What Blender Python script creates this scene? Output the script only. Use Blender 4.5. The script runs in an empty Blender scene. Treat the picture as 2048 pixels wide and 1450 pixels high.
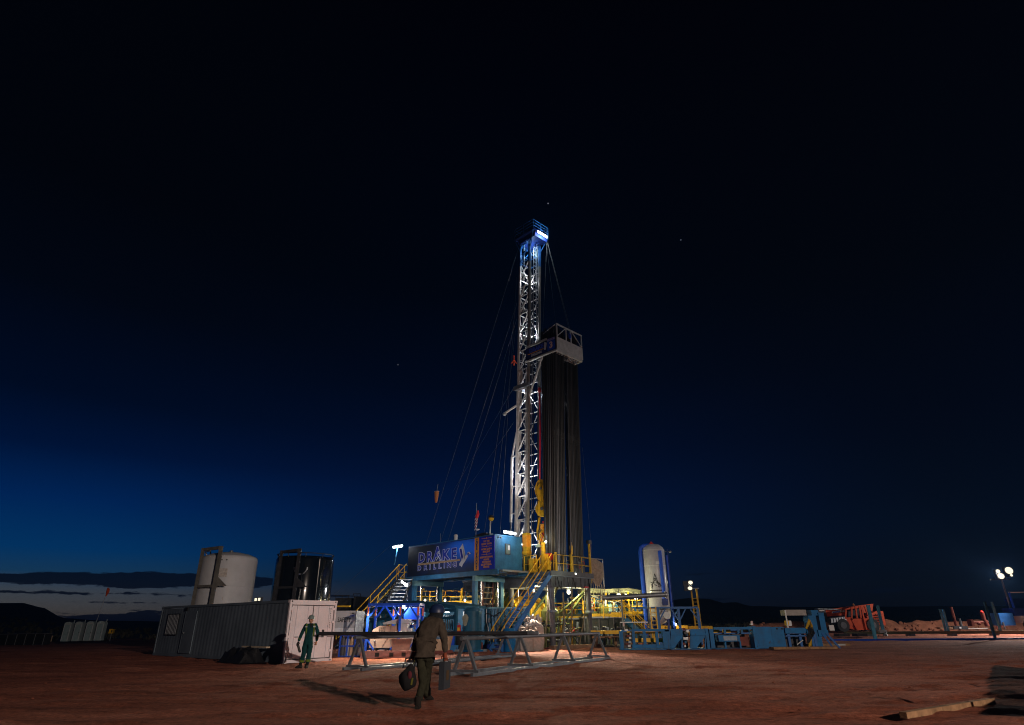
import bpy, math, random
import numpy as np
from mathutils import Vector, Matrix, noise
from math import radians, sin, cos, pi, atan2, sqrt

random.seed(7)
SC = bpy.context.scene
COL = SC.collection

# ------------------------------------------------------------------ camera
F = 1200.0                       # focal length in pixels of the 2048 x 1450 photograph
CX, CY = 1024.0, 725.0
TH = radians(23.55)              # upward pitch
ROLL = radians(0.4)
CAM = Vector((0, 0, 1.5))
_f = Vector((0, cos(TH), sin(TH)))
_r0 = Vector((1, 0, 0)); _u0 = Vector((0, -sin(TH), cos(TH)))
_r = _r0 * cos(ROLL) - _u0 * sin(ROLL)
_u = _u0 * cos(ROLL) + _r0 * sin(ROLL)
cd = bpy.data.cameras.new('camera'); co = bpy.data.objects.new('camera', cd); COL.objects.link(co)
cd.sensor_width = 36.0; cd.sensor_fit = 'HORIZONTAL'; cd.lens = F / 2048 * 36
cd.clip_start = 0.1; cd.clip_end = 8000
m = Matrix((_r, _u, -_f)).transposed().to_4x4(); m.translation = CAM
co.matrix_world = m
SC.camera = co

def ray(u, v): return _f + _r * ((u - CX) / F) + _u * ((CY - v) / F)
def P(u, v, Y):
    d = ray(u, v); return CAM + d * (Y / d.y)
def G(u, v, z=0.0):
    d = ray(u, v); return CAM + d * ((z - CAM.z) / d.z)

# ------------------------------------------------------------------ render settings / exposure
SC.render.engine = 'CYCLES'
SC.cycles.use_denoising = True
SC.cycles.max_bounces = 4; SC.cycles.diffuse_bounces = 2; SC.cycles.glossy_bounces = 2
SC.cycles.transmission_bounces = 3; SC.cycles.volume_bounces = 0
SC.cycles.sample_clamp_indirect = 3.0; SC.cycles.filter_width = 1.1
SC.view_settings.view_transform = 'Standard'; SC.view_settings.look = 'None'
SC.view_settings.exposure = 0.0; SC.view_settings.gamma = 1.0
SC.view_settings.use_curve_mapping = False

# ------------------------------------------------------------------ world: dusk sky, last glow low on the left
W = bpy.data.worlds.new('World'); SC.world = W; W.use_nodes = True
nt = W.node_tree; nt.nodes.clear()
def N(t, **k):
    n = nt.nodes.new(t)
    for a, b in k.items():
        if a.startswith('i'): n.inputs[int(a[1:])].default_value = b
        else: setattr(n, a, b)
    return n
def MA(op, a, b=None, c=None, clamp=False):
    n = nt.nodes.new('ShaderNodeMath'); n.operation = op; n.use_clamp = clamp
    for i, x in enumerate((a, b, c)):
        if x is None: continue
        if isinstance(x, (int, float)): n.inputs[i].default_value = x
        else: nt.links.new(x, n.inputs[i])
    return n.outputs[0]
def RAMP(fac, stops, interp='LINEAR'):
    n = nt.nodes.new('ShaderNodeValToRGB'); cr = n.color_ramp; cr.interpolation = interp
    while len(cr.elements) < len(stops): cr.elements.new(0.5)
    for e, (p, c) in zip(cr.elements, stops): e.position = p; e.color = (*c, 1)
    nt.links.new(fac, n.inputs[0]); return n.outputs[0]
def MIX(fac, a, b):
    n = nt.nodes.new('ShaderNodeMix'); n.data_type = 'RGBA'
    for i, x in ((0, fac), (6, a), (7, b)):
        if isinstance(x, (int, float)): n.inputs[i].default_value = x
        elif isinstance(x, tuple): n.inputs[i].default_value = (*x, 1)
        else: nt.links.new(x, n.inputs[i])
    return n.outputs[2]
def SSTEP(x, lo, hi):
    n = nt.nodes.new('ShaderNodeMapRange'); n.interpolation_type = 'SMOOTHSTEP'
    n.inputs[1].default_value = lo; n.inputs[2].default_value = hi
    nt.links.new(x, n.inputs[0]); return n.outputs[0]
tc = N('ShaderNodeTexCoord'); sep = N('ShaderNodeSeparateXYZ'); nt.links.new(tc.outputs['Generated'], sep.inputs[0])
X, Yw, Z = sep.outputs
el = MA('MULTIPLY', MA('ARCSINE', Z), 180 / pi)                      # elevation in degrees
az = MA('MULTIPLY', MA('ARCTAN2', X, Yw), 180 / pi)                  # azimuth, 0 = straight ahead, left negative
fe = MA('DIVIDE', el, 60.0, clamp=True)
def srgb(r, g, b):
    return tuple((c / 255 / 12.92) if c / 255 < .04045 else (((c / 255) + .055) / 1.055) ** 2.4 for c in (r, g, b))
west = RAMP(fe, [(0, srgb(76, 66, 60)), (.018, srgb(70, 68, 68)), (.042, srgb(58, 66, 76)), (.062, srgb(20, 55, 86)), (.09, srgb(2, 50, 96)), (.15, srgb(0, 35, 84)),
                 (.213, srgb(0, 18, 53)), (.28, srgb(0, 10, 33)), (.41, srgb(1, 5, 16)), (.55, srgb(1, 3, 9)), (1, srgb(1, 2, 6))])
mid = RAMP(fe, [(0, srgb(20, 22, 32)), (.04, srgb(12, 24, 44)), (.1, srgb(3, 24, 56)), (.17, srgb(1, 18, 53)), (.25, srgb(0, 11, 39)),
                (.35, srgb(0, 6, 24)), (.5, srgb(0, 3, 12)), (1, srgb(1, 1, 5))])
east = RAMP(fe, [(0, srgb(7, 9, 15)), (.05, srgb(5, 10, 20)), (.12, srgb(2, 9, 24)), (.25, srgb(1, 5, 18)), (.45, srgb(1, 3, 9)), (1, srgb(1, 1, 5))])
dist = MA('ABSOLUTE', MA('ADD', az, 48.0))                            # degrees away from the afterglow
sky = MIX(SSTEP(dist, 8, 46), west, mid)
sky = MIX(SSTEP(dist, 45, 86), sky, east)
# clouds low in the west
cmb = N('ShaderNodeCombineXYZ'); nt.links.new(MA('MULTIPLY', az, .28), cmb.inputs[0]); nt.links.new(MA('MULTIPLY', el, 1.5), cmb.inputs[1])
nz = N('ShaderNodeTexNoise'); nz.inputs['Scale'].default_value = 1.0; nz.inputs['Detail'].default_value = 7; nz.inputs['Roughness'].default_value = .62
nt.links.new(cmb.outputs[0], nz.inputs['Vector'])
nz_ = N('ShaderNodeTexNoise'); nz_.inputs['Scale'].default_value = 4.5; nz_.inputs['Detail'].default_value = 6; nz_.inputs['Roughness'].default_value = .7
nt.links.new(cmb.outputs[0], nz_.inputs['Vector'])
nn = MA('ADD', MA('SUBTRACT', nz.outputs[0], .5), MA('MULTIPLY', MA('SUBTRACT', nz_.outputs[0], .5), .45))
def band(e0, k, azc, th, azlo0, azlo1, azhi0, azhi1, amp):
    c = MA('ADD', MA('MULTIPLY', MA('ADD', az, -azc), k), e0)
    d = MA('ABSOLUTE', MA('SUBTRACT', el, c))
    w = MA('MULTIPLY', SSTEP(az, azlo0, azlo1), SSTEP(az, azhi0, azhi1))
    x = MA('ADD', MA('SUBTRACT', MA('MULTIPLY', w, th), d), MA('MULTIPLY', nn, amp))
    return SSTEP(x, 0.0, 0.1)
c1 = band(3.25, .012, -36, .58, -46, -33, -18, -23, .85)
c2 = band(2.3, .0, -36, .10, -39, -34, -24, -27, .95)
c3 = band(1.7, .0, -36, .05, -40, -35, -26, -30, .8)
c4 = band(.35, .03, -33, .62, -40, -35, -14, -24, 1.5)
cm = MA('MAXIMUM', MA('MAXIMUM', c1, c2), MA('MAXIMUM', c3, c4))
sky = MIX(MA('MULTIPLY', cm, .95), sky, srgb(5, 12, 27))
# a few faint stars
vor = N('ShaderNodeTexVoronoi'); vor.inputs['Scale'].default_value = 9.0; nt.links.new(tc.outputs['Generated'], vor.inputs['Vector'])
st = MA('LESS_THAN', vor.outputs['Distance'], .010)
sc_ = N('ShaderNodeSeparateColor'); nt.links.new(vor.outputs['Color'], sc_.inputs[0])
st = MA('MULTIPLY', MA('MULTIPLY', st, MA('POWER', sc_.outputs[0], 1.6)), MA('GREATER_THAN', el, 12.0))
sky = MIX(MA('MULTIPLY', st, .45), sky, (.75, .8, 1.0))
sky = MIX(SSTEP(el, -0.5, -3), sky, srgb(4, 4, 6))
bg = N('ShaderNodeBackground'); nt.links.new(sky, bg.inputs[0]); bg.inputs[1].default_value = 1.0
out = N('ShaderNodeOutputWorld'); nt.links.new(bg.outputs[0], out.inputs[0])

# ------------------------------------------------------------------ lamps (watts; most belong to a fixture built below, some are added without one)
def lamp(loc, power, col=(1, 1, 1), target=None, angle=120, size=.15, kind=None, blend=.6):
    k = kind or ('SPOT' if target is not None else 'POINT')
    d = bpy.data.lights.new('lamp_light', k); d.energy = power; d.color = col
    d.shadow_soft_size = size
    o = bpy.data.objects.new('lamp_light', d); COL.objects.link(o); o.location = loc
    if k == 'SPOT':
        d.spot_size = radians(angle); d.spot_blend = blend
    if target is not None:
        o.rotation_euler = (Vector(target) - Vector(loc)).to_track_quat('-Z', 'Y').to_euler()
    return o
WARM = (1, .80, .62); COOL = (.86, .93, 1.0); YEL = (1, .82, .38); GRN = (1, 1, .62)

# ------------------------------------------------------------------ materials
MATS = {}
def mat(name, col, rough=.55, metal=0.0, var=.25, scale=3.0, bump=.0, bscale=40.0, rust=0.0, rcol=(.10, .045, .02), emit=None, estr=0.0, coat=0.0, spec=.15):
    if name in MATS: return MATS[name]
    M = bpy.data.materials.new(name); M.use_nodes = True; t = M.node_tree
    b = t.nodes['Principled BSDF']
    b.inputs['Roughness'].default_value = rough; b.inputs['Metallic'].default_value = metal
    b.inputs['Specular IOR Level'].default_value = spec
    if coat: b.inputs['Coat Weight'].default_value = coat
    tcn = t.nodes.new('ShaderNodeTexCoord')
    n1 = t.nodes.new('ShaderNodeTexNoise'); n1.inputs['Scale'].default_value = scale; n1.inputs['Detail'].default_value = 6; n1.inputs['Roughness'].default_value = .65
    t.links.new(tcn.outputs['Object'], n1.inputs['Vector'])
    mr = t.nodes.new('ShaderNodeMapRange'); mr.inputs[1].default_value = .3; mr.inputs[2].default_value = .7
    mr.inputs[3].default_value = 1 - var; mr.inputs[4].default_value = 1 + var * .6
    t.links.new(n1.outputs[0], mr.inputs[0])
    mx = t.nodes.new('ShaderNodeMix'); mx.data_type = 'RGBA'; mx.blend_type = 'MULTIPLY'; mx.inputs[0].default_value = 1
    mx.inputs[6].default_value = (*col, 1); t.links.new(mr.outputs[0], mx.inputs[7])
    outc = mx.outputs[2]
    if rust > 0:
        n2 = t.nodes.new('ShaderNodeTexNoise'); n2.inputs['Scale'].default_value = scale * 2.7; n2.inputs['Detail'].default_value = 8; n2.inputs['Roughness'].default_value = .7
        mp_ = t.nodes.new('ShaderNodeMapping'); mp_.inputs['Scale'].default_value = (1.3, 1.3, .35)
        t.links.new(tcn.outputs['Object'], mp_.inputs[0]); t.links.new(mp_.outputs[0], n2.inputs['Vector'])
        r2 = t.nodes.new('ShaderNodeMapRange'); r2.inputs[1].default_value = .72 - rust * .3; r2.inputs[2].default_value = .80 - rust * .3
        t.links.new(n2.outputs[0], r2.inputs[0])
        m2 = t.nodes.new('ShaderNodeMix'); m2.data_type = 'RGBA'; t.links.new(r2.outputs[0], m2.inputs[0]); t.links.new(outc, m2.inputs[6]); m2.inputs[7].default_value = (*rcol, 1)
        outc = m2.outputs[2]
    t.links.new(outc, b.inputs['Base Color'])
    if rough > .2:
        rr = t.nodes.new('ShaderNodeMapRange'); rr.inputs[3].default_value = max(.05, rough - .12); rr.inputs[4].default_value = min(1, rough + .15)
        t.links.new(n1.outputs[0], rr.inputs[0]); t.links.new(rr.outputs[0], b.inputs['Roughness'])
    if bump:
        n3 = t.nodes.new('ShaderNodeTexNoise'); n3.inputs['Scale'].default_value = bscale; n3.inputs['Detail'].default_value = 5
        t.links.new(tcn.outputs['Object'], n3.inputs['Vector'])
        bp = t.nodes.new('ShaderNodeBump'); bp.inputs['Strength'].default_value = bump; bp.inputs['Distance'].default_value = .03
        t.links.new(n3.outputs[0], bp.inputs['Height']); t.links.new(bp.outputs[0], b.inputs['Normal'])
    if emit:
        b.inputs['Emission Color'].default_value = (*emit, 1); b.inputs['Emission Strength'].default_value = estr
    MATS[name] = M; return M

TEAL = mat('teal_paint', (.026, .115, .23), .5, rust=.25, var=.35, scale=1.6)
BLUE = mat('blue_paint', (.025, .11, .33), .45, rust=.2, var=.3)
RBLUE = mat('royal_blue_paint', (.015, .07, .50), .4, var=.2)
MBLUE = mat('machine_blue_paint', (.006, .115, .31), .5, rust=.45, rcol=(.035, .03, .03), var=.35, scale=1.8)
DBLUE = mat('dark_blue_paint', (.012, .03, .16), .45, var=.2)
YELL = mat('safety_yellow_paint', (.62, .36, .02), .45, rust=.18, var=.25)
DYEL = mat('worn_yellow_paint', (.5, .3, .02), .5, rust=.5, rcol=(.05, .03, .015), var=.4)
WHITE = mat('white_paint', (.50, .52, .56), .42, rust=.2, rcol=(.35, .26, .2), var=.12, scale=1.2)
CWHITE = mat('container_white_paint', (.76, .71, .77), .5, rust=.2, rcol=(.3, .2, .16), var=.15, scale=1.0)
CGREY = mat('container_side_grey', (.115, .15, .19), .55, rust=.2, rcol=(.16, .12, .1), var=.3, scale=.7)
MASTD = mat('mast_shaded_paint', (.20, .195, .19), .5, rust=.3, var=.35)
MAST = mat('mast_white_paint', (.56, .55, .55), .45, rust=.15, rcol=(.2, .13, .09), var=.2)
GALV = mat('galvanised_steel', (.30, .31, .33), .45, .5, var=.25)
STEEL = mat('grey_steel', (.17, .19, .22), .45, .5, rust=.25, var=.35)
DSTEEL = mat('dark_steel', (.045, .045, .05), .5, .4, rust=.25, var=.4)
PIPES = [mat('drill_pipe_steel' + ('', '_rusty', '_bright', '_dark')[i], c, r, .12, spec=.3, rust=.3, rcol=(.022, .013, .008), var=.35, scale=1.0) for i, (c, r) in enumerate((((.014, .0135, .013), .42), ((.016, .012, .009), .5), ((.034, .036, .042), .34), ((.007, .007, .007), .48)))]
PIPEM = PIPES[0]
GREY = mat('sub_grey_paint', (.075, .075, .085), .55, rust=.3, var=.35)
BLACK = mat('black_rubber', (.014, .014, .015), .65, var=.3)
BTANK = mat('black_tank_coating', (.006, .008, .011), .16, .0, var=.4, coat=.5)
RED = mat('red_paint', (.42, .025, .02), .45, var=.25)
RUSTR = mat('rusty_red_iron', (.15, .04, .03), .6, rust=.3, var=.4)
ORNG = mat('orange_paint', (.36, .036, .003), .5, spec=.2, rust=.3, rcol=(.12, .04, .02), var=.25)
SORNG = mat('orange_fabric', (.36, .13, .05), .8, var=.15)
WOOD = mat('timber', (.24, .14, .075), .8, var=.5, scale=5, bump=.3)
GWOOD = mat('weathered_timber', (.22, .13, .08), .85, var=.45, scale=4, bump=.3)
TEAL2 = mat('dark_teal_paint', (.016, .085, .15), .45, rust=.35, var=.45, scale=1.3)
BAGM = mat('bulk_bag_fabric', (.30, .26, .24), .85, var=.25, scale=6, bump=.5, bscale=14)
MATTEB = mat('matte_black', (.012, .012, .013), .95, spec=.05)
TARP = mat('black_tarpaulin', (.012, .012, .014), .55, var=.4, bump=.8, bscale=9)
NET = mat('brown_tarp', (.26, .20, .16), .85, var=.4, scale=7, bump=.6, bscale=18)
GLASS = mat('window_glass', (.10, .16, .17), .08, 0, var=.3, spec=.8)
WARMPANEL = mat('machine_warm_tint_panel', (.34, .25, .22), .45, var=.15)  # pinkish tint stands for warm lamplight on the panel
SKIN = mat('skin', (.42, .22, .15), .55, var=.1)
GCOV = mat('green_coverall', (.004, .042, .048), .8, var=.25, scale=9, bump=.5, bscale=22)
HIVIZ = mat('reflective_tape', (.11, .16, .02), .6, var=.2)
HHAT = mat('hard_hat_shell', (.15, .20, .20), .35, var=.1)
BOOT = mat('boot_leather', (.016, .014, .012), .95, var=.3, spec=.1)
OLIVE = mat('olive_jacket', (.046, .036, .028), .85, var=.35, scale=7, bump=.6, bscale=16)
DOLIVE = mat('olive_trousers', (.022, .022, .013), .85, var=.35, scale=7, bump=.6, bscale=16)
HOOD = mat('dark_hood', (.012, .014, .018), .8, var=.5, scale=14, bump=.5)
NAVY = mat('navy_cloth', (.008, .018, .06), .4, spec=.35, var=.3)
GLOVE = mat('red_glove', (.20, .05, .025), .7, var=.3)
CASE = mat('grey_plastic_case', (.022, .026, .034), .6, var=.2)
TAN = mat('tan_plastic', (.42, .28, .18), .6, var=.2)
GREEN = mat('green_grease_paint', (.085, .095, .03), .5, rust=.35, var=.4)
def emis(name, col, s): return mat(name, (.04, .04, .04), emit=col, estr=s, var=0)
TUBE = emis('lit_tube', (.92, .96, 1), 14)
TUBEY = emis('lit_tube_warm', (1, .92, .7), 12)
FLOODM = emis('lit_flood_lens', (1, .90, .66), 1.25)
REDL = emis('lit_red_hose_reflection', (1, .1, .15), .5)

# ------------------------------------------------------------------ mesh builder
class MB:
    def __init__(s): s.v = []; s.f = []
    def add(s, vs, fs):
        o = len(s.v); s.v += [tuple(x) for x in vs]; s.f += [tuple(i + o for i in f) for f in fs]; return s
    def bx(s, x0, x1, y0, y1, z0, z1):
        return s.add([(x0, y0, z0), (x1, y0, z0), (x1, y1, z0), (x0, y1, z0), (x0, y0, z1), (x1, y0, z1), (x1, y1, z1), (x0, y1, z1)],
                     [(0, 3, 2, 1), (4, 5, 6, 7), (0, 1, 5, 4), (1, 2, 6, 5), (2, 3, 7, 6), (3, 0, 4, 7)])
    def beam(s, a, b, w, h=None, up=(0, 0, 1)):
        a = Vector(a); b = Vector(b); h = h or w; d = (b - a).normalized(); up = Vector(up)
        if abs(d.dot(up)) > .98: up = Vector((0, 1, 0)) if abs(d.y) < .9 else Vector((1, 0, 0))
        sx = d.cross(up).normalized() * (w / 2); sz = sx.cross(d).normalized() * (h / 2)
        vs = [a - sx - sz, a + sx - sz, a + sx + sz, a - sx + sz, b - sx - sz, b + sx - sz, b + sx + sz, b - sx + sz]
        return s.add(vs, [(0, 1, 2, 3), (7, 6, 5, 4), (4, 5, 1, 0), (5, 6, 2, 1), (6, 7, 3, 2), (7, 4, 0, 3)])
    def poly(s, pts, r, n=8, closed=False):
        pts = [Vector(p) for p in pts]; rr = r if isinstance(r, (list, tuple)) else [r] * len(pts)
        vs = []; fs = []; prev = None
        for i, p in enumerate(pts):
            d = (pts[min(i + 1, len(pts) - 1)] - pts[max(i - 1, 0)]).normalized()
            if prev is None:
                t = Vector((0, 0, 1)) if abs(d.z) < .9 else Vector((1, 0, 0)); a = d.cross(t).normalized()
            else: a = (prev - d * prev.dot(d)).normalized()
            prev = a; b = d.cross(a)
            vs += [p + (a * cos(2 * pi * k / n) + b * sin(2 * pi * k / n)) * rr[i] for k in range(n)]
        for i in range(len(pts) - 1):
            for k in range(n):
                k2 = (k + 1) % n; fs.append((i * n + k, i * n + k2, (i + 1) * n + k2, (i + 1) * n + k))
        fs.append(tuple(range(n))[::-1]); fs.append(tuple((len(pts) - 1) * n + k for k in range(n)))
        return s.add(vs, fs)
    def tube(s, a, b, r, n=8, r2=None): return s.poly([a, b], [r, r if r2 is None else r2], n)
    def lathe(s, prof, n=24, c=(0, 0, 0)):
        vs = []; fs = []
        for r, z in prof: vs += [(c[0] + r * cos(2 * pi * k / n), c[1] + r * sin(2 * pi * k / n), c[2] + z) for k in range(n)]
        for i in range(len(prof) - 1):
            for k in range(n):
                k2 = (k + 1) % n; fs.append((i * n + k, i * n + k2, (i + 1) * n + k2, (i + 1) * n + k))
        fs.append(tuple(range(n))[::-1]); fs.append(tuple((len(prof) - 1) * n + k for k in range(n)))
        return s.add(vs, fs)
    def ext(s, pts, vec):
        n = len(pts); pts = [Vector(p) for p in pts]; vec = Vector(vec)
        return s.add(pts + [p + vec for p in pts], [tuple(range(n))[::-1], tuple(range(n, 2 * n))] + [(i, (i + 1) % n, (i + 1) % n + n, i + n) for i in range(n)])
    def ball(s, c, r, n=12, m=8, sc=(1, 1, 1)):
        vs = []; fs = []
        for j in range(m + 1):
            a = pi * j / m
            for k in range(n):
                b = 2 * pi * k / n; vs.append((c[0] + r * sc[0] * sin(a) * cos(b), c[1] + r * sc[1] * sin(a) * sin(b), c[2] - r * sc[2] * cos(a)))
        for j in range(m):
            for k in range(n):
                k2 = (k + 1) % n; fs.append((j * n + k, j * n + k2, (j + 1) * n + k2, (j + 1) * n + k))
        return s.add(vs, fs)
    def mesh(s, name, M, smooth=True):
        me = bpy.data.meshes.new(name); me.from_pydata(s.v, [], s.f); me.update()
        if smooth:
            me.polygons.foreach_set('use_smooth', [True] * len(me.polygons)); me.set_sharp_from_angle(angle=radians(38))
        me.materials.append(M); return me

def link(name, data, parent=None, **pr):
    o = bpy.data.objects.new(name, data); COL.objects.link(o)
    if parent is not None: o.parent = parent
    for k, v in pr.items():
        if v is not None: o[k] = v
    return o
def thing(name, label, cat, loc=(0, 0, 0), rz=0.0, group=None):
    o = link(name, None, None, label=label, category=cat, group=group); o.location = loc; o.rotation_euler = (0, 0, rz); o.empty_display_size = .2
    return o
def part(par, name, mb, M, label=None, kind=None, smooth=True):
    return link(name, mb.mesh(name, M, smooth), par, label=label, kind=kind)
def inst(par, name, me, loc=(0, 0, 0), rot=(0, 0, 0), sc=None):
    o = link(name, me, par); o.location = loc; o.rotation_euler = rot
    if sc: o.scale = sc
    return o
def solo(name, mb, M, label, cat, group=None, loc=(0, 0, 0), rz=0, smooth=True):
    o = link(name, mb.mesh(name, M, smooth), None, label=label, category=cat, group=group); o.location = loc; o.rotation_euler = (0, 0, rz); return o
def struct(name, mb, M, smooth=True):
    return link(name, mb.mesh(name, M, smooth), None, kind='structure')
def kids(o): return [c for c in COL.objects if c.parent == o]
def copy_tree(o, loc=None, rz=None, label=None):
    c = o.copy(); COL.objects.link(c)
    if loc is not None: c.location = loc
    if rz is not None: c.rotation_euler = (0, 0, rz)
    if label: c['label'] = label
    for ch in kids(o):
        d = copy_tree(ch); d.parent = c
    return c
def textmesh(txt, size, M, ext=.004, offset=0.0, align='CENTER', sx=1.0, spacing=1.0):
    cu = bpy.data.curves.new('txt', 'FONT'); cu.body = txt; cu.size = size; cu.extrude = ext; cu.offset = offset
    cu.align_x = align; cu.align_y = 'CENTER'; cu.space_character = spacing; cu.resolution_u = 2
    o = bpy.data.objects.new('txt', cu); COL.objects.link(o)
    dg = bpy.context.evaluated_depsgraph_get(); dg.update()
    me = bpy.data.meshes.new_from_object(o.evaluated_get(dg)); bpy.data.objects.remove(o); bpy.data.curves.remove(cu)
    if sx != 1.0:
        for v in me.vertices: v.co.x *= sx
    me.materials.clear(); me.materials.append(M); return me
def loc_of(p, t):          # world point -> local coordinates of thing t
    mw = Matrix.Translation(t.location) @ Matrix.Rotation(t.rotation_euler[2], 4, 'Z')
    return mw.inverted() @ Vector(p)

# ================================================================== SETTING
K0 = Vector((-1.245, 42.0, 0)); RA = radians(45)
def R(p, q, z=0.0): return Vector((K0.x + .70711 * (p - q), K0.y + .70711 * (p + q), z))

def sst(x, a, b):
    t = min(1, max(0, (x - a) / (b - a))); return t * t * (3 - 2 * t)
def tz(x, y):
    """height of the site: a flat pad that rises a little to the right and falls to the left"""
    r = .55 * sst(y, 45, 68) * sst(x, 12, 24)
    l = -.45 * sst(y, 38, 90) * sst(-x, 14, 40)
    return r + l
def GT(u, v):
    d = ray(u, v); z = 0.0
    for _ in range(12):
        p = G(u, v, z); z = tz(p.x, p.y)
    return G(u, v, z)

# ground: one sheet to the horizon, fine relief close to the camera
def axis(lo, hi, step, far):
    a = list(np.arange(lo, hi + 1e-6, step)); s = step; x = a[-1]; up = []
    while x < far: s *= 1.35; x += s; up.append(x)
    s = step; x = a[0]; dn = []
    while x > -far: s *= 1.35; x -= s; dn.append(x)
    return dn[::-1] + a + up
gx = axis(-24, 26, .17, 2600); gy = axis(5, 42, .17, 2600)
TRACKS = []
for k_, (ang, cc_) in enumerate(((8, 11.0), (-4, 15.2), (13, 18.5), (3, 24.0), (-7, 30.0), (24, 9.5))):
    na, nb_ = -sin(radians(ang)), cos(radians(ang))
    TRACKS += [(na, nb_, cc_, k_), (na, nb_, cc_ + 1.75, k_ + .01)]
gv = []
for y in gy:
    for x in gx:
        z = tz(x, y)
        if -40 < x < 45 and 0 < y < 60:
            # wheel ruts and trodden dirt, long streaks lying across the view
            z += .05 * noise.noise((x * .22, y * .55, 0)) + .042 * noise.noise((x * .7, y * 1.6, 3)) + .028 * noise.noise((x * 1.9, y * 2.8, 7)) + .012 * noise.noise((x * 3.7, y * 4.2, 5))
            rr = noise.noise((x * .12 + 4, y * 1.1, 9)); z += .055 * max(0, rr - .2)
        if -30 < x < 32 and 4 < y < 45:
            for (ta, tb, tcc, td) in TRACKS:
                d = abs(ta * x + tb * y - tcc + .25 * noise.noise((x * .07, y * .07, td)))
                if d < .30:
                    z -= .030 * (1 - (d / .30) ** 2) * (.7 + .6 * noise.noise((x * .4, y * .4, td)))
                    if d < .2: z += .010 * sin((tb * x - ta * y) * 14.0)
                elif d < .48: z += .016 * (1 - (d - .30) / .18)
        gv.append((x, y, z))
nxg = len(gx)
gf = [(j * nxg + i, j * nxg + i + 1, (j + 1) * nxg + i + 1, (j + 1) * nxg + i) for j in range(len(gy) - 1) for i in range(nxg - 1)]
gm = MB(); gm.v = gv; gm.f = gf
DIRT = bpy.data.materials.new('red_dirt'); DIRT.use_nodes = True
t = DIRT.node_tree; b = t.nodes['Principled BSDF']; b.inputs['Roughness'].default_value = .95; b.inputs['Specular IOR Level'].default_value = .15
tcn = t.nodes.new('ShaderNodeTexCoord')
def tnoise(scale, det, ro, mp=None):
    n = t.nodes.new('ShaderNodeTexNoise'); n.inputs['Scale'].default_value = scale; n.inputs['Detail'].default_value = det; n.inputs['Roughness'].default_value = ro
    if mp:
        q = t.nodes.new('ShaderNodeMapping'); q.inputs['Scale'].default_value = mp; t.links.new(tcn.outputs['Object'], q.inputs[0]); t.links.new(q.outputs[0], n.inputs[0])
    else: t.links.new(tcn.outputs['Object'], n.inputs[0])
    return n.outputs[0]
def tramp(f, stops):
    n = t.nodes.new('ShaderNodeValToRGB')
    while len(n.color_ramp.elements) < len(stops): n.color_ramp.elements.new(.5)
    for e, (p, c) in zip(n.color_ramp.elements, stops): e.position = p; e.color = (*c, 1)
    t.links.new(f, n.inputs[0]); return n.outputs[0]
base = tramp(tnoise(.5, 10, .78, (.5, 1.5, 1)), [(.29, (.14, .045, .027)), (.44, (.32, .104, .062)), (.56, (.44, .146, .088)), (.70, (.62, .275, .19))])
fine = tramp(tnoise(9, 10, .85), [(.36, (.40, .40, .41)), (.5, (.97, .97, .97)), (.64, (1.5, 1.45, 1.42))])
mx = t.nodes.new('ShaderNodeMix'); mx.data_type = 'RGBA'; mx.blend_type = 'MULTIPLY'; mx.inputs[0].default_value = 1
streak = tramp(tnoise(1.1, 6, .7, (.16, 1.9, 1)), [(.35, (.60, .60, .61)), (.5, (1, 1, 1)), (.62, (1.0, 1.0, 1.0)), (.73, (1.5, 1.45, 1.45))])
mx0 = t.nodes.new('ShaderNodeMix'); mx0.data_type = 'RGBA'; mx0.blend_type = 'MULTIPLY'; mx0.inputs[0].default_value = 1
t.links.new(base, mx0.inputs[6]); t.links.new(streak, mx0.inputs[7]); base = mx0.outputs[2]
t.links.new(base, mx.inputs[6]); t.links.new(fine, mx.inputs[7]); t.links.new(mx.outputs[2], b.inputs['Base Color'])
ad = t.nodes.new('ShaderNodeMath'); ad.operation = 'ADD'
t.links.new(tnoise(5, 9, .72, (.7, 1.3, 1)), ad.inputs[0]); t.links.new(tnoise(38, 5, .7), ad.inputs[1])
bp = t.nodes.new('ShaderNodeBump'); bp.inputs['Strength'].default_value = 1.0; bp.inputs['Distance'].default_value = .11
t.links.new(ad.outputs[0], bp.inputs['Height']); t.links.new(bp.outputs[0], b.inputs['Normal'])
struct('ground', gm, DIRT)

# hills round the site
HILLM = mat('dry_hillside', (.075, .055, .040), .95, var=.5, scale=.05, bump=.6, bscale=.5)
prof = [(-700, 1215), (-200, 1203), (0, 1206), (45, 1206), (80, 1214), (130, 1236), (200, 1241), (330, 1243), (560, 1232), (700, 1228), (1000, 1228), (1290, 1226),
        (1325, 1208), (1345, 1200), (1380, 1196), (1420, 1198), (1445, 1206), (1470, 1204), (1500, 1212), (1600, 1214), (1750, 1213), (2048, 1212), (2300, 1212), (2900, 1214)]
def hprof(u):
    for (a, va), (b_, vb) in zip(prof, prof[1:]):
        if a <= u <= b_: return va + (vb - va) * sst(u, a, b_)
    return prof[0][1] if u < prof[0][0] else prof[-1][1]
hm = MB(); NU = 260; NR = 9; R0, R1 = 120.0, 430.0
for j in range(NR + 2):
    for i in range(NU + 1):
        u = -700 + 3600 * i / NU
        d = ray(u, hprof(u)); dh = Vector((d.x, d.y)); k = R1 / dh.length
        top = CAM + d * k
        if j <= NR:
            fr = j / NR; rad = R0 + (R1 - R0) * fr
            zz = -.6 + (top.z + .6) * fr ** 1.25 + (1.2 * fr * noise.noise((u * .012, fr * 3, 0)) * (1 if j < NR else .25))
        else: rad = R1 * 1.5; zz = -3
        dd = dh.normalized() * rad
        hm.v.append((dd.x, dd.y, zz))
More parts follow.
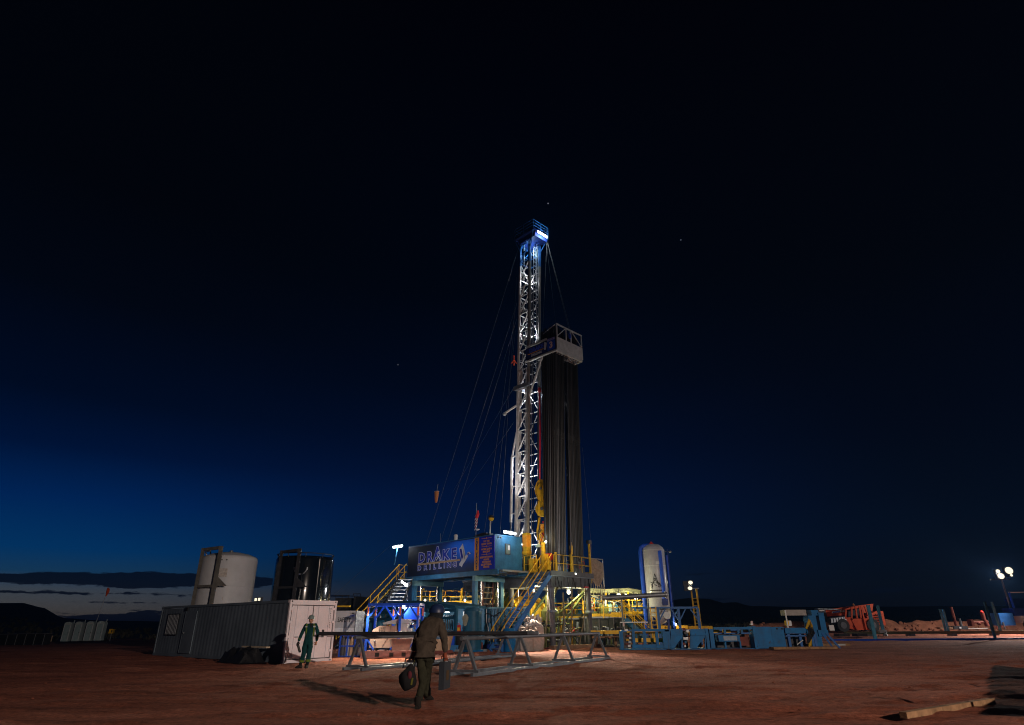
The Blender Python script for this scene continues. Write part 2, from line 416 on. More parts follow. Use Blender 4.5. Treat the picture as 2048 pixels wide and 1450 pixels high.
hm.f = [(j * (NU + 1) + i, j * (NU + 1) + i + 1, (j + 1) * (NU + 1) + i + 1, (j + 1) * (NU + 1) + i) for j in range(NR + 1) for i in range(NU)]
struct('hills', hm, HILLM)

# sagebrush on the slopes
sg = MB()
for _ in range(3600):
    if random.random() < .7: x = random.uniform(22, 190); y = random.uniform(78, 210)
    else: x = random.uniform(-170, 10); y = random.uniform(95, 190)
    u = x / y
    if abs(u) > 1.05: continue
    rr = sqrt(x * x + y * y); z = tz(x, y)
    if rr > R0:
        fr = (rr - R0) / (R1 - R0); uu = CX + F * x / (y * .917 + .4)
        d = ray(uu, hprof(uu)); top = CAM + d * (R1 / Vector((d.x, d.y)).length); z = max(z, -.6 + (top.z + .6) * fr ** 1.25)
    s = random.uniform(.35, .95)
    for k in range(7):
        a = random.uniform(0, 2 * pi); tl = random.uniform(.2, .7) * s; c = Vector((x + random.uniform(-.4, .4) * s, y + random.uniform(-.4, .4) * s, z))
        tip = c + Vector((cos(a) * tl, sin(a) * tl, s * random.uniform(.5, 1))); w = Vector((-sin(a), cos(a), 0)) * .22 * s
        sg.add([c - w * .4, c + w * .4, tip + w, tip - w + Vector((0, 0, .1 * s))], [(0, 1, 2, 3)])
link('sagebrush', sg.mesh('sagebrush', mat('sagebrush_leaves', (.085, .075, .048), .9, var=.5, scale=.8), False), None, kind='stuff')

# red dirt berm beyond the pipe yard, and its clods
bm = MB(); nb = 90
for i in range(nb + 1):
    x = 26 + 62 * i / nb
    for j, (dy, hh) in enumerate(((-1.8, 0), (-.9, .55), (0, .95), (1.0, .6), (2.2, 0))):
        yb = 72 + .02 * (x - 26)
        h = hh * (1 + .45 * noise.noise((x * .5, dy, 1))) + (.2 * noise.noise((x * 1.7, dy * 2, 5)) if hh else 0)
        bm.v.append((x, yb + dy + .3 * noise.noise((x, 4, dy)), tz(x, yb) + h - (.1 if not hh else 0)))
bm.f = [(i * 5 + j, (i + 1) * 5 + j, (i + 1) * 5 + j + 1, i * 5 + j + 1) for i in range(nb) for j in range(4)]
BERM = mat('berm_dirt', (.26, .10, .06), .95, var=.45, scale=1.4, bump=1.0, bscale=5)
struct('dirt_berm', bm, BERM)
cl = MB()
for _ in range(700):
    x = random.uniform(26, 88); dy = random.uniform(-2.4, 1.5); s = random.uniform(.06, .28)
    cl.ball((x, 72 + .02 * (x - 26) + dy, tz(x, 72) + max(0, .85 - .42 * abs(dy)) + s * .2), s, 5, 3, (1, random.uniform(.7, 1.2), random.uniform(.5, .9)))
link('dirt_clods', cl.mesh('dirt_clods', BERM, False), None, kind='stuff')
cl = MB()
for _ in range(380):                                             # small stones on the pad
    x = random.uniform(-18, 22); y = random.uniform(8.5, 40); s = random.choice((.008, .010, .012, .016, .03))
    cl.ball((x, y, tz(x, y) + .02 + s * .3), s, 5, 3, (1.2, 1, random.uniform(.5, .8)))
link('loose_stones', cl.mesh('loose_stones', DIRT, False), None, kind='stuff')

# ================================================================== CONTAINER
cbl = G(565, 1327.5); A_C = atan2(-.635, .77)               # front face runs to the back right
ex = Vector((.645, .764, 0)).normalized(); ey = Vector((-ex.y, ex.x, 0))
CRZ = atan2(ex.y, ex.x)
ct = thing('shipping_container', 'white steel shipping container with dark side and closed double doors at its lit end', 'container', cbl, CRZ)
CW, CL, CH = 2.44, 13.7, 2.56
# local frame: x = along door end, y = back along the dark long side
ex_ = MB()
def corr(mb, L, H, z0, x, dx, pitch=.28):
    pts = []; y = .16
    while y < L - .16:
        for (a, d) in ((0, 0), (.10, 0), (.14, 1), (.24, 1)):
            if y + a < L - .16: pts.append((y + a, d))
        y += pitch
    n = len(pts); vs = []
    for (yy, d) in pts: vs += [(x + dx * d, yy, z0), (x + dx * d, yy, z0 + H)]
    mb.add(vs, [(2 * i, 2 * i + 2, 2 * i + 3, 2 * i + 1) for i in range(n - 1)])
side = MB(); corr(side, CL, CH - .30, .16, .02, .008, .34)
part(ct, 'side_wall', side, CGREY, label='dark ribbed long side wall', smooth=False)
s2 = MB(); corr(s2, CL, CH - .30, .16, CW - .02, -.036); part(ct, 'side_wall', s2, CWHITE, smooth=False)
part(ct, 'back_wall', MB().bx(.1, CW - .1, CL - .06, CL - .02, .15, CH - .1), CWHITE)
rf = MB().bx(.05, CW - .05, .06, CL - .05, CH - .06, CH - .025)
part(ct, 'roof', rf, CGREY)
fl = MB().bx(.05, CW - .05, .1, CL - .1, .05, .16); part(ct, 'floor_frame', fl, DSTEEL)
for x in (0.0, CW - .09):
    for y in (0.0, CL - .1):
        part(ct, 'corner_post', MB().bx(x, x + .09, y, y + .1, .12, CH - .12), CWHITE if y == 0 else CGREY)
for z in (0, CH - .12):
    for x in (-.006, CW - .174):
        for y in (-.006, CL - .174):
            part(ct, 'corner_casting', MB().bx(x, x + .18, y, y + .18, z, z + .12), CWHITE if y < 1 else CGREY)
            if y < 1: part(ct, 'casting_hole', MB().bx(x + .06, x + .12, y - .004, y + .02, z + .03, z + .09), BLACK)
part(ct, 'bottom_rail', MB().bx(-.004, .06, .18, CL - .18, .02, .16), CGREY)
part(ct, 'top_rail', MB().bx(-.004, .06, .18, CL - .18, CH - .12, CH - .01), CGREY)
part(ct, 'door_header', MB().bx(.1, CW - .1, 0, .08, CH - .2, CH - .005), CWHITE)
part(ct, 'door_sill', MB().bx(.17, CW - .17, .0, .1, .01, .13), CWHITE)
for k in range(2):
    x0 = .12 + k * 1.105; x1 = x0 + 1.095
    dr = part(ct, 'door', MB().bx(x0, x1, .03, .075, .15, CH - .22), CWHITE)
    pn = MB()
    for (za, zb) in ((.24, .78), (.86, 1.42), (1.50, 2.20)):
        pn.bx(x0 + .10, x1 - .10, .018, .031, za, zb)
    part(dr, 'raised_panel', pn, CWHITE)
    gs = MB()
    for x in (x0, x1 - .014): gs.bx(x, x + .014, .022, .032, .15, CH - .22)
    for z in (.15, CH - .234): gs.bx(x0 + .014, x1 - .014, .022, .032, z, z + .014)
    part(dr, 'door_gasket', gs, BLACK)
    for xb in (x0 + .26, x1 - .26):
        part(dr, 'lock_bar', MB().tube((xb, -.012, .16), (xb, -.012, CH - .24), .017, 8), CWHITE)
        part(dr, 'lock_handle', MB().bx(xb - .01, xb + .34 if k else xb + .2, -.03, -.018, 1.02, 1.05), STEEL)
    for zh in (.4, 1.0, 1.6, 2.15):
        xh = x0 - .03 if k == 0 else x1 - .07
        part(dr, 'hinge', MB().bx(xh, xh + .10, -.006, .02, zh, zh + .1), CWHITE)
part(ct, 'data_plate', MB().bx(1.78, 1.9, .008, .0165, 1.0, 1.32), DSTEEL)
part(ct, 'latch_box', MB().bx(1.42, 1.53, .004, .0165, 1.03, 1.11), DSTEEL)
o = inst(ct, 'raised_rim', MB().bx(2.06, 2.075, .012, .030, 1.42, 2.25).mesh('raised_rim', BLACK))
for i, ch in enumerate('USA031003'):
    o = inst(ct, 'lettering', textmesh(ch, .095, BLACK, .002), (2.15, .012, 2.20 - i * .098), (pi / 2, 0, 0))
# dark side: louvre, side door, writing
lv = MB(); y0 = CL - 2.6
part(ct, 'vent_frame', MB().bx(-.03, .0, y0 + .02, y0 + 1.52, 1.05, 2.15), BLACK)
for k in range(8):
    part(ct, 'vent_slat', MB().bx(-.05, -.031, y0 + .09 + k * .18, y0 + .16 + k * .18, 1.1, 2.1), mat('slat_grey', (.20, .22, .25), .6))
sd = part(ct, 'side_door', MB().bx(-.035, -.002, y0 - 2.1, y0 - .75, .2, 2.25), CGREY)
for yy in (y0 - 2.1, y0 - .77): part(sd, 'door_trim', MB().bx(-.045, -.034, yy, yy + .03, .2, 2.25), CGREY)
part(sd, 'door_handle', MB().bx(-.07, -.036, y0 - 1.0, y0 - .86, 1.15, 1.2), GALV)
part(ct, 'vent_box', MB().bx(-.06, .0, y0 - .9, y0 - .62, 2.28, 2.45), BLACK)
for i, ch in enumerate('USA0310'):
    inst(ct, 'lettering', textmesh(ch, .16, BLACK, .002), (-.008, CL - .3, 2.2 - i * .2), (pi / 2, 0, -pi / 2))
# twin flood lamp fixed on the container's edge
hp = loc_of(P(516, 1198, 32.4), ct)
fx = part(ct, 'twin_flood_lamp', MB().beam((hp.x + .1, hp.y, CH - .05), (hp.x + .1, hp.y, CH + .06), .05), DSTEEL)
for dy in (-.17, .17):
    part(fx, 'lamp_head', MB().bx(hp.x - .02, hp.x + .10, hp.y + dy - .13, hp.y + dy + .13, CH + .06, CH + .25), DSTEEL)
    part(fx, 'lamp_lens', MB().bx(hp.x - .035, hp.x - .0205, hp.y + dy - .10, hp.y + dy + .10, CH + .09, CH + .22), FLOODM)
q = ct.matrix_world
cw = Matrix.Translation(cbl) @ Matrix.Rotation(CRZ, 4, 'Z')
lamp(cw @ Vector((hp.x - .35, hp.y, CH + .2)), 60, (1, .95, .85), cw @ Vector((hp.x - 4, hp.y, -1)), 150, .1)

# tarp heap with a plank against the dark side
th = MB(); hc = loc_of(G(490, 1322), ct); N1, N2 = 26, 12
for i in range(N1 + 1):
    for j in range(N2 + 1):
        a = i / N1; b_ = j / N2
        hgt = .50 * sst(a, 0, .18) * (1 - sst(a, .82, 1)) * sst(b_, 0, .25) * (1 - sst(b_, .8, 1))
        hgt *= 1 + .5 * noise.noise((a * 7, b_ * 4, 2)); th.v.append((-1.35 + b_ * 1.2, .9 + a * 2.5 + .15 * noise.noise((a * 9, b_ * 5, 0)), hgt + .03 + .1 * (hgt > .05) * noise.noise((a * 22, b_ * 11, 6))))
th.f = [(i * (N2 + 1) + j, (i + 1) * (N2 + 1) + j, (i + 1) * (N2 + 1) + j + 1, i * (N2 + 1) + j + 1) for i in range(N1) for j in range(N2)]
solo('tarpaulin_heap', th, TARP, 'crumpled black tarpaulin heap on the dirt against the dark side of the container', 'tarpaulin', loc=cbl, rz=CRZ)
solo('plank', MB().bx(-.34, -.14, .95, 3.1, .60, .66), mat('pale_plank', (.5, .42, .32), .8, var=.3), 'pale timber plank lying on top of the black tarpaulin heap', 'plank', loc=cbl, rz=CRZ)

# ================================================================== TANKS
def tank(uL, uR, vtop, Y, M, fm, name, label, sup, dome):
    L_ = P(uL, vtop, Y); R_ = P(uR, vtop, Y); r = (R_.x - L_.x) / 2; H = (L_.z + R_.z) / 2
    c = Vector(((L_.x + R_.x) / 2, Y, tz((L_.x + R_.x) / 2, Y)))
    T = thing(name, label, 'tank', c); H -= c.z
    part(T, 'shell', MB().lathe([(r * .97, .1), (r, .16), (r, H * .5), (r, H - .22), (r * .985, H - .12), (r * .94, H - .03), (r * .9, H)], 48), M)
    if dome: part(T, 'dome', MB().lathe([(r * .9, H), (r * .7, H + .14), (r * .4, H + .25), (.02, H + .31)], 48), M)
    else: part(T, 'lid', MB().lathe([(r * .93, H - .02), (r * .5, H + .05), (.02, H + .1)], 40), M)
    part(T, 'base_ring', MB().lathe([(r * 1.03, 0), (r * 1.03, .1)], 40), DSTEEL)
    for z in (H * .34, H * .67): part(T, 'weld_seam', MB().lathe([(r * 1.001, z - .02), (r + .012, z), (r * 1.001, z + .02)], 48), M)
    return T, c, r, H
T, c, r, H = tank(409, 513, 1114, 41.5, WHITE, STEEL, 'storage_tank', 'tall white cylindrical tank with domed top and ladder frame behind the container', 1, True)
part(T, 'filler_cap', MB().lathe([(.12, H + .25), (.12, H + .4), (.05, H + .42)], 12), STEEL)
part(T, 'lifting_eye', MB().poly([(-r * .68, -r * .4, H - .1), (-r * .78, -r * .45, H + .25), (-r * .62, -r * .4, H + .32), (-r * .58, -r * .38, H - .05)], .05, 8), WHITE)
inst(T, 'hazard_label', MB().bx(-.32, .32, -.01, .01, 0, .5).mesh('hazard_label', mat('faded_label', (.50, .47, .45), .6, var=.5, scale=8)), (r * .22, -r * .985, H - 1.35), (0, 0, .2))
for dx in (-.1, .05, .2): inst(T, 'stencil_mark', MB().bx(-.04, .04, -.004, .004, 0, .05).mesh('stencil_mark', BLACK), (r * .1 + dx * 2, -r * .998 , H - .36), (0, 0, .14))
def ladder_frame(T, c, r, H, pts, Y, M, rungs):
    (u0, v0), (u1, v1), (u2, v2), (u3, v3) = pts
    a0 = loc_of(P(u0, v0, Y), T); b0 = loc_of(P(u1, v1, Y - .5), T)
    xa, xb = a0.x, b0.x; za, zb = a0.z, b0.z; ya = Y - c.y; yb = Y - .5 - c.y
    fr = part(T, 'ladder_frame', MB().beam((xa, ya, 0), (xa, ya, za), .17, .15), M)
    part(fr, 'upright', MB().beam((xb, yb, 0), (xb, yb, zb), .20, .16), M)
    part(fr, 'top_bar', MB().beam((xa + .1, ya, za - .1), (xb - .1, yb, zb - .1), .18), M)
    part(fr, 'cross_bar', MB().beam((xa + .1, ya, za * .62), (xb - .1, yb, za * .62), .14), M)
    for z in (za * .3, za * .62): part(fr, 'stay', MB().beam((xb, yb + .1, z), (xb + .3, 0, z), .1, .12), M)
    part(fr, 'gusset', MB().ext([(xb + .1, yb, za * .62), (xb + .1, yb, za * .62 + .55), (xb + .75, yb, za * .62)], (0, .04, 0)), M)
    for k in range(rungs): part(T, 'rung', MB().tube((xa + .12, ya + .25, .5 + k * .32), (xa + .62, ya + .2, .5 + k * .32), .02, 6), M)
    part(T, 'ladder_rail', MB().tube((xa + .6, ya + .2, .2), (xa + .6, ya + .2, H - .3), .03, 6), M)
ladder_frame(T, c, r, H, [(407, 1096), (443, 1092), (0, 0), (0, 0)], 39.9, mat('frame_beige_paint', (.125, .12, .11), .55, rust=.3, var=.3), 16)
T, c, r, H = tank(556, 667, 1116, 42.5, BTANK, DSTEEL, 'storage_tank', 'tall glossy black cylindrical tank with ladder frame behind the container doors', 1, False)
part(T, 'rim_rail', MB().poly([(r * .97 * cos(a), r * .97 * sin(a), H + .16) for a in np.linspace(0, 2 * pi, 33)], .03, 6), DSTEEL)
for k in range(10): part(T, 'rail_stub', MB().tube((r * .97 * cos(k * .628), r * .97 * sin(k * .628), H - .1), (r * .97 * cos(k * .628), r * .97 * sin(k * .628), H + .16), .025, 6), DSTEEL)
part(T, 'drain_pipe', MB().poly([(r * .28, -r - .06, .3), (r * .28, -r - .06, H * .8), (r * .36, -r * .95, H * .84)], .045, 8), BTANK)
part(T, 'gauge_pipe', MB().tube((r * .74, -r * .72, .3), (r * .74, -r * .72, H - .2), .04, 8), BTANK)
part(T, 'manway', MB().poly([(r * .2 + .42 * cos(a), -r * .99, H - .75 + .42 * sin(a)) for a in np.linspace(pi * 1.0, 2 * pi, 12)], .045, 8), GALV)
ladder_frame(T, c, r, H, [(564, 1101), (600, 1097), (0, 0), (0, 0)], 40.8, DSTEEL, 16)

# ================================================================== FAR LEFT: toilets, bins, flag, sign
def toilet(u0, u1, vb, Yd, label, lit):
    a = P(u0, vb, Yd); b_ = P(u1, vb, Yd); w = (b_.x - a.x)
    T = thing('portable_toilet', label, 'portable toilet', ((a.x + b_.x) / 2, Yd, a.z), radians(8), 'portable toilets in a row')
    H = 2.05; h = w / 2 * .80
    part(T, 'cabin', MB().bx(-h, h, -h, h, .08, H), CAB)
    rf = MB(); n = 10
    pr = [(h * 1.05 * cos(pi * k / n), 0, H + .3 * sin(pi * k / n)) for k in range(n + 1)]
    rf.ext([(x, -h * 1.05, z) for x, _, z in pr], (0, 2.1 * h, 0)); part(T, 'roof', rf, CAB)
    part(T, 'skid', MB().bx(-h, h, -h * 1.02, h * 1.02, 0, .08), BLACK)
    dr = part(T, 'door', MB().bx(-h * .8, h * .8, -h - .035, -h - .002, .14, H - .06), CAB2)
    part(dr, 'door_frame', MB().poly([(-h * .82, -h - .04, .14), (-h * .82, -h - .04, H - .1), (-h * .5, -h - .04, H + .02), (h * .5, -h - .04, H + .02), (h * .82, -h - .04, H - .1), (h * .82, -h - .04, .14)], .035, 6), WHITE)
    part(dr, 'latch', MB().bx(h * .5, h * .7, -h - .06, -h - .036, 1.0, 1.1), BLACK)
    part(T, 'vent_pipe', MB().tube((h * .7, h * .7, H), (h * .7, h * .7, H + .5), .05, 6), CAB)
CAB = mat('toilet_grey_plastic', (.36, .44, .46), .5, var=.15); CAB2 = mat('toilet_door_plastic', (.28, .38, .42), .5, var=.2)
YT = 84
for i, (u0, ll) in enumerate(((121, 'grey portable toilet at the left end of the row of four'), (143, 'second grey portable toilet from the left end of the row'),
                          (166, 'third grey portable toilet from the left, beneath the whip flag'), (187, 'grey portable toilet at the right end of the row of four'))):
    toilet(u0 + 1, u0 + 18, 1284 - i * .6, YT, ll, True)
for i in range(5):
    a = P(4 + i * 18.5, 1293 - i * .4, 76); w = 1.12
    T = thing('waste_bin', ('black square waste bin at the left edge of the photo', 'black square waste bin, second from the left edge', 'black square waste bin in the middle of the far left row', 'black square waste bin, second from the row\'s right end', 'black square waste bin next to the small pale crate')[i],
              'waste bin', (a.x + .3, 76, a.z), radians(-8), 'black bins in a row at far left')
    part(T, 'bin_body', MB().bx(-.52, .52, -.5, .5, .12, 1.25), BLACK)
    part(T, 'lid', MB().bx(-.55, .55, -.53, .53, 1.252, 1.33), GREY)
    for x in (-.42, .42): part(T, 'wheel', MB().tube((x, -.42, .09), (x + .06, -.42, .09), .09, 10), GALV)
    part(T, 'edge_strip', MB().bx(.49, .53, -.53, -.49, .14, 1.24), GALV)
a = P(94, 1283, 77)
T = thing('crate', 'small pale crate beside the black bins at far left', 'crate', (a.x, 77, a.z))
part(T, 'crate_body', MB().bx(-.3, .3, -.3, .3, 0, .62), TAN)
for z in (.08, .28, .48): part(T, 'crate_slat', MB().bx(-.32, .32, -.325, -.302, z, z + .1), BAGM)
a = P(189, 1250, 87); b1 = P(212, 1190, 87)
T = thing('whip_flag', 'tall thin whip pole with an orange pennant behind the portable toilets', 'flag', (a.x, 87, a.z - 1.2))
tp = loc_of(b1, T)
part(T, 'pole', MB().poly([(0, 0, 0), (tp.x * .45, 0, tp.z * .5), (tp.x, 0, tp.z + .3)], .025, 6), WHITE)
pp = loc_of(P(215, 1184, 87), T)
part(T, 'pennant', MB().poly([(pp.x - .1, 0, pp.z + .55), (pp.x, .02, pp.z + .35), (pp.x + .02, 0, pp.z), (pp.x - .06, 0, pp.z - .55)], [.06, .2, .2, .05], 8), mat('orange_pennant', (.8, .10, .03), .7, emit=None))
a = P(223, 1266, 80)
T = thing('warning_sign', 'small yellow warning sign on a stake beside the toilets', 'sign', (a.x, 80, a.z - .9))
part(T, 'stake', MB().bx(-.03, .03, 0, .05, 0, 1.0), GALV); part(T, 'sign_board', MB().bx(-.36, .36, -.03, -.005, .85, 1.35), YELL)
part(T, 'sign_mark', MB().bx(-.06, .06, -.036, -.031, .95, 1.25), BLACK)

# ================================================================== SAFETY TRAILER + CAGES
def face_cam(mb, u0, v0, u1, v1, Y, d):
    """box at depth Y covering the pixel rectangle, d deep"""
    vm = (v0 + v1) / 2; a = P(u0, vm, Y); b_ = P(u1, vm, Y); zt = P((u0 + u1) / 2, v0, Y).z; zb = P((u0 + u1) / 2, v1, Y).z
    return mb.bx(a.x, b_.x, Y, Y + d, zb, zt)
YS = 36.0
g = P(690, 1310, YS); T = thing('safety_trailer', 'white boxy trailer lettered TOTAL SAFETY half hidden behind the container', 'trailer', (g.x, YS, 0))
a = loc_of(P(640, 1245, YS), T); b_ = loc_of(P(711, 1245, YS), T); zt = P(690, 1221.5, YS).z; zb = P(690, 1269, YS).z
part(T, 'trailer_body', MB().bx(a.x - .9, b_.x, 0, 2.0, zb, zt), mat('trailer_grey_white', (.42, .42, .44), .5, var=.1))
part(T, 'stripe', MB().bx(a.x - .9, b_.x - .01, -.006, -.001, zb + .0, zb + (zt - zb) * .27), mat('pale_stripe', (.62, .62, .64), .5))
part(T, 'edge_trim', MB().bx(b_.x - .03, b_.x + .012, -.012, 0, zb, zt), STEEL)
tm = textmesh('TOTAL SAFETY', .34, BLACK, .003, 0.003, 'RIGHT', .66)
tx = loc_of(P(702, 1240, YS), T); inst(T, 'lettering', tm, (tx.x, -.01, tx.z), (pi / 2, 0, 0))
for i, (t_, M) in enumerate((('1.888', BLACK), ('SAFE', RBLUE))):
    inst(T, 'lettering', textmesh(t_, .11, M, .003, .003, 'RIGHT', .9), (b_.x - .1, -.01, zt - .14 - i * .12), (pi / 2, 0, 0))
for x in (a.x + .4, b_.x - .5): part(T, 'jack_leg', MB().bx(x, x + .08, .1, .18, 0, zb), STEEL)
for x in (a.x - .5, a.x + .4):
    w = part(T, 'wheel', MB().tube((x, -.02, .36), (x, .2, .36), .36, 16), BLACK)
# blue gas cylinder cages below
a = G(676, 1308); sp = 33.6
T = thing('cylinder_cage', 'blue steel cage of upright gas cylinders under the TOTAL SAFETY trailer', 'cage', (P(678, 1309, sp).x, sp, 0))
x1 = loc_of(P(738, 1309, sp), T).x; zt = P(700, 1269, sp).z
for i in range(5):
    x = x1 * i / 4; part(T, 'post', MB().bx(x - .035, x + .035, -.035, .035, 0, zt), RBLUE); part(T, 'post', MB().bx(x - .035, x + .035, .8, .87, 0, zt), RBLUE)
for z in (.06, zt * .5, zt - .04): part(T, 'rail', MB().bx(-.02, x1 + .02, -.047, -.036, z - .03, z + .03), RBLUE)
part(T, 'mesh_panel', MB().bx(0, x1, .42, .43, .1, zt - .1), mat('dark_mesh', (.10, .10, .13), .6))
part(T, 'base', MB().bx(-.05, x1 + .05, -.05, .9, 0, .06), DBLUE)
for i in range(7):
    x = x1 * (i + .5) / 7 + .01
    if abs((x / x1 * 4) % 1) < .08: x += .05
    c_ = part(T, 'gas_cylinder', MB().lathe([(.10, .06), (.105, .1), (.105, zt * .72), (.08, zt * .8), (.03, zt * .84), (.03, zt * .9)], 12, (x, .16, 0)), (GREY, WHITE, TAN)[i % 3])

# ================================================================== BLUE LIFTING FRAME WITH MACHINE
YF = 32.6
A0 = P(728, 1312, YF); B0 = P(830, 1312, YF); zTop = P(780, 1207, YF).z; FW = B0.x - A0.x + .1
T = thing('lifting_frame_skid', 'bright blue lifting frame on a forklift skid around a pale machine', 'skid frame', (A0.x, YF, 0))
FD = 1.9
part(T, 'skid_base', MB().bx(-.15, FW + .12, -.1, FD, .02, .34), mat('skid_brown_paint', (.20, .10, .10), .6, rust=.3))
for x in (.55, 1.25, 1.85): part(T, 'fork_pocket', MB().bx(x, x + .2, -.106, -.1005, .08, .26), BLACK)
px = (0.03, .98, FW - .75, FW - .05)
for i, (x, y) in enumerate(((.03, 0), (.98, FD - .15), (1.64, 0), (FW - .06, FD - .15), (FW - .06, 0), (.03, FD - .15))):
    ps = part(T, 'post', MB().bx(x - .055, x + .055, y, y + .11, .34, zTop - .1), RBLUE)
    for dx in (-1, 1):
        xb = x + dx * .42
        if -.1 < xb < FW + .05: part(ps, 'knee_brace', MB().beam((x + dx * .05, y + .055, zTop - .62), (xb, y + .055, zTop - .12), .08), RBLUE)
    if y == 0:
        for dx in (-1, 1):
            xb = x + dx * .4
            if -.1 < xb < FW + .1: part(ps, 'foot_brace', MB().beam((x + dx * .05, y + .055, .85), (xb, y + .055, .38), .07), RBLUE)
    part(ps, 'marker_patch', MB().bx(x - .035, x + .035, y - .006, y - .001, zTop - .56, zTop - .16), mat('orange_reflector', (.8, .2, .05), .5))
for y in (0, FD - .15): part(T, 'top_beam', MB().bx(-.02, FW, y, y + .11, zTop - .1, zTop + .02), RBLUE)
for x in (.03, 1.64, FW - .06): part(T, 'cross_beam', MB().bx(x - .05, x + .05, .112, FD - .152, zTop - .095, zTop + .015), RBLUE)
part(T, 'blue_panel', MB().bx(FW - 1.0, FW - .12, FD - .5, FD - .44, 1.75, 2.3), RBLUE)
part(T, 'panel_shelf', MB().bx(FW - 1.3, FW - .1, FD - .6, FD - .3, 2.3, 2.34), WHITE)
pts = [(1.5, .5, zTop - .12 - .05 * k) for k in range(6)]
for k in range(14):
    o = part(T, 'chain_link', MB().poly([(1.5 + .035 * cos(a) * (k % 2), .5 + .035 * cos(a) * (1 - k % 2), zTop - .18 - k * .10 + .07 * sin(a)) for a in np.linspace(0, 2 * pi, 9)], .014, 5), GALV)
part(T, 'hoist_block', MB().bx(1.42, 1.58, .42, .58, zTop - 1.75, zTop - 1.55), GALV)
part(T, 'hoist_hose', MB().poly([(1.5, .5, zTop - 1.75), (1.48, .45, 1.8), (1.5, .4, 1.2), (1.45, .4, .9)], .06, 8), GALV)
# machine on the skid
T = thing('compressor', 'white machine with a warm-tinted slotted side panel sitting inside the blue frame', 'machine', (A0.x + .18, YF + .18, .34))
bd = MB().ext([(.0, 0, .12), (1.35, 0, .12), (1.35, 0, 1.12), (.42, 0, 1.12), (.12, 0, .95), (0, 0, .7)], (0, 1.1, 0)); part(T, 'side_panel', bd, WARMPANEL)
for i in range(5):
    for j in range(4): part(T, 'vent_slot', MB().beam((.42 + j * .085, -.004, .80 + i * .055), (.48 + j * .085, -.004, .82 + i * .055), .012, .02), BLACK)
part(T, 'door_seam', MB().beam((.62, -.004, .15), (.98, -.004, .72), .012), GREY)
part(T, 'door_seam', MB().beam((.98, -.004, .72), (.98, -.004, 1.1), .012), GREY)
for x in (.25, 1.25): part(T, 'tie_down', MB().ball((x, -.02, .42), .05, 8, 6), STEEL)
part(T, 'white_cabinet', MB().bx(1.37, 1.82, .02, 1.1, .05, 1.2), WHITE); part(T, 'cabinet_step', MB().bx(1.84, 2.0, .1, 1.0, .1, 1.0), WHITE)
hd = MB().ext([(.55, .1, 1.26), (1.4, .1, 1.45), (1.9, .1, 1.42), (1.9, .1, 1.22), (.6, .1, 1.18)], (0, .8, 0)); part(T, 'hood', hd, WHITE)
part(T, 'hose', MB().poly([(1.7, .2, 1.2), (1.95, .15, 1.32), (2.15, .15, 1.25), (2.2, .15, .95)], .04, 8), WHITE)
for x in (.2, .8, 1.3): part(T, 'foot', MB().bx(x, x + .12, .05, 1.0, -.03, .115), DSTEEL)
b0 = P(783, 1300, YF - .1)
T = thing('metal_bin', 'brown steel bin standing at the right end of the blue frame', 'bin', (b0.x, YF - .02, .34))
part(T, 'bin_body', MB().ext([(0, 0, 0), (.85, 0, 0), (.95, 0, .5), (-.05, 0, .5)], (0, .7, 0)), mat('bin_brown', (.16, .09, .08), .6, rust=.4))
part(T, 'bin_rim', MB().bx(-.08, .98, -.03, .73, .5, .54), mat('bin_brown', (.16, .09, .08)))
T = thing('electrical_cabinet', 'blue and white control cabinet behind the brown bin in the blue frame', 'cabinet', (P(800, 1290, YF + 1.0).x, YF + 1.0, .34))
part(T, 'cabinet_body', MB().bx(0, .8, 0, .4, 0, 1.15), RBLUE)
for x in (.08, .42): part(T, 'cabinet_door', MB().bx(x, x + .3, -.02, -.001, .15, 1.05), mat('cabinet_light_blue', (.10, .28, .6), .4))
part(T, 'label_plate', MB().bx(.25, .75, -.03, -.0205, .25, .55), WHITE)

# ================================================================== TRIANGULAR PIPE RACKS AND PIPES
def pipe_rack(c0, c1, n_ap, label, H=1.08, hw=.44, over=.25):
    c0 = Vector(c0); c1 = Vector(c1); d = (c1 - c0); Lr = d.length
    T = thing('pipe_rack', label, 'pipe rack', c0, atan2(d.y, d.x), 'triangular steel pipe racks')
    part(T, 'ridge_pipe', MB().tube((-over, 0, H), (Lr + over, 0, H), .062, 12), STEEL)
    for y in (-hw, hw): part(T, 'base_rail', MB().bx(-.25, Lr + .25, y - .05, y + .05, .0, .1), STEEL)
    for k in range(n_ap):
        x = Lr * k / (n_ap - 1)
        for y in (-hw, hw): part(T, 'leg', MB().beam((x, y, .1), (x, y * .06, H - .03), .085), STEEL)
        part(T, 'tie_bar', MB().bx(x - .04, x + .04, -hw - .1, hw + .1, .102, .17), STEEL)
    return T
n0 = (G(905, 1351) + G(955, 1352)) / 2; n1 = (G(1172, 1318) + G(1222, 1319)) / 2
dv = (n1 - n0).normalized()
pipe_rack(n0, n1, 4, 'near triangular steel pipe rack on red dirt right of the walking man')
m0 = (G(697, 1341) + G(731, 1340)) / 2; m0b = (G(985, 1313) + G(1030, 1315)) / 2
pipe_rack(m0, m0 + dv * (m0b - m0).length, 4, 'far triangular steel pipe rack in front of the blue lifting frame')
ax = (P(642, 1274, m0.y + .7)); bx_ = P(1074, 1277, n0.y + .9)
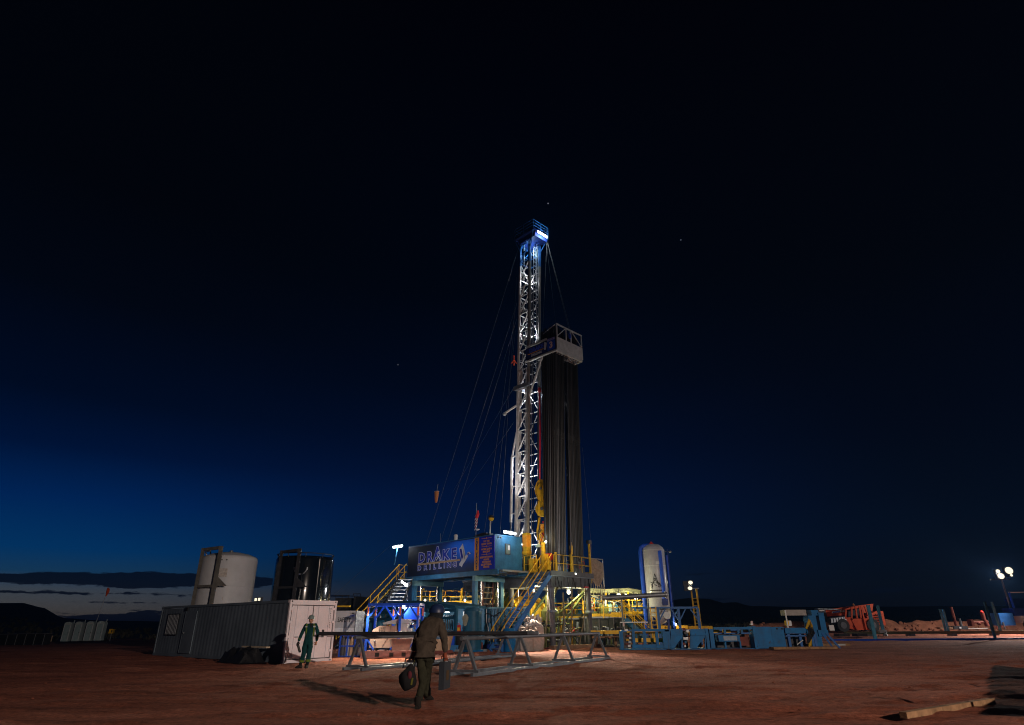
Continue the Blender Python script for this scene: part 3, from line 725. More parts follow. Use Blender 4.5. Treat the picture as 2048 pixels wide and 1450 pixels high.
for k, (dz, dy, lab) in enumerate(((0, 0, 'front one of three dark drill pipes lying across the two racks'), (0, .15, 'middle one of three dark drill pipes lying across the racks'), (0, .30, 'rear one of three dark drill pipes lying across the racks'))):
    za = 1.08 + .062 + .066
    a = Vector((ax.x, ax.y - .1 + dy, za)); b_ = Vector((bx_.x, bx_.y - .1 + dy, za)); d = (b_ - a).normalized()
    mb = MB().tube(a, b_, .064, 12)
    T = link('drill_pipe', mb.mesh('drill_pipe', DSTEEL), None, label=lab, category='pipe', group='drill pipes on the racks')
    part(T, 'tool_joint', MB().tube(a - d * .05, a + d * .32, .066, 12), DSTEEL); part(T, 'tool_joint', MB().tube(b_ - d * .32, b_ + d * .05, .066, 12), STEEL)

# ================================================================== PEOPLE
def skin(name, V, E, root, M, par=None, sub=2, label=None):
    me = bpy.data.meshes.new(name); names = list(V); ix = {k: i for i, k in enumerate(names)}
    me.from_pydata([V[k][0] for k in names], [(ix[a], ix[b]) for a, b in E], [])
    o = link(name, me, par, label=label)
    md = o.modifiers.new('skin', 'SKIN'); md.use_smooth_shade = True
    for k in names:
        r = V[k][1]; r = (tuple(x * 1.1 for x in r) if isinstance(r, tuple) else r * 1.12) if name == 'coverall' else r; sv = me.skin_vertices[0].data[ix[k]]; sv.radius = r if isinstance(r, tuple) else (r, r); sv.use_root = (k == root)
    sb = o.modifiers.new('sub', 'SUBSURF'); sb.levels = sb.render_levels = sub
    dg = bpy.context.evaluated_depsgraph_get(); dg.update()
    nm = bpy.data.meshes.new_from_object(o.evaluated_get(dg)); o.modifiers.clear(); o.data = nm; nm.name = name
    nm.materials.clear(); nm.materials.append(M); nm.polygons.foreach_set('use_smooth', [True] * len(nm.polygons)); bpy.data.meshes.remove(me)
    return o
def crumple(o, amp, sc):
    me = o.data; no = [v.normal.copy() for v in me.vertices]
    for v, n_ in zip(me.vertices, no):
        p = (v.co.x * sc[0], v.co.y * sc[1], v.co.z * sc[2])
        v.co += n_ * (amp * (abs(noise.noise(p)) * 1.6 - .35 + .5 * noise.noise((p[0] * 2.3, p[1] * 2.3, p[2] * 2.6))))
    return o
def hand(par, wrist, tip, side, M, name='hand', curl=.5, s=1.0):
    """palm + five separate fingers, pointing from wrist towards tip, thumb on `side` (a direction)"""
    wrist = Vector(wrist); d = (Vector(tip) - wrist).normalized(); sd = Vector(side); sd = (sd - d * sd.dot(d)).normalized(); n = d.cross(sd)
    mb = MB(); L = .095 * s
    mb.poly([wrist, wrist + d * .03 * s, wrist + d * L * .9], [.026 * s, .036 * s, .034 * s], 10)
    for k, (off, ln) in enumerate(((.030, .075), (.010, .085), (-.010, .08), (-.030, .06))):
        b0 = wrist + d * L * .8 + sd * off * s; m1 = b0 + d * ln * .5 * s + n * .01 * curl; m2 = m1 + (d * (1 - curl * .6) + n * curl) * ln * .32 * s; m3 = m2 + (d * (1 - curl) + n * (curl * 1.5)) * ln * .3 * s
        mb.poly([b0, m1, m2, m3], [.0105 * s, .0105 * s, .0095 * s, .007 * s], 7)
    t0 = wrist + d * .025 * s + sd * .028 * s; t1 = t0 + (d * .6 + sd * .8) * .04 * s; t2 = t1 + (d * .9 + sd * .2 + n * .4 * curl) * .035 * s
    mb.poly([t0, t1, t2], [.014 * s, .012 * s, .008 * s], 7)
    return part(par, name, mb, M)

# --- man in green coveralls in front of the container doors
fr_ = G(613, 1337); YM = fr_.y + .1
def Q(u, v, dy=0.0): return P(u, v, YM + dy)
T = thing('person', 'man in green coveralls and pale hard hat facing the camera before the white doors', 'person', (0, 0, 0))
aL = Q(600.5, 1329, .05); aR = Q(613.5, 1329.5, -.05); aL.z = max(aL.z, .12); aR.z = max(aR.z, .12)
hipc = Q(616.3, 1283)
V = {'pel': (hipc, (.17, .12)), 'waist': (Q(618, 1272), (.165, .12)), 'chest': (Q(620.5, 1258), (.20, .135)), 'neck0': (Q(622, 1248.5), (.10, .09)), 'neck': (Q(622.2, 1246), .062),
     'shL': (Q(611.5, 1251), .085), 'elL': (Q(603, 1268), .062), 'wrL': (Q(596.8, 1283), .045),
     'shR': (Q(632, 1250.5), .085), 'elR': (Q(635.8, 1267, .05), .062), 'wrR': (Q(632.8, 1283, -.05), .045),
     'hpL': (Q(611.5, 1288), .115), 'knL': (Q(608, 1306, -.04), .085), 'anL': (aL + Vector((.02, 0, .03)), .085),
     'hpR': (Q(620.5, 1288), .115), 'knR': (Q(618.5, 1306, -.06), .085), 'anR': (aR + Vector((.02, 0, .03)), .085)}
E = [('pel', 'waist'), ('waist', 'chest'), ('chest', 'neck0'), ('neck0', 'neck'), ('chest', 'shL'), ('shL', 'elL'), ('elL', 'wrL'), ('chest', 'shR'), ('shR', 'elR'), ('elR', 'wrR'),
     ('pel', 'hpL'), ('hpL', 'knL'), ('knL', 'anL'), ('pel', 'hpR'), ('hpR', 'knR'), ('knR', 'anR')]
crumple(skin('coverall', V, E, 'pel', GCOV, T, 3), .014, (9, 9, 6))
hd_ = Q(622.3, 1240.2)
mb = MB().ball(hd_, .098, 16, 12, (.82, .98, 1.18)); mb.tube(Q(622.2, 1249, .02), Q(622.3, 1243), .056, 10); part(T, 'head', mb, SKIN)
fx_ = part(T, 'face', MB().ball(hd_ + Vector((0, -.098, -.015)), .018, 8, 6, (.8, 1.2, 1.6)), SKIN)
for dx in (-.034, .034): part(fx_, 'eye', MB().ball(hd_ + Vector((dx, -.088, .015)), .012, 8, 6), BLACK)
part(fx_, 'mouth', MB().bx(hd_.x - .025, hd_.x + .025, hd_.y - .092, hd_.y - .085, hd_.z - .062, hd_.z - .054), mat('lips', (.25, .09, .07), .5))
for dx in (-.082, .082): part(T, 'ear', MB().ball(hd_ + Vector((dx, .01, -.01)), .028, 8, 6, (.5, .8, 1.2)), SKIN)
hz = hd_.z + .045
hh = part(T, 'hard_hat', MB().lathe([(.125, 0), (.122, .03), (.115, .07), (.09, .115), (.05, .14), (.01, .147)], 20, (hd_.x, hd_.y + .005, hz)), HHAT)
part(hh, 'brim', MB().ext([(hd_.x + .135 * cos(a), hd_.y - .01 + (.175 if sin(a) < 0 else .14) * sin(a), hz - .005) for a in np.linspace(0, 2 * pi, 21)[:-1]], (0, 0, .012)), HHAT)
part(hh, 'ridge', MB().poly([(hd_.x, hd_.y - .11, hz + .06), (hd_.x, hd_.y - .06, hz + .135), (hd_.x, hd_.y + .06, hz + .145)], .014, 6), HHAT)
def stripe(par, a, b_, w, off=-.0):
    part(par, 'reflective_stripe', MB().beam(a, b_, w, .02, (0, 1, 0)), HIVIZ)
for ua, ub in ((613.2, 612.6), (629.0, 627.2)):
    stripe(T, Q(ua, 1251, -.142), Q(ub, 1273, -.132), .05)
    stripe(T, Q(ua + (1 if ua < 620 else -1), 1248, -.10), Q(ua, 1251.5, -.142), .06)
part(T, 'name_patch', MB().beam(Q(626.5, 1253, -.155), Q(631, 1253, -.15), .05, .012, (0, 1, 0)), WHITE)
part(T, 'name_patch', MB().beam(Q(610.8, 1253.5, -.15), Q(614.6, 1253.5, -.155), .04, .012, (0, 1, 0)), WHITE)
part(T, 'undershirt', MB().ext([Q(619, 1248, -.115), Q(625.5, 1248, -.115), Q(622.3, 1256, -.15)], (0, .03, 0)), BLACK)
for j, rr in ((('wrL'), .062), (('wrR'), .062)):
    p = V[j][0]; e_ = V['elL' if j == 'wrL' else 'elR'][0]; d = (e_ - p).normalized(); part(T, 'cuff_stripe', MB().tube(p + d * .09, p + d * .15, rr, 12), HIVIZ)
for an, kn in (('anL', 'knL'), ('anR', 'knR')):
    p = V[an][0]; d = (V[kn][0] - p).normalized(); part(T, 'leg_stripe', MB().tube(p + d * .08, p + d * .16, .095, 14), HIVIZ)
for an, dx in ((aL, -.09), (aR, .01)):
    f0 = Vector((an.x, an.y, 0))
    mb = MB().poly([(f0.x, f0.y + .03, .19), (f0.x, f0.y + .03, .09), ], [.06, .062], 10)
    mb.poly([(f0.x - dx * .3, f0.y + .10, .055), (f0.x, f0.y + .02, .068), (f0.x + dx * .6, f0.y - .12, .055), (f0.x + dx, f0.y - .21, .04)], [.045, .062, .056, .03], 10)
    part(T, 'boot', mb, BOOT); 
hand(T, V['wrL'][0], Q(595.3, 1290), (1, -.3, 0), MATTEB, 'glove', .6, 1.1)
hand(T, V['wrR'][0], Q(630.6, 1290), (-1, -.4, 0), SKIN, 'hand', .5, 1.1)
solo('clipboard', MB().beam(Q(595, 1287, -.03), Q(600, 1304.5, -.05), .035, .20, (0, 1, 0)), MATTEB, 'thin dark clipboard hanging from the green coverall man\'s right hand', 'clipboard')

# --- walking man seen from behind, carrying a bag and a case
f1 = G(833, 1421); YW = f1.y
def Q(u, v, dy=0.0): return P(u, v, YW + dy)
T = thing('person', 'man in olive work jacket and dark hood walking away with a bag and a case', 'person', (0, 0, 0))
an1 = Vector((f1.x + .02, YW - .02, .10)); f2 = G(858, 1405); an2 = Vector((f2.x - .03, f2.y, .16))
V = {'wb': (Q(850, 1294, .09), (.16, .13)), 'pel': (Q(849, 1306, .05), (.168, .135)), 'hpL': (Q(843, 1318, .05), .115), 'knL': (Q(846.5, 1362, .12), .085), 'cfL': (Q(839, 1392, .06), .078), 'anL': (an1 + Vector((.0, 0, .06)), .075),
     'hpR': (Q(856.5, 1318, .05), .115), 'knR': (Q(853, 1362, .28), .085), 'cfR': (Q(853, 1388, .30), .076), 'anR': (an2 + Vector((0, .0, .04)), .07)}
E = [('wb', 'pel'), ('pel', 'hpL'), ('hpL', 'knL'), ('knL', 'cfL'), ('cfL', 'anL'), ('pel', 'hpR'), ('hpR', 'knR'), ('knR', 'cfR'), ('cfR', 'anR')]
crumple(skin('trousers', V, E, 'pel', DOLIVE, T, 3), .016, (9, 9, 6))
J = {'skirt': (Q(849.3, 1306.5, .05), (.188, .15)), 'hem': (Q(849.6, 1300, .07), (.205, .165)), 'wst': (Q(851, 1290, .10), (.195, .16)), 'mid': (Q(855, 1270, .20), (.20, .165)), 'chest': (Q(861, 1252, .32), (.205, .16)), 'top': (Q(867, 1240, .40), (.13, .12)), 
     'shL': (Q(849, 1246, .36), .095), 'elL': (Q(833, 1277, .22), .075), 'wrL': (Q(827, 1303, .14), .055),
     'shR': (Q(881, 1246, .36), .095), 'elR': (Q(888.5, 1280, .28), .075), 'wrR': (Q(890.3, 1306, .22), .055)}
E = [('skirt', 'hem'), ('hem', 'wst'), ('wst', 'mid'), ('mid', 'chest'), ('chest', 'top'), ('chest', 'shL'), ('shL', 'elL'), ('elL', 'wrL'), ('chest', 'shR'), ('shR', 'elR'), ('elR', 'wrR')]
crumple(skin('jacket', J, E, 'hem', OLIVE, T, 3), .017, (8, 8, 3.2))
hd_ = Q(873, 1228, .58)
part(T, 'head', MB().ball(hd_, .105, 14, 10, (.85, 1, 1.1)), SKIN)
part(T, 'hood_crown', MB().ball(Q(873, 1227, .54), .158, 18, 12, (.92, 1.0, 1.08)), HOOD)
h2 = {'b': (Q(872, 1233, .50), (.13, .12)), 'c': (Q(869, 1238, .42), (.175, .14)), 'd': (Q(864, 1243, .36), (.19, .13)),
      'l': (Q(853, 1243.5, .32), .075), 'r': (Q(883, 1244, .36), .07)}
skin('hood', h2, [('b', 'c'), ('c', 'd'), ('d', 'l'), ('d', 'r')], 'b', HOOD, T)
part(T, 'hat_crown', MB().lathe([(.172, 0), (.172, .02), (.165, .06), (.135, .125), (.08, .165), (.01, .178)], 22, Q(873.5, 1225.5, .55)), NAVY)
for ln, (an, dr) in enumerate(((an1, (0.0, 1, 0)), (an2, (.35, 1, 0)))):
    f0 = Vector((an.x, an.y, 0)); d = Vector(dr).normalized(); hz = .0 if ln == 0 else .03
    mb = MB().poly([f0 + Vector((0, 0, .24 + hz)), f0 + Vector((0, 0, .10 + hz))], [.066, .066], 10)
    mb.poly([f0 - d * .09 + Vector((0, 0, .055 + hz * 2)), f0 + d * .02 + Vector((0, 0, .07 + hz)), f0 + d * .14 + Vector((0, 0, .055)), f0 + d * .22 + Vector((0, 0, .04))], [.048, .062, .056, .035], 10)
    part(T, 'boot', mb, BOOT)
wl = V_ = J['wrL'][0]; hand(T, wl, Q(826, 1313, .12), (1, .3, 0), GLOVE, 'glove', .8, 1.2)
wr = J['wrR'][0]; hand(T, wr, Q(891, 1319, .2), (-1, .2, 0), GLOVE, 'glove', .8, 1.2)
part(T, 'belt_tool', MB().poly([Q(836, 1308, -.10), Q(835.5, 1313, -.10)], .02, 8), BLACK)
# bag
bc = Q(815, 1355, -.02)
T = thing('tool_bag', 'round dark tool bag hanging from the walking man\'s left hand', 'bag', bc)
mb = MB(); 
mb.ball((0, 0, 0), .2, 36, 26, (.86, .70, 1.12))
for i, v in enumerate(mb.v):
    w_ = Vector(v) * (1 + .22 * noise.noise((v[0] * 6, v[1] * 6, v[2] * 5)) + .09 * noise.noise((v[0] * 17, v[1] * 17, v[2] * 12)))
    if w_.z > .02: w_.x *= 1 - 1.9 * (w_.z - .02); w_.y *= 1 - 1.4 * (w_.z - .02); w_.x += .35 * (w_.z - .02)
    mb.v[i] = tuple(w_)
part(T, 'bag_body', mb, MATTEB)
hp2 = loc_of(Q(826, 1315, .1), T)
for dx in (-.10, .12): part(T, 'strap', MB().poly([(dx, .0, .16), ((dx + hp2.x) / 2 + dx * .4, .05, .25 + hp2.z * .25), tuple(hp2)], .014, 6), HOOD)
part(T, 'red_pouch', MB().ball((.06, -.12, .05), .06, 10, 8, (.7, .4, 1.2)), mat('pouch_red', (.07, .014, .02), .8))
part(T, 'yellow_tag', MB().beam((.12, -.12, .0), (.10, -.12, -.12), .03, .02), mat('dull_yellow_cloth', (.09, .09, .015), .9))
part(T, 'yellow_cord', MB().poly([tuple(hp2 + Vector((.02, -.05, .05))), tuple(hp2 + Vector((.05, -.08, -.06))), tuple(hp2 + Vector((.0, -.06, -.14)))], .008, 6), mat('dull_yellow_cloth', (.09, .09, .015), .9))
# case
cc = Q(888.5, 1346, .18); T = thing('tool_case', 'grey hard plastic case carried in the walking man\'s right hand', 'case', cc, radians(80))
part(T, 'case_body', MB().bx(-.24, .24, -.04, .04, -.28, .21), CASE)
part(T, 'case_lid', MB().bx(-.235, .235, -.065, -.041, -.27, .205), CASE)
part(T, 'case_handle', MB().poly([(-.09, 0, .21), (-.09, 0, .26), (.09, 0, .26), (.09, 0, .21)], .014, 8), BLACK)
part(T, 'case_label', MB().bx(-.08, .10, -.071, -.0655, -.12, .05), mat('faded_orange_label', (.06, .035, .015), .7))
for x in (-.15, .15): part(T, 'case_latch', MB().bx(x - .03, x + .03, -.095, -.057, .206, .225), GALV)

# ================================================================== FOREGROUND
a = G(1808, 1437); b_ = G(1985, 1407); d = (b_ - a); 
solo('timber_beam', MB().bx(0, d.length, -.06, .06, .0, .095), WOOD, 'squared timber lying on the red dirt at bottom right', 'timber', loc=a, rz=atan2(d.y, d.x))
# light tower standing out of the picture behind the photographer's right shoulder: it lights the yard
LT = Vector((26, -24, 0))
T = thing('light_tower', 'mobile light tower with four floodlights standing right behind the camera', 'light tower', LT, radians(30))
part(T, 'trailer_body', MB().bx(-.9, .9, -.6, .6, .45, 1.4), YELL)
for x in (-.75, .75): part(T, 'wheel', MB().tube((x - .1, -.6, .33), (x + .1, -.6, .33), .33, 16), BLACK)
part(T, 'mast', MB().bx(-.09, .09, -.09, .09, 1.4, 12.4), GALV); part(T, 'crossbar', MB().bx(-1.0, 1.0, -.04, .04, 12.4, 12.5), GALV)
for x in (-.8, -.3, .3, .8): part(T, 'floodlight', MB().bx(x - .2, x + .2, .05, .2, 12.35, 12.65), DSTEEL)
lamp(LT + Vector((-.3, .5, 12.5)), 74000, (1, .80, .66), LT + Vector((-9.5, 23, .5)), 72, .22, blend=.8)
# loaded pipe rail with stakes just outside the frame: throws the broad shadow at bottom right
ra = Vector((9.75, 9.35, 0)); rb = Vector((17.9, 20.3, 0)); rd = (rb - ra)
T = thing('stake_rail', 'raised steel pipe rail with thin stakes standing just outside the right edge', 'pipe rail', ra, atan2(rd.y, rd.x))
part(T, 'rail_beam', MB().bx(0, rd.length, -.10, .10, .72, 1.0), RBLUE)
for x in (.6, 5, 9.5, 14): part(T, 'stake', MB().bx(x - .03, x + .03, -.04, .04, 1.0, 1.62), RBLUE)
for x in (1.5, 7, 12.5): part(T, 'trestle_leg', MB().bx(x - .04, x + .04, -.05, .05, 0, .72), STEEL)

# ================================================================== DOGHOUSE (local frame: x = p, y = q)
def rig(name, label, cat, p=0, q=0, z=0, group=None): return thing(name, label, cat, R(p, q, z), RA, group)
ZF, DH, DL, DW = 4.85, 2.2, 9.8, 2.6
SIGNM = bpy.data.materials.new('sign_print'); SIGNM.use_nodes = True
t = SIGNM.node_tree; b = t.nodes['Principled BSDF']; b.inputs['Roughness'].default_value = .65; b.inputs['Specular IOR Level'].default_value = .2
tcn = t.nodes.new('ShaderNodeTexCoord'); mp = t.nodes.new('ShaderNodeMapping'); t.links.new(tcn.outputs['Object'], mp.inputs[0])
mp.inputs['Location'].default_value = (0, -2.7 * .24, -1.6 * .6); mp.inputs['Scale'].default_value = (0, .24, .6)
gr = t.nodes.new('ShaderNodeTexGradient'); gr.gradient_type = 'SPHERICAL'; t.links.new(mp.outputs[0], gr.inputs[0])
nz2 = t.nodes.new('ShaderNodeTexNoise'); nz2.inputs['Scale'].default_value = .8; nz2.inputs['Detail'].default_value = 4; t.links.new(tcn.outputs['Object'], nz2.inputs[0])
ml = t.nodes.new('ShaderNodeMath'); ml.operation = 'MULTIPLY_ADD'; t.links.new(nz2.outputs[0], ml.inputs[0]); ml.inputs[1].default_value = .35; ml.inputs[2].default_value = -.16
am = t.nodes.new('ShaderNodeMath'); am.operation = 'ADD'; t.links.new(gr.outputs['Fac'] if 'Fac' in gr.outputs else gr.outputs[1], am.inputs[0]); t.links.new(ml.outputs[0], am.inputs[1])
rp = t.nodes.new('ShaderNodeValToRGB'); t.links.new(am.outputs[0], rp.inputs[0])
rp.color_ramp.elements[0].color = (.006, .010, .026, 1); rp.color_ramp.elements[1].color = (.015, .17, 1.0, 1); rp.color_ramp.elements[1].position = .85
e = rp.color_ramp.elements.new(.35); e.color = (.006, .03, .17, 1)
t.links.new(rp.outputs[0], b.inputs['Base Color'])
T = rig('doghouse', 'raised blue driller\'s cabin with the big dark sign lettered DRAKE DRILLING', 'cabin', 0, 0, ZF)
part(T, 'wall', MB().bx(0.03, DW, DL - .06, DL, 0, DH), TEAL)
part(T, 'wall', MB().bx(0.03, DW, .0, .06, 0, DH), TEAL, label='lit teal end wall with a small window')
part(T, 'wall', MB().bx(DW - .06, DW, .062, DL - .062, 0, DH), TEAL)
part(T, 'wall', MB().bx(.03, .09, .062, DL - .062, 0, DH), TEAL)
part(T, 'roof', MB().bx(-.02, DW + .04, -.05, DL + .05, DH, DH + .06), TEAL)
fr = part(T, 'floor_frame', MB().bx(-.03, .15, -.3, DL + .1, -.30, -.004), TEAL)
part(fr, 'skid_beam', MB().bx(DW - .15, DW + .03, -.6, DL + .1, -.30, -.004), TEAL)
for i in range(9): part(fr, 'joist', MB().bx(.152, DW - .152, .2 + i * 1.15, .32 + i * 1.15, -.26, -.06), STEEL)
part(T, 'floor_plate', MB().bx(.0, DW, 0, DL, -.055, -.008), DSTEEL)
part(T, 'porch_edge', MB().bx(.15, DW + 1.1, -.62, -.5, -.16, -.04), GALV)
part(T, 'porch_plate', MB().bx(.1, DW + 1.1, -.5, -.002, -.12, -.05), STEEL)
part(T, 'eave_trim', MB().bx(-.025, -.0, 0, DL, DH - .05, DH), DBLUE)
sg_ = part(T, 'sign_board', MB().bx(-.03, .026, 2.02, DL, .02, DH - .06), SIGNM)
part(T, 'value_board', MB().bx(-.03, .026, 0.02, 1.56, .02, DH - .02), mat('value_board_blue', (.012, .025, .40), .35, var=.08))
ORS = mat('sign_orange', (.62, .27, .035), .5, var=.15, emit=None); SGREY = mat('sign_silver_print', (.52, .52, .58), .5, var=.15); SNAVY = mat('sign_navy_print', (.012, .028, .30), .45, var=.1)
part(T, 'orange_strip', MB().bx(-.03, .026, 1.562, 2.018, .02, DH - .02), ORS)
def stext(par, txt, q, z, size, M, dx=-.036, sx=1.0, offset=0.0, sp=1.0, ext=.002):
    return inst(par, 'lettering', textmesh(txt, size, M, ext, offset, 'CENTER', sx, sp), (dx, q, z), (pi / 2, 0, -pi / 2))
for txt, q, z, s, sx, sp in [('D', 8.05, 1.27, 1.0, 1.14, 1), ('R', 7.08, 1.27, 1.0, 1.14, 1), ('A', 6.15, 1.40, 1.34, 1.02, 1), ('K', 5.16, 1.27, 1.0, 1.16, 1), ('E', 4.25, 1.27, 1.0, 1.14, 1)] + [(c_, q_, .55, .48, 1.3, 1) for c_, q_ in zip('DRILLING', (8.29, 7.53, 6.99, 6.43, 5.80, 5.28, 4.75, 4.12))]:
    stext(T, txt, q, z, s, SGREY, -.034, sx, .062 if s > .6 else .034, sp); stext(T, txt, q, z, s, SNAVY, -.042, sx, .034 if s > .6 else .012, sp)
part(T, 'sign_bar', MB().bx(-.040, -.0345, 3.55, 8.5, .77, .89), mat('sign_tan_print', (.36, .23, .11), .5)); 
# derrick drawn in the letter A
for (a, b_) in (((5.72, .98), (6.12, 1.35)), ((6.24, .98), (5.84, 1.35)), ((5.86, 1.38), (6.05, 1.62)), ((6.10, 1.38), (5.91, 1.62))):
    part(T, 'sign_line', MB().beam((-.049, a[0], a[1]), (-.049, b_[0], b_[1]), .05, .006, (1, 0, 0)), SGREY)
# flying duck emblem: silver outline, navy wing
def dk(x, y): return (2.2 + (1130 - x) / 205 * 1.42, DH - .06 - (y - 240) / 470 * 2.05)
def sil(pts, M, dx, name):
    mb = MB(); mb.ext([(dx, *dk(x, y)) for x, y in pts], (-.004, 0, 0)); part(T, name, mb, M)
sil([(970, 290), (935, 350), (918, 362), (938, 470), (958, 552), (925, 600), (930, 628), (955, 640), (965, 655), (985, 610), (1015, 570), (1045, 520), (1062, 496), (1050, 480), (1075, 470), (1103, 466), (1075, 428), (1052, 440), (1040, 470), (1022, 498), (1008, 430), (990, 350)], SGREY, -.034, 'emblem_outline')
sil([(955, 365), (930, 375), (945, 460), (965, 545), (985, 500), (968, 430)], SNAVY, -.040, 'emblem_wing')
sil([(1052, 448), (1045, 472), (1062, 478), (1074, 462), (1066, 440)], SNAVY, -.040, 'emblem_head')
for k in range(4): part(T, 'emblem_feather', MB().beam((-.041, *dk(985 + k * 8, 380 + k * 30)), (-.041, *dk(1000 + k * 6, 520 + k * 10)), .018, .004, (1, 0, 0)), mat('sign_grey_print', (.2, .2, .24), .5))
for i, ch in enumerate('CORE VALUES'):
    if ch != ' ': stext(T, ch, 1.79, DH - .2 - i * .182, .27, DBLUE, -.036, 1.0, .012)
for txt, z, s in (('DO THE', 1.86, .165), ('RIGHT THING', 1.68, .165), ('WORK SAFE &', 1.34, .165), ('EFFICIENT', 1.17, .165), ('BE EXCEPTIONAL', .82, .165), ('PEOPLE', .66, .165), ('PROVIDING', .50, .165), ('EXCEPTIONAL', .34, .165), ('SERVICE', .19, .165)):
    stext(T, txt, .79, z, s, ORS, -.036, .98, .006)
for z in (2.06, 1.52, 1.0):
    part(T, 'sign_rule', MB().bx(-.037, -.031, .3, 1.3, z - .012, z + .012), ORS); part(T, 'sign_star', MB().ext([(-.039, .79, z - .06), (-.039, .72, z), (-.039, .79, z + .06), (-.039, .86, z)], (.006, 0, 0)), ORS)
wn = part(T, 'window', MB().bx(.95, 1.45, -.03, -.001, 1.0, 1.72), DSTEEL); part(wn, 'pane', MB().bx(1.0, 1.4, -.036, -.031, 1.05, 1.67), GLASS)
part(wn, 'paper', MB().bx(1.22, 1.38, -.041, -.037, 1.3, 1.6), WHITE); part(wn, 'window_bar', MB().bx(1.18, 1.21, -.042, -.037, 1.05, 1.67), STEEL)
part(T, 'roof_vent', MB().tube((.4, 4.6, DH + .06), (.4, 4.6, DH + .42), .13, 12), WHITE); part(T, 'roof_vent_cap', MB().lathe([(.16, 0), (.12, .1), (.02, .14)], 14, (.4, 4.6, DH + .4)), WHITE)
part(T, 'antenna', MB().tube((.3, 6.3, DH + .06), (.3, 6.3, DH + .75), .015, 5), GALV)
for x in (.7, .95): part(T, 'end_wall_light', MB().ball((x - .4, -.05, DH - .12), .05, 8, 6), GALV)
for k, x in enumerate((.6, 1.3, 2.0)): part(T, 'wall_seam', MB().bx(x, x + .015, -.006, -.001, .02, DH - .04), TEAL)
# roof clutter at the corner
part(T, 'roof_horn', MB().poly([(.2, 1.0, DH + .18), (.25, 1.6, DH + .2), (.22, 2.3, DH + .12)], [.10, .12, .08], 8), DSTEEL)
part(T, 'roof_box', MB().bx(.15, .5, .7, 1.2, DH + .06, DH + .2), DSTEEL)
# flag, roof lamps
fp = R(.15, 2.1, ZF + DH + .06)
T = thing('flag_pole', 'thin pole with a limp striped red and white flag on the doghouse roof', 'flag', fp)
top = loc_of(P(940, 1006, fp.y), T)
part(T, 'pole', MB().tube((0, 0, 0), (0, 0, top.z), .02, 6), GALV)
fz = loc_of(P(942, 1022, fp.y), T).z; fb = loc_of(P(942, 1062, fp.y), T).z
FR = mat('flag_red', (.45, .03, .04), .85, var=.1); FW_ = mat('flag_white', (.62, .58, .58), .85, var=.1)
for k in range(9):
    a = k / 9; z0 = fb + (fz - fb) * (a * .8); z1 = z0 + (fz - fb) * .24; xx = -.06 + .02 * (k % 2)
    part(T, 'flag_stripe', MB().ext([(xx - .05, .02 * k, z0), (xx + .10 + .012 * k, .02 * k + .03, z0 + .30), (xx + .13 + .012 * k, .02 * k, z0 + .42), (xx - .03, .02 * k + .02, z0 + .12)], (.0, .035, 0)), FR if k % 2 else FW_)
part(T, 'flag_canton', MB().poly([(.02, .0, fz - .5), (.10, .03, fz - .2), (.12, 0, fz + .05)], [.10, .12, .03], 8), FR)
part(T, 'dish', MB().lathe([(.02, 0), (.16, .05), (.2, .1)], 12, (.08, -.05, .45)), WHITE)
def tube_lamp(name, label, a, b_, M=TUBE, r=.075, post=None):
    a = Vector(a); b_ = Vector(b_); T = thing(name, label, 'lamp', (a + b_) / 2); o = (a + b_) / 2
    part(T, 'housing', MB().beam(a - o + Vector((0, .03, .10)), b_ - o + Vector((0, .03, .10)), .16, .06), DSTEEL)
    part(T, 'lit_tube', MB().tube(a - o, b_ - o, r, 8), M)
    if post is not None: part(T, 'lamp_post', MB().tube(Vector(post) - o, Vector((0, .05, .1)), .05, 8), TEAL)
    return T
l1 = R(.05, 11.05, 0); 
tube_lamp('tube_lamp', 'lit white tube lamp on a thin blue post left of the DRAKE sign', P(786, 1094.5, l1.y), P(805, 1091.5, l1.y), TUBE, .085, P(788.5, 1130, l1.y))
lamp(P(795, 1096, l1.y - .1), 130, COOL, None, size=.15)
l2 = R(.2, -.1, 0)
tube_lamp('tube_lamp', 'lit white tube lamp on the doghouse roof above the small window', P(1008, 1063.5, l2.y + .6), P(1031, 1067.5, l2.y + 1.0), TUBE, .085)
lamp(P(1022, 1068, l2.y + .15), 75, COOL, None, size=.15)
l3 = P(809, 1167, 45.6)
tube_lamp('tube_lamp', 'lit slanted tube lamp under the doghouse by the white steps', P(804.5, 1163, 45.6), P(813.5, 1170.5, 45.2), TUBE, .10)
lamp(l3 + Vector((.1, -.4, -.1)), 520, (.95, .97, 1), None, size=.15)

lamp(P(1024, 1060, l2.y + .9), 1500, (1, .95, .92), R(3.35, .65, 14.5), 46, .12)
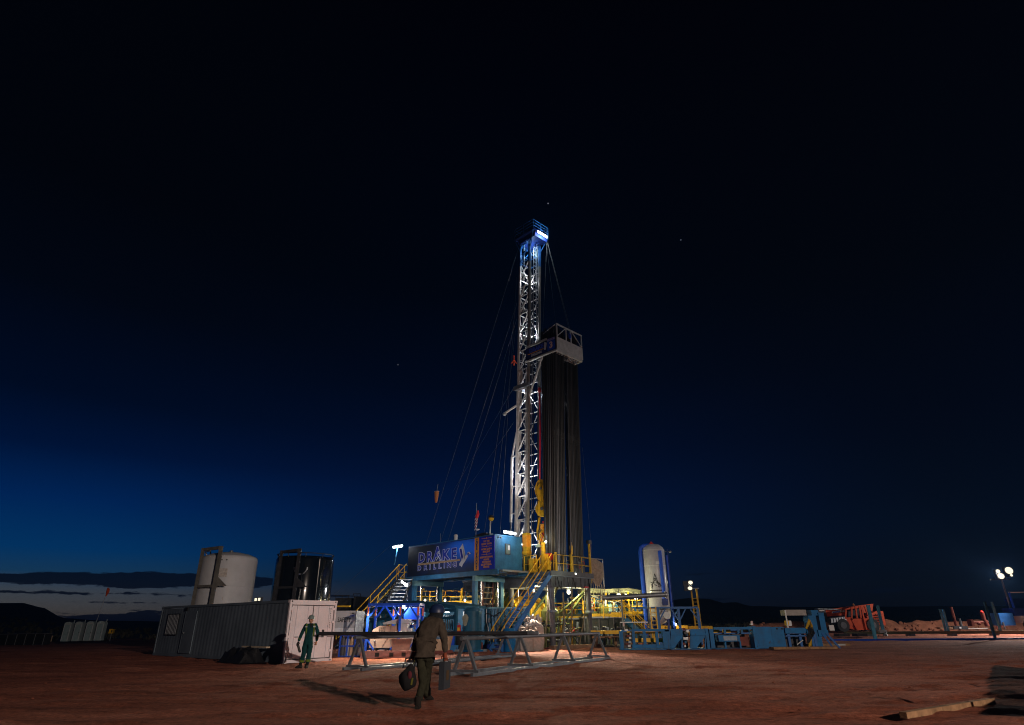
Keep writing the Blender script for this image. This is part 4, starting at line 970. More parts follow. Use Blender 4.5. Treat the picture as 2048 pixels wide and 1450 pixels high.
# support frames under the doghouse
for q, lab in ((1.95, 'near blue steel support frame with white telescoping rams under the doghouse'), (8.8, 'far blue steel support frame with white rams under the doghouse')):
    T = rig('support_frame', lab, 'frame', 0, q, 0, 'doghouse support frames')
    part(T, 'top_beam', MB().bx(-.12, 2.7, -.14, .14, 4.2, 4.545), mat('pale_teal_paint', (.13, .26, .30), .5, rust=.2))
    for x in (0, 2.45):
        ps = part(T, 'post', MB().bx(x - .13, x + .13, -.13, .13, 0, 4.2), TEAL)
        part(ps, 'post_edge', MB().bx(x + .132, x + .16, -.12, .12, 1.8, 4.19), mat('pale_teal_paint', (.13, .26, .30)))
        xs = x + .55 if x < 1 else x - .35
        part(T, 'ram_rod', MB().tube((xs, -.05, 2.0), (xs, -.05, 4.2), .055, 10), mat('chrome_rod', (.6, .58, .55), .2, .8))
        part(T, 'ram_sleeve', MB().tube((xs, -.05, .1), (xs, -.05, 2.0), .10, 10), TEAL)
    part(T, 'lower_beam', MB().bx(.135, 2.31, -.1, .1, 1.9, 2.1), mat('pale_teal_paint', (.13, .26, .30)))
T = rig('ladder', 'brown steel ladder hanging between the near support frame posts', 'ladder', 1.05, 2.3, 0)
for y in (0, .0): pass
for x in (0, .95): part(T, 'ladder_rail', MB().bx(x - .025, x + .025, -.03, .03, .3, 4.2), RUSTR)
for k in range(10): part(T, 'rung', MB().bx(.026, .924, -.02, .02, .6 + k * .36, .64 + k * .36), mat('rusty_rung', (.30, .19, .12), .6))

# ================================================================== STAIRS AND RAILINGS
def railing(T, pts, h=1.1, M=YELL, gap=1.5, mid=2, toe=True, w=.024):
    for a, b_ in zip(pts, pts[1:]):
        a = Vector(a); b_ = Vector(b_); L = (b_ - a).length; n = max(1, round(L / gap))
        for k in range(n + 1):
            p = a + (b_ - a) * (k / n); part(T, 'rail_post', MB().tube(p, p + Vector((0, 0, h)), w, 6), M)
        for k in range(mid): part(T, 'rail', MB().tube(a + Vector((0, 0, h * (1 - k / mid))), b_ + Vector((0, 0, h * (1 - k / mid))), w * .9, 6), M)
        if toe: part(T, 'toe_board', MB().beam(a + Vector((0, 0, .08)), b_ + Vector((0, 0, .08)), .02, .15), M)
def stairs(label, p_top, q0, q1, z_top, run, M, tm, rails=(1, 1), rm=YELL, group='steel staircases', sw=.30, rw=.032, nstep=None):
    T = thing('staircase', label, 'staircase', R(p_top - run, q0, 0), RA, group)
    w = q1 - q0; n = nstep or int(z_top / .21)
    for y in (0, w): part(T, 'stringer', MB().beam((0, y, .05), (run, y, z_top - .05), .07, sw), M)
    for k in range(n):
        f = (k + .7) / n; part(T, 'tread', MB().bx(run * f - .13, run * f + .13, .04, w - .04, z_top * f - .02, z_top * f + .02), tm)
    for s, y in zip(rails, (0, w)):
        if not s: continue
        npost = max(3, int(run / 1.25))
        for k in range(npost):
            f = .06 + .9 * k / (npost - 1); part(T, 'rail_post', MB().tube((run * f, y, z_top * f + .05), (run * f, y, z_top * f + 1.12), rw, 6), rm)
        part(T, 'handrail', MB().poly([(-.05, y, .6), (-.05, y, .98), (run * .06, y, z_top * .06 + 1.12), (run, y, z_top + 1.12)], rw, 6), rm)
        part(T, 'mid_rail', MB().tube((run * .02, y, z_top * .02 + .58), (run, y, z_top + .58), rw * .85, 6), rm)
    return T
ZR = 4.72
stairs('long blue staircase with yellow handrails rising from the yard to the rig floor', 3.0, -2.42, -1.5, ZR, 4.75, BLUE, STEEL)
stairs('left staircase with yellow handrails climbing to the doghouse\'s far end', .1, 10.1, 11.1, 4.75, 4.9, STEEL, GALV)
T = rig('landing', 'small landing with yellow guard rails at the left end of the doghouse', 'platform', .1, 9.95, 4.75)
part(T, 'deck', MB().bx(0, 1.6, 0, 1.2, -.08, 0), STEEL); railing(T, [(0, 1.18, 0), (1.6, 1.18, 0)]); railing(T, [(1.58, 1.1, 0), (1.58, .1, 0)])
# steep white-lit steps below the landing
T = thing('step_ladder', 'steep grey steel steps lit white under the left end of the doghouse', 'steps', P(772, 1212, 46.6) * 1, radians(8))
T.location.z = 2.6
tpz = P(780, 1150, 46.6).z - 2.6
for k in range(9):
    f = k / 9; part(T, 'tread', MB().bx(-.1 + f * .9, .95 + f * .9, f * 1.6, f * 1.6 + .28, f * tpz, f * tpz + .05), WHITE)
for x in (-.14, .95): part(T, 'stringer', MB().beam((x, .14, 0), (x + .9, 1.74, tpz), .06, .22), DSTEEL)
part(T, 'support_leg', MB().bx(.8, .9, .2, .3, -2.6, 0), DSTEEL); part(T, 'support_leg', MB().bx(-.05, .05, .2, .3, -2.6, 0), DSTEEL)
part(T, 'hose', MB().poly([(1.2, .2, 0), (1.5, .1, .7), (1.35, .2, 1.3), (1.7, .3, 1.7)], .06, 8), GREY)

# ================================================================== SUBSTRUCTURE AND RIG FLOOR
p0, p1, q0, q1 = 2.75, 7.15, -2.4, 6.5
T = rig('rig_substructure', 'dark grey drilling substructure of heavy legs and beams carrying the rig floor', 'substructure')
for (p, q) in ((3.12, q0 + .2), (7.0, q0 + .2), (3.12, 1.6), (7.0, 1.6), (3.12, 5.4), (7.0, 5.4)):
    lg = part(T, 'leg', MB().tube((p, q, .1), (p, q, ZR - .95), .19, 14), GREY)
    part(lg, 'leg_collar', MB().bx(p - .22, p + .22, q - .22, q + .22, 2.2, 2.32), STEEL); part(lg, 'foot_plate', MB().bx(p - .4, p + .4, q - .4, q + .4, 0.0, .1), RUSTR)
part(T, 'floor_beam', MB().bx(p0 + .1, p1, q0 - .05, q0 + .3, ZR - .95, ZR - .3), mat('dull_sub_grey', (.055, .055, .062), .5, rust=.35, var=.4))
part(T, 'floor_beam', MB().bx(p0 + .1, p1, 1.4, 1.75, ZR - .95, ZR - .3), GREY); part(T, 'floor_beam', MB().bx(p0 + .1, p1, q1 - .4, q1, ZR - .95, ZR - .3), GREY)
for p in (p0 + .1, p1 - .35): part(T, 'side_beam', MB().bx(p, p + .3, q0 + .31, q1 - .41, ZR - .9, ZR - .3), GREY)
part(T, 'floor_deck', MB().bx(p0, p1 + .15, q0 - .12, q1 + .05, ZR - .29, ZR - .01), STEEL)
for k in range(5): part(T, 'beam_rib', MB().bx(p0 + .5 + k * .9, p0 + .54 + k * .9, q0 - .09, q0 - .052, ZR - .94, ZR - .32), mat('dull_sub_grey', (.1, .1, .1)))
for k in (0, 2, 3, 6): part(T, 'hanging_hose', MB().poly([(p0 + .6 + k * .55, q0 - .16, ZR - .35), (p0 + .7 + k * .55, q0 - .22, ZR - .9 - .15 * (k % 3)), (p0 + .95 + k * .5, q0 - .18, ZR - 1.1 - .1 * (k % 2)), (p0 + 1.1 + k * .5, q0 - .1, ZR - .6)], .03, 6), (BLACK, DSTEEL, GREY)[k % 3])
part(T, 'red_tag', MB().bx(6.2, 6.6, q0 - .2, q0 - .165, ZR - .95, ZR - .85), RED)
part(T, 'floor_edge', MB().bx(p0, p1 + .15, q0 - .16, q0 - .122, ZR - .26, ZR + .04), GREY)
for (a, b_) in (((3.12, 1.5, .3), (7.0, 1.5, ZR - 1)), ((7.0, -2.1, ZR - 1.0), (7.0, 1.5, .3)), ((3.12, 5.4, .3), (7.0, 5.4, ZR - 1)), ((3.12, 1.6, ZR - 1), (3.12, 5.4, .3)), ((3.7, -2.2, ZR - .95), (5.0, .4, 1.3)), ((6.8, -2.15, ZR - 1.1), (5.3, .4, 1.4))):
    part(T, 'brace', MB().tube(a, b_, .09, 8), GREEN)
for (a, b_) in (((3.5, -2.55, .2), (3.9, -2.55, ZR - 1.3)), ((5.3, -2.6, .2), (6.2, -2.6, ZR - .95)), ((4.1, -2.6, .15), (4.8, -2.6, ZR - .95)), ((2.4, -2.0, .15), (3.0, -2.0, ZR - .9))):
    part(T, 'hose', MB().poly([a, (Vector(a) + Vector(b_)) / 2 + Vector((.18, 0, -.1)), b_], .045, 8), mat('brown_hose', (.13, .10, .06), .6))
part(T, 'lower_beam', MB().bx(3.3, 6.8, -2.25, -2.1, 1.95, 2.12), GREEN); part(T, 'lower_beam', MB().bx(2.8, 7.2, -2.6, -2.45, .85, .95), STEEL)
part(T, 'bottom_skid', MB().bx(2.6, 7.4, -2.75, -2.3, .0, .22), GWOOD)
# blowout preventer under the floor
T = rig('blowout_preventer', 'dark green stacked wellhead valves under the rig floor between the grey legs', 'wellhead', 4.9, -.4, 0)
part(T, 'stack', MB().lathe([(.45, 0), (.45, .35), (.32, .4), (.32, .8), (.55, .85), (.55, 1.25), (.34, 1.3), (.34, 1.6), (.6, 1.7), (.62, 2.3), (.42, 2.5), (.3, 2.6), (.3, 3.3)], 16), GREEN)
for z in (1.05, .6): part(T, 'ram_bonnet', MB().bx(-1.0, 1.0, -.24, .24, z - .2, z + .2), GREEN)
for a in (.5, 2.2, 3.6, 5.1): part(T, 'control_hose', MB().poly([(.5 * cos(a), .5 * sin(a), 1.6), (.9 * cos(a), .9 * sin(a), 1.9), (1.5 * cos(a), 1.5 * sin(a), .9), (1.9 * cos(a), 1.9 * sin(a), .3)], .03, 6), BLACK)
part(T, 'choke_line', MB().poly([(.4, -.2, .9), (1.2, -.8, .9), (1.9, -.8, 1.1), (2.4, -.4, 1.1)], .07, 8), RUSTR)
# floor railing
T = rig('floor_railing', 'yellow guard rail along the front edge of the rig floor', 'railing')
railing(T, [(3.15, q0 - .05, ZR), (p1, q0 - .05, ZR)], gap=.95, M=DYEL, toe=False); railing(T, [(p1 + .1, q0 + .1, ZR), (p1 + .1, 2.5, ZR)], gap=1.3, M=DYEL)
railing(T, [(2.65, -1.35, ZR), (2.65, -.2, ZR)], gap=.6); 
for p in (3.4, 5.0): part(T, 'gate_post', MB().bx(p - .06, p + .06, q0 - .1, q0 + .02, ZR, ZR + 1.25), DYEL)
T = rig('yellow_post', 'tall yellow cylinder standing among the racked pipes at the floor edge', 'post', 5.35, -2.2, ZR)
part(T, 'post', MB().tube((0, 0, 0), (0, 0, 1.8), .11, 12), YELL); part(T, 'post_band', MB().tube((0, 0, 1.1), (0, 0, 1.25), .13, 12), DSTEEL); part(T, 'post_cap', MB().lathe([(.11, 1.8), (.06, 1.95), (.06, 2.1)], 12), YELL)
T = rig('corner_post', 'orange yellow post at the right corner of the rig floor beside the tarp', 'post', 7.22, -2.35, ZR - .6)
part(T, 'post', MB().tube((0, 0, 0), (0, 0, 2.7), .09, 10), DYEL); part(T, 'post_head', MB().bx(-.16, .16, -.12, .12, 2.7, 2.95), DSTEEL)
# equipment on the floor: driller's gear, iron roughneck, tongs
T = rig('iron_roughneck', 'yellow and red pipe wrench machine at the top of the long stairs', 'machine', 3.35, -1.75, ZR)
part(T, 'body', MB().bx(-.35, .4, -.3, .3, .15, 1.15), YELL); part(T, 'jaw', MB().lathe([(.34, .75), (.42, .85), (.42, 1.1), (.3, 1.2)], 14, (.1, -.1, 0)), RED)
for z in (.4, .7, .95): part(T, 'red_mark', MB().beam((-.1, -.31, z), (.3, -.31, z + .1), .02, .07), RED)
part(T, 'column', MB().bx(-.5, -.36, -.12, .12, 0, 1.9), DYEL); part(T, 'hose', MB().poly([(.2, .1, 1.2), (.5, .2, 1.9), (.35, .1, 2.6)], .04, 8), BLACK)
T = rig('floor_hand', 'red cylinder with white helmet cap above the yellow wrench machine', 'equipment', 3.1, -1.4, ZR)
part(T, 'stand', MB().tube((0, 0, 0), (0, 0, 1.55), .06, 8), GALV); part(T, 'red_drum', MB().tube((.1, 0, 1.3), (.1, 0, 1.85), .15, 12), RED); part(T, 'white_cap', MB().lathe([(.2, 1.62), (.16, 1.78), (.04, 1.84)], 14, (-.3, 0, 0)), HHAT)
bxs = [(2.8, -.9, .5, .4, .9, DYEL), (2.9, -.2, .35, .35, 1.2, GREEN), (3.9, -2.0, .4, .3, .9, STEEL), (4.4, -1.9, .35, .4, 1.1, GREEN), (4.7, -2.1, .25, .3, .7, TEAL), (6.5, -2.1, .5, .3, 1.2, DSTEEL), (6.1, -2.2, .3, .2, .8, GREY)]
for i, (p, q, a, b_, h, M) in enumerate(bxs):
    T = rig('floor_equipment', ('worn yellow control box behind the stair head', 'green hydraulic unit beside the doghouse wall', 'grey steel box right of the stair head', 'green pump unit in front of the left pipe bundle', 'small teal box between the two pipe bundles', 'dark cabinet at the right end of the floor rail', 'grey box beneath the right pipe bundle')[i], 'equipment', p, q, ZR, 'gear on the rig floor')
    part(T, 'box', MB().bx(-a / 2, a / 2, -b_ / 2, b_ / 2, 0, h), M); part(T, 'pipe', MB().poly([(0, 0, h), (.1, 0, h + .3), (.3, .1, h + .35), (.35, .1, h - .2)], .035, 6), GALV)
    part(T, 'valve_wheel', MB().poly([(.14 * cos(k), -b_ / 2 - .04, h * .6 + .14 * sin(k)) for k in np.linspace(0, 2 * pi, 11)], .015, 5), RED)
T = rig('driller_column', 'yellow steel column standing beside the blue doghouse end wall', 'post', 2.98, -.12, ZR)
part(T, 'column', MB().bx(-.2, .2, -.2, .2, 0, 2.7), DYEL); part(T, 'column_band', MB().bx(-.23, .23, -.23, .23, 1.3, 1.45), YELL); part(T, 'orange_top', MB().bx(-.21, .21, -.21, .21, 1.75, 2.55), mat('orange_yellow_paint', (.62, .26, .03), .5, rust=.2))
# wind wall tarps
T = rig('windwall', 'ragged brown tarp hung on a light frame at the right end of the rig floor', 'tarp', 7.3, -2.3, ZR - .6)
for x in (.0, 1.5): part(T, 'frame_post', MB().tube((x, 0, -.2), (x, 0, 1.75), .035, 6), GALV)
part(T, 'frame_bar', MB().tube((0, 0, 1.72), (1.5, 0, 1.72), .03, 6), GALV)
wv = MB(); n = 14
for i in range(n + 1):
    for j in range(n + 1):
        a = i / n; b_ = j / n; zb = .25 - .55 * sin(pi * a) * 1.0 + .25 * a; zt = 1.7 - .5 * (a > .45) * (a - .45)
        wv.v.append((a * 1.45, -.06 - .22 * sin(pi * a) * sin(pi * b_) + .05 * noise.noise((a * 9, b_ * 7, 1)), zb + (zt - zb) * b_))
wv.f = [(i * (n + 1) + j, (i + 1) * (n + 1) + j, (i + 1) * (n + 1) + j + 1, i * (n + 1) + j + 1) for i in range(n) for j in range(n)]
part(T, 'tarp', wv, NET)
for k in range(6): part(T, 'loose_strip', MB().poly([(.25 * k + .1, -.08, .0), (.25 * k + .13, -.1, -.5), (.25 * k + .08, -.08, -1.2 - .2 * (k % 3))], .022, 5), NET)

# ================================================================== MAST
def mq(z): return -1.0 * (z - ZR) / 28.0               # forward lean of the mast (q shift at height z)
ZT = 32.6; MP0, MP1, MQ0, MQ1 = 3.2, 4.45, .12, 1.25
ZS = 19.0                                             # top of the wider lower section
T = rig('drilling_mast', 'tall white lattice drilling mast with a blue top section', 'mast')
def mpt(p, q, z): return Vector((p, q + mq(z), z))
legs = ((MP0, MQ0), (MP1, MQ0), (MP0, MQ1), (MP1, MQ1))
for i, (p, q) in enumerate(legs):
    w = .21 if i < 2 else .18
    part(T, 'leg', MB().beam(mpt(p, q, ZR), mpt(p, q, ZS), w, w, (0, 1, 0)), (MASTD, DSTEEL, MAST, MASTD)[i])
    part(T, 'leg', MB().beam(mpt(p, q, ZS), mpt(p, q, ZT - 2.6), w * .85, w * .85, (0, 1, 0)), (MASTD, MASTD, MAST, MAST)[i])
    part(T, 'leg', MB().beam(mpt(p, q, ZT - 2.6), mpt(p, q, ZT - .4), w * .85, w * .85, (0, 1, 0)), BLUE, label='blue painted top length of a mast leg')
zl = list(np.arange(ZR + .4, ZT - .5, 1.68))
for k, z in enumerate(zl):
    M = BLUE if z > ZT - 2.7 else MAST; z2 = min(z + 1.68, ZT - .4)
    for (a, b_) in ((0, 2), (1, 3), (2, 3)):
        pa, pb = legs[a], legs[b_]
        part(T, 'girt', MB().beam(mpt(*pa, z), mpt(*pb, z), .065, .065), M)
        part(T, 'girt', MB().beam(mpt(*pa, z + .84), mpt(*pb, z + .84), .035, .035), M)
        A, B = (pa, pb) if k % 2 else (pb, pa)
        if (a, b_) == (0, 2): A, B = pb, pa
        part(T, 'brace', MB().beam(mpt(*A, z), mpt(*B, z2), .05 if (a, b_) != (0, 2) else .085, .05), M)
# flat plates inside the left face of the lower section that catch the light
for k in range(0, 9):
    z = ZR + .6 + k * 1.68
    part(T, 'web_plate', MB().beam(mpt(MP0 + .14, MQ1 - .16, z + .15), mpt(MP0 + .14, MQ1 - .16, z + 1.5), .03, .2, (0, 1, 0)), MAST)
    part(T, 'inner_tube', MB().tube(mpt(MP0 + .2, MQ0 + .38, z), mpt(MP0 + .2, MQ0 + .38, z + 1.62), .09, 8), MAST)
for k in range(9):
    z = ZS + .4 + k * 1.5
    part(T, 'web_plate', MB().beam(mpt(MP0 + .14, MQ1 - .3, z + .1), mpt(MP0 + .14, MQ1 - .3, z + 1.1), .03, .14, (0, 1, 0)), MAST)
# ladder up the right side
lad = part(T, 'mast_ladder', MB().tube(mpt(MP1 - .1, MQ0 + .25, ZS + .5), mpt(MP1 - .1, MQ0 + .25, ZT - .6), .03, 6), GALV)
part(lad, 'ladder_rail', MB().tube(mpt(MP1 - .5, MQ0 + .25, ZS + .5), mpt(MP1 - .5, MQ0 + .25, ZT - .6), .03, 6), GALV)
rung = MB().tube((-.4, 0, 0), (0, 0, 0), .022, 5).mesh('rung', WHITE)
for k in range(36):
    z = ZS + .8 + k * .38; p = mpt(MP1 - .1, MQ0 + .25, z); inst(lad, 'rung', rung, p)
# drill-line and hydraulic tubes inside
for (p, q, r, M) in ((3.72, .5, .035, STEEL), (4.02, .75, .035, STEEL)):
    part(T, 'inner_pipe', MB().tube(mpt(p, q, ZR), mpt(p, q, ZT - 1.0), r, 8), M)
for k in range(12):
    p_ = MP0 + .12 + (k * .37) % 1.0; q_ = MQ0 + .15 + (k * .53) % .85
    part(T, 'mast_cable', MB().tube(mpt(p_, q_, ZR), mpt(p_ * .6 + 3.83 * .4, q_ * .7 + .2, ZT - .8 - (k % 4) * 2.0), .018 + .012 * (k % 2), 5), (GALV, DSTEEL, MASTD, BLACK)[k % 4])
# telescoping collar and back outriggers
part(T, 'section_collar', MB().bx(MP0 - .22, MP1 + .22, MQ1 + mq(ZS) - .2, MQ1 + mq(ZS) + .3, ZS - .35, ZS - .05), STEEL)
part(T, 'section_collar', MB().bx(MP0 - .25, MP0 - .05, MQ0 + mq(ZS) - .2, MQ1 + mq(ZS) + .3, ZS - .4, ZS - .1), STEEL)
part(T, 'outrigger_arm', MB().beam(mpt(MP0, MQ1, 17.4), mpt(MP0 - .3, MQ1 + 1.2, 16.9), .12), MAST); part(T, 'arm_sheave', MB().ball(mpt(MP0 - .3, MQ1 + 1.2, 16.85), .16, 10, 8), GALV)
part(T, 'back_leg', MB().beam(mpt(MP0, MQ1 + .55, 8.4), mpt(MP0, MQ1 + .55, 13.3), .14, .14), MAST); part(T, 'back_leg', MB().beam(mpt(MP0, MQ1 + .55, 13.3), mpt(MP0, MQ1 + .1, 15.2), .10, .10), MAST)
part(T, 'back_leg', MB().beam(mpt(MP0, MQ1 + .6, 5.2), mpt(MP0, MQ1 + .55, 8.4), .09, .09), STEEL)
for z in (9.0, 11.0, 13.3): part(T, 'back_strut', MB().beam(mpt(MP0, MQ1, z), mpt(MP0, MQ1 + .6, z), .08), MAST)
# crown
zc = ZT; cq = mq(ZT)
cr_ = part(T, 'crown_block', MB().bx(MP0 - .15, MP1 + .15, MQ0 + cq - .75, MQ1 + cq + .15, zc - .4, zc + .1), DBLUE)
for k in range(5): part(cr_, 'sheave', MB().tube((MP0 + .2 + k * .2, MQ0 + cq - .2, zc + .3), (MP0 + .3 + k * .2, MQ0 + cq - .2, zc + .3), .42, 16), DBLUE)
cp = part(T, 'crown_platform', MB().bx(MP0 - .4, MP1 + .3, MQ0 + cq - .8, MQ1 + cq + .4, zc + .1, zc + .14), DBLUE)
cx = [(MP0 - .38, MQ0 + cq - .78), (MP1 + .28, MQ0 + cq - .78), (MP1 + .28, MQ1 + cq + .38), (MP0 - .38, MQ1 + cq + .38)]
for i in range(4):
    a = Vector((*cx[i], zc + .16)); b_ = Vector((*cx[(i + 1) % 4], zc + .16))
    for f in (0, .5): part(cp, 'rail_post', MB().tube(a + (b_ - a) * f, a + (b_ - a) * f + Vector((0, 0, 1.0)), .03, 6), BLUE)
    for h in (.4, .7, 1.0): part(cp, 'rail', MB().tube(a + Vector((0, 0, h)), b_ + Vector((0, 0, h)), .02, 6), BLUE)
    part(cp, 'toe_board', MB().beam(a + Vector((0, 0, .08)), b_ + Vector((0, 0, .08)), .02, .12), DBLUE)
    part(cp, 'knee_bracket', MB().beam(a + Vector((0, 0, -.05)), Vector((max(MP0, min(MP1, a.x)), max(MQ0 + cq, min(MQ1 + cq, a.y)), zc - 1.2)), .07), BLUE)
# crown lamp
T = rig('crown_lamp', 'bright white tube lamp glowing under the crown of the mast', 'lamp', MP0 + .62, MQ0 + cq - .82, zc - .05)
part(T, 'housing', MB().bx(-.62, .66, -.06, .09, .0, .07), DBLUE)
for x in (-.6, .06): part(T, 'lit_tube', MB().bx(x, x + .56, -.16, -.065, -.05, .10), TUBE)
lamp(R(MP0 + .6, MQ0 + cq - 1.15, zc - .25), 190, (.66, .88, 1), None, size=.12)
lamp(R(MP0 + .6, MQ0 + cq + .45, zc - 1.2), 110, (.55, .85, 1), None, size=.12)
# added floodlights inside the mast, put in to brighten the white steel
for i, (z, pw) in enumerate(((6.6, 900), (12.0, 800), (18.0, 700), (23.5, 700), (28.5, 600))):
    T = rig('added_mast_light', ('small added floodlight low inside the mast beside the doghouse', 'small added floodlight inside the mast at the level of the travelling block', 'small added floodlight inside the mast just under the pipe platform', 'small added floodlight inside the mast just above the pipe platform', 'small added floodlight high inside the mast under the blue section')[i], 'lamp', MP0 + .75, MQ0 + mq(z) + .78, z)
    part(T, 'lamp_body', MB().bx(-.1, .1, -.05, .08, -.09, .09), DSTEEL); part(T, 'lamp_lens', MB().bx(-.07, .07, .081, .087, -.07, .07), TUBE)
    lamp(R(MP0 + .62, MQ0 + mq(z) + .62, z + .25), pw * .24, (.93, .95, 1), None, size=.08)

# ================================================================== MONKEY BOARD
B0p, B1p, Bq0, Bq1, ZB = 3.15, 6.22, -3.42, -.62, 20.66
T = rig('monkey_board', 'white racking platform halfway up the mast with a blue printed banner', 'platform', 0, 0, ZB)
GP = mat('platform_grey_paint', (.50, .51, .52), .5, rust=.12, var=.25)
for (a, b_) in (((B0p, Bq0), (B1p, Bq0)), ((B0p, Bq1), (B0p, Bq0)), ((B1p, Bq0), (B1p, Bq1))):
    part(T, 'edge_beam', MB().beam((*a, .1), (*b_, .1), .16, .2), GP)
part(T, 'front_panel', MB().bx(B0p, B1p + .08, Bq0 - .10, Bq0 - .04, .18, 1.22), GP)
bn = part(T, 'banner_panel', MB().bx(B0p - .10, B0p - .04, Bq0 - .02, Bq1 + .35, .16, 1.15), mat('banner_dark_blue', (.02, .028, .12), .5, var=.4, scale=5))
part(T, 'top_beam', MB().beam((B0p - .02, Bq1 + .3, 1.32), (B0p - .02, Bq0 + .9, 1.32), .14), GP); part(T, 'banner_sill', MB().bx(B0p - .14, B0p - .02, Bq0 - .1, Bq1 + .4, -.02, .06), GP)
part(T, 'number_plate', MB().bx(B0p - .125, B0p - .105, Bq0 + .02, Bq0 + .78, .22, 1.0), RBLUE); part(T, 'number_header', MB().bx(B0p - .125, B0p - .105, Bq0 + .02, Bq0 + .78, 1.0, 1.2), mat('pale_violet_print', (.30, .28, .5), .5))
def btext(txt, q, z, s, M, sx=1, off=0.0): return inst(T, 'lettering', textmesh(txt, s, M, .003, off, 'CENTER', sx), (B0p - .135, q, z), (pi / 2, 0, -pi / 2))
btext('3', Bq0 + .4, .60, .72, mat('number_orange_white', (.85, .6, .5), .5), 1, .03)
for i_, ch in enumerate('RIG'): btext(ch, Bq0 + .55 - i_ * .15, 1.1, .2, SNAVY)
btext('DRAKE', Bq0 + 1.95, .82, .48, mat('banner_blue_print', (.05, .08, .5), .5), 1.0, .02); btext('DRILLING', Bq0 + 1.95, .36, .26, SGREY, 1.0, .01)
part(T, 'banner_bar', MB().bx(B0p - .125, B0p - .105, Bq0 + 1.2, Bq1 + .1, .55, .60), ORS)
part(T, 'banner_emblem', MB().ext([(B0p - .108, Bq0 + .85, .95), (B0p - .108, Bq0 + .98, .4), (B0p - .108, Bq0 + 1.15, .45), (B0p - .108, Bq0 + 1.1, 1.1)], (-.01, 0, 0)), SGREY)
for k in range(9): part(T, 'rack_finger', MB().bx(B0p + .35 + k * .3, B0p + .43 + k * .3, Bq0 + .2, Bq1 - .5, .02, .12), GP)
for k in range(7): part(T, 'finger_latch', MB().poly([(B0p + 1.55 + k * .16, Bq0 + .05, -.02), (B0p + 1.6 + k * .16, Bq0 + .3, -.25), (B0p + 1.65 + k * .16, Bq0 + .6, -.1)], .03, 6), GP)
part(T, 'hanging_lamp', MB().ball((B0p + 2.35, Bq0 + .15, -.3), .14, 10, 8), GALV)
for p in (B0p + .05, B0p + 1.15, B0p + 1.75, B1p): part(T, 'rail_post', MB().bx(p - .04, p + .04, Bq0 - .12, Bq0 - .035, 1.22, 2.28), GP)
part(T, 'top_rail', MB().bx(B0p, B1p + .1, Bq0 - .12, Bq0 - .035, 2.28, 2.38), GP)
part(T, 'rail_brace', MB().beam((B0p + .1, Bq0 - .08, 1.3), (B0p + 1.1, Bq0 - .08, 2.25), .06), GP); part(T, 'rail_brace', MB().beam((B0p + 1.9, Bq0 - .08, 2.25), (B1p - .1, Bq0 - .08, 1.3), .06), GP)
part(T, 'side_rail', MB().beam((B0p, Bq0 + .05, 2.3), (B0p, Bq0 + 1.3, 1.9), .05), GP)
part(T, 'blue_harness', MB().ball((B0p + 1.55, Bq0 - .14, 1.75), .14, 8, 6, (1, .7, 1.9)), RBLUE)
for a in (MP0, MP1): part(T, 'hanger_beam', MB().beam((a, Bq1 - .3, .1), (a, MQ0 + mq(ZB) + .1, .1), .14), GP)
part(T, 'support_strut', MB().beam((B0p, Bq0 + 1.4, .05), (MP0, MQ0 + mq(17.5), -3.0), .11), MAST)

# ================================================================== RACKED DRILL PIPE
def stand(p, q, tp, tq, top, me, lab, grp):
    a = R(p, q, ZR); b_ = R(tp, tq, ZB)
    d = (b_ - a); o = link('pipe_stand', me, None, label=lab, category='drill pipe', group=grp); o.location = a
    o.rotation_euler = d.to_track_quat('Z', 'Y').to_euler()
    return o
def stand_mesh(top, j, n):
    mb = MB(); mb.tube((0, 0, .02), (0, 0, top), .060, 8)
    for z in (9.3 + j, ): mb.tube((0, 0, z), (0, 0, z + .42), .078, 8); mb.tube((0, 0, z + .44), (0, 0, z + .47), .079, 8)
    mb.tube((0, 0, .02), (0, 0, .35), .078, 8); mb.tube((0, 0, top - .4), (0, 0, top), .078, 8)
    return mb.mesh('pipe_stand', PIPES[(0, 1, 2, 0, 3, 1, 0, 2)[n]])
sm = [stand_mesh(18.0 + random.uniform(-.35, .35), random.uniform(-.35, .35), n_) for n_ in range(8)]
for i in range(8):
    for j in range(7):
        stand(3.40 + i * .16, -2.3 + j * .14, 3.22 + i * .165, -3.05 + j * .20, 0, sm[(i * 3 + j * 5 + i * i) % 8], 'dark drill pipe standing in the left bundle racked against the mast', 'drill pipes racked in the left bundle')
for i in range(9):
    for j in range(4):
        stand(5.32 + i * .165 + j * .16, -2.15 + j * .19, 5.02 + i * .155 + j * .12, -3.0 + j * .20 + .1, 0, sm[(i * 5 + j * 3 + i * i + 2) % 8], 'dark drill pipe standing in the right bundle racked under the platform', 'drill pipes racked in the right bundle')

# ================================================================== TRAVELLING BLOCK + TOP DRIVE
WP, WQ = 3.85, -.92
zb = P(1080, 1005, R(WP, WQ).y).z; zt_ = P(1080, 962, R(WP, WQ).y).z
T = rig('travelling_block', 'large worn yellow travelling block hanging in front of the mast', 'travelling block', WP, WQ, zb); T.rotation_euler[2] -= radians(62)
H = zt_ - zb
def oval(w0, hh, zc_, y0, y1, cut=.0):
    pts = [(w0 * cos(a) * (1 - .38 * (sin(a) < 0) * abs(sin(a))), y0, zc_ + hh * sin(a)) for a in np.linspace(0, 2 * pi, 25)[:-1]]; return MB().ext(pts, (0, y1 - y0, 0))
part(T, 'side_plate', oval(.47, H * .54, H * .5, -.32, -.24), DYEL); part(T, 'side_plate', oval(.47, H * .54, H * .5, .24, .32), DYEL)
for k in range(4): part(T, 'sheave', MB().tube((0, -.22 + k * .115, H * .6), (0, -.15 + k * .115, H * .6), .41, 20), DYEL)
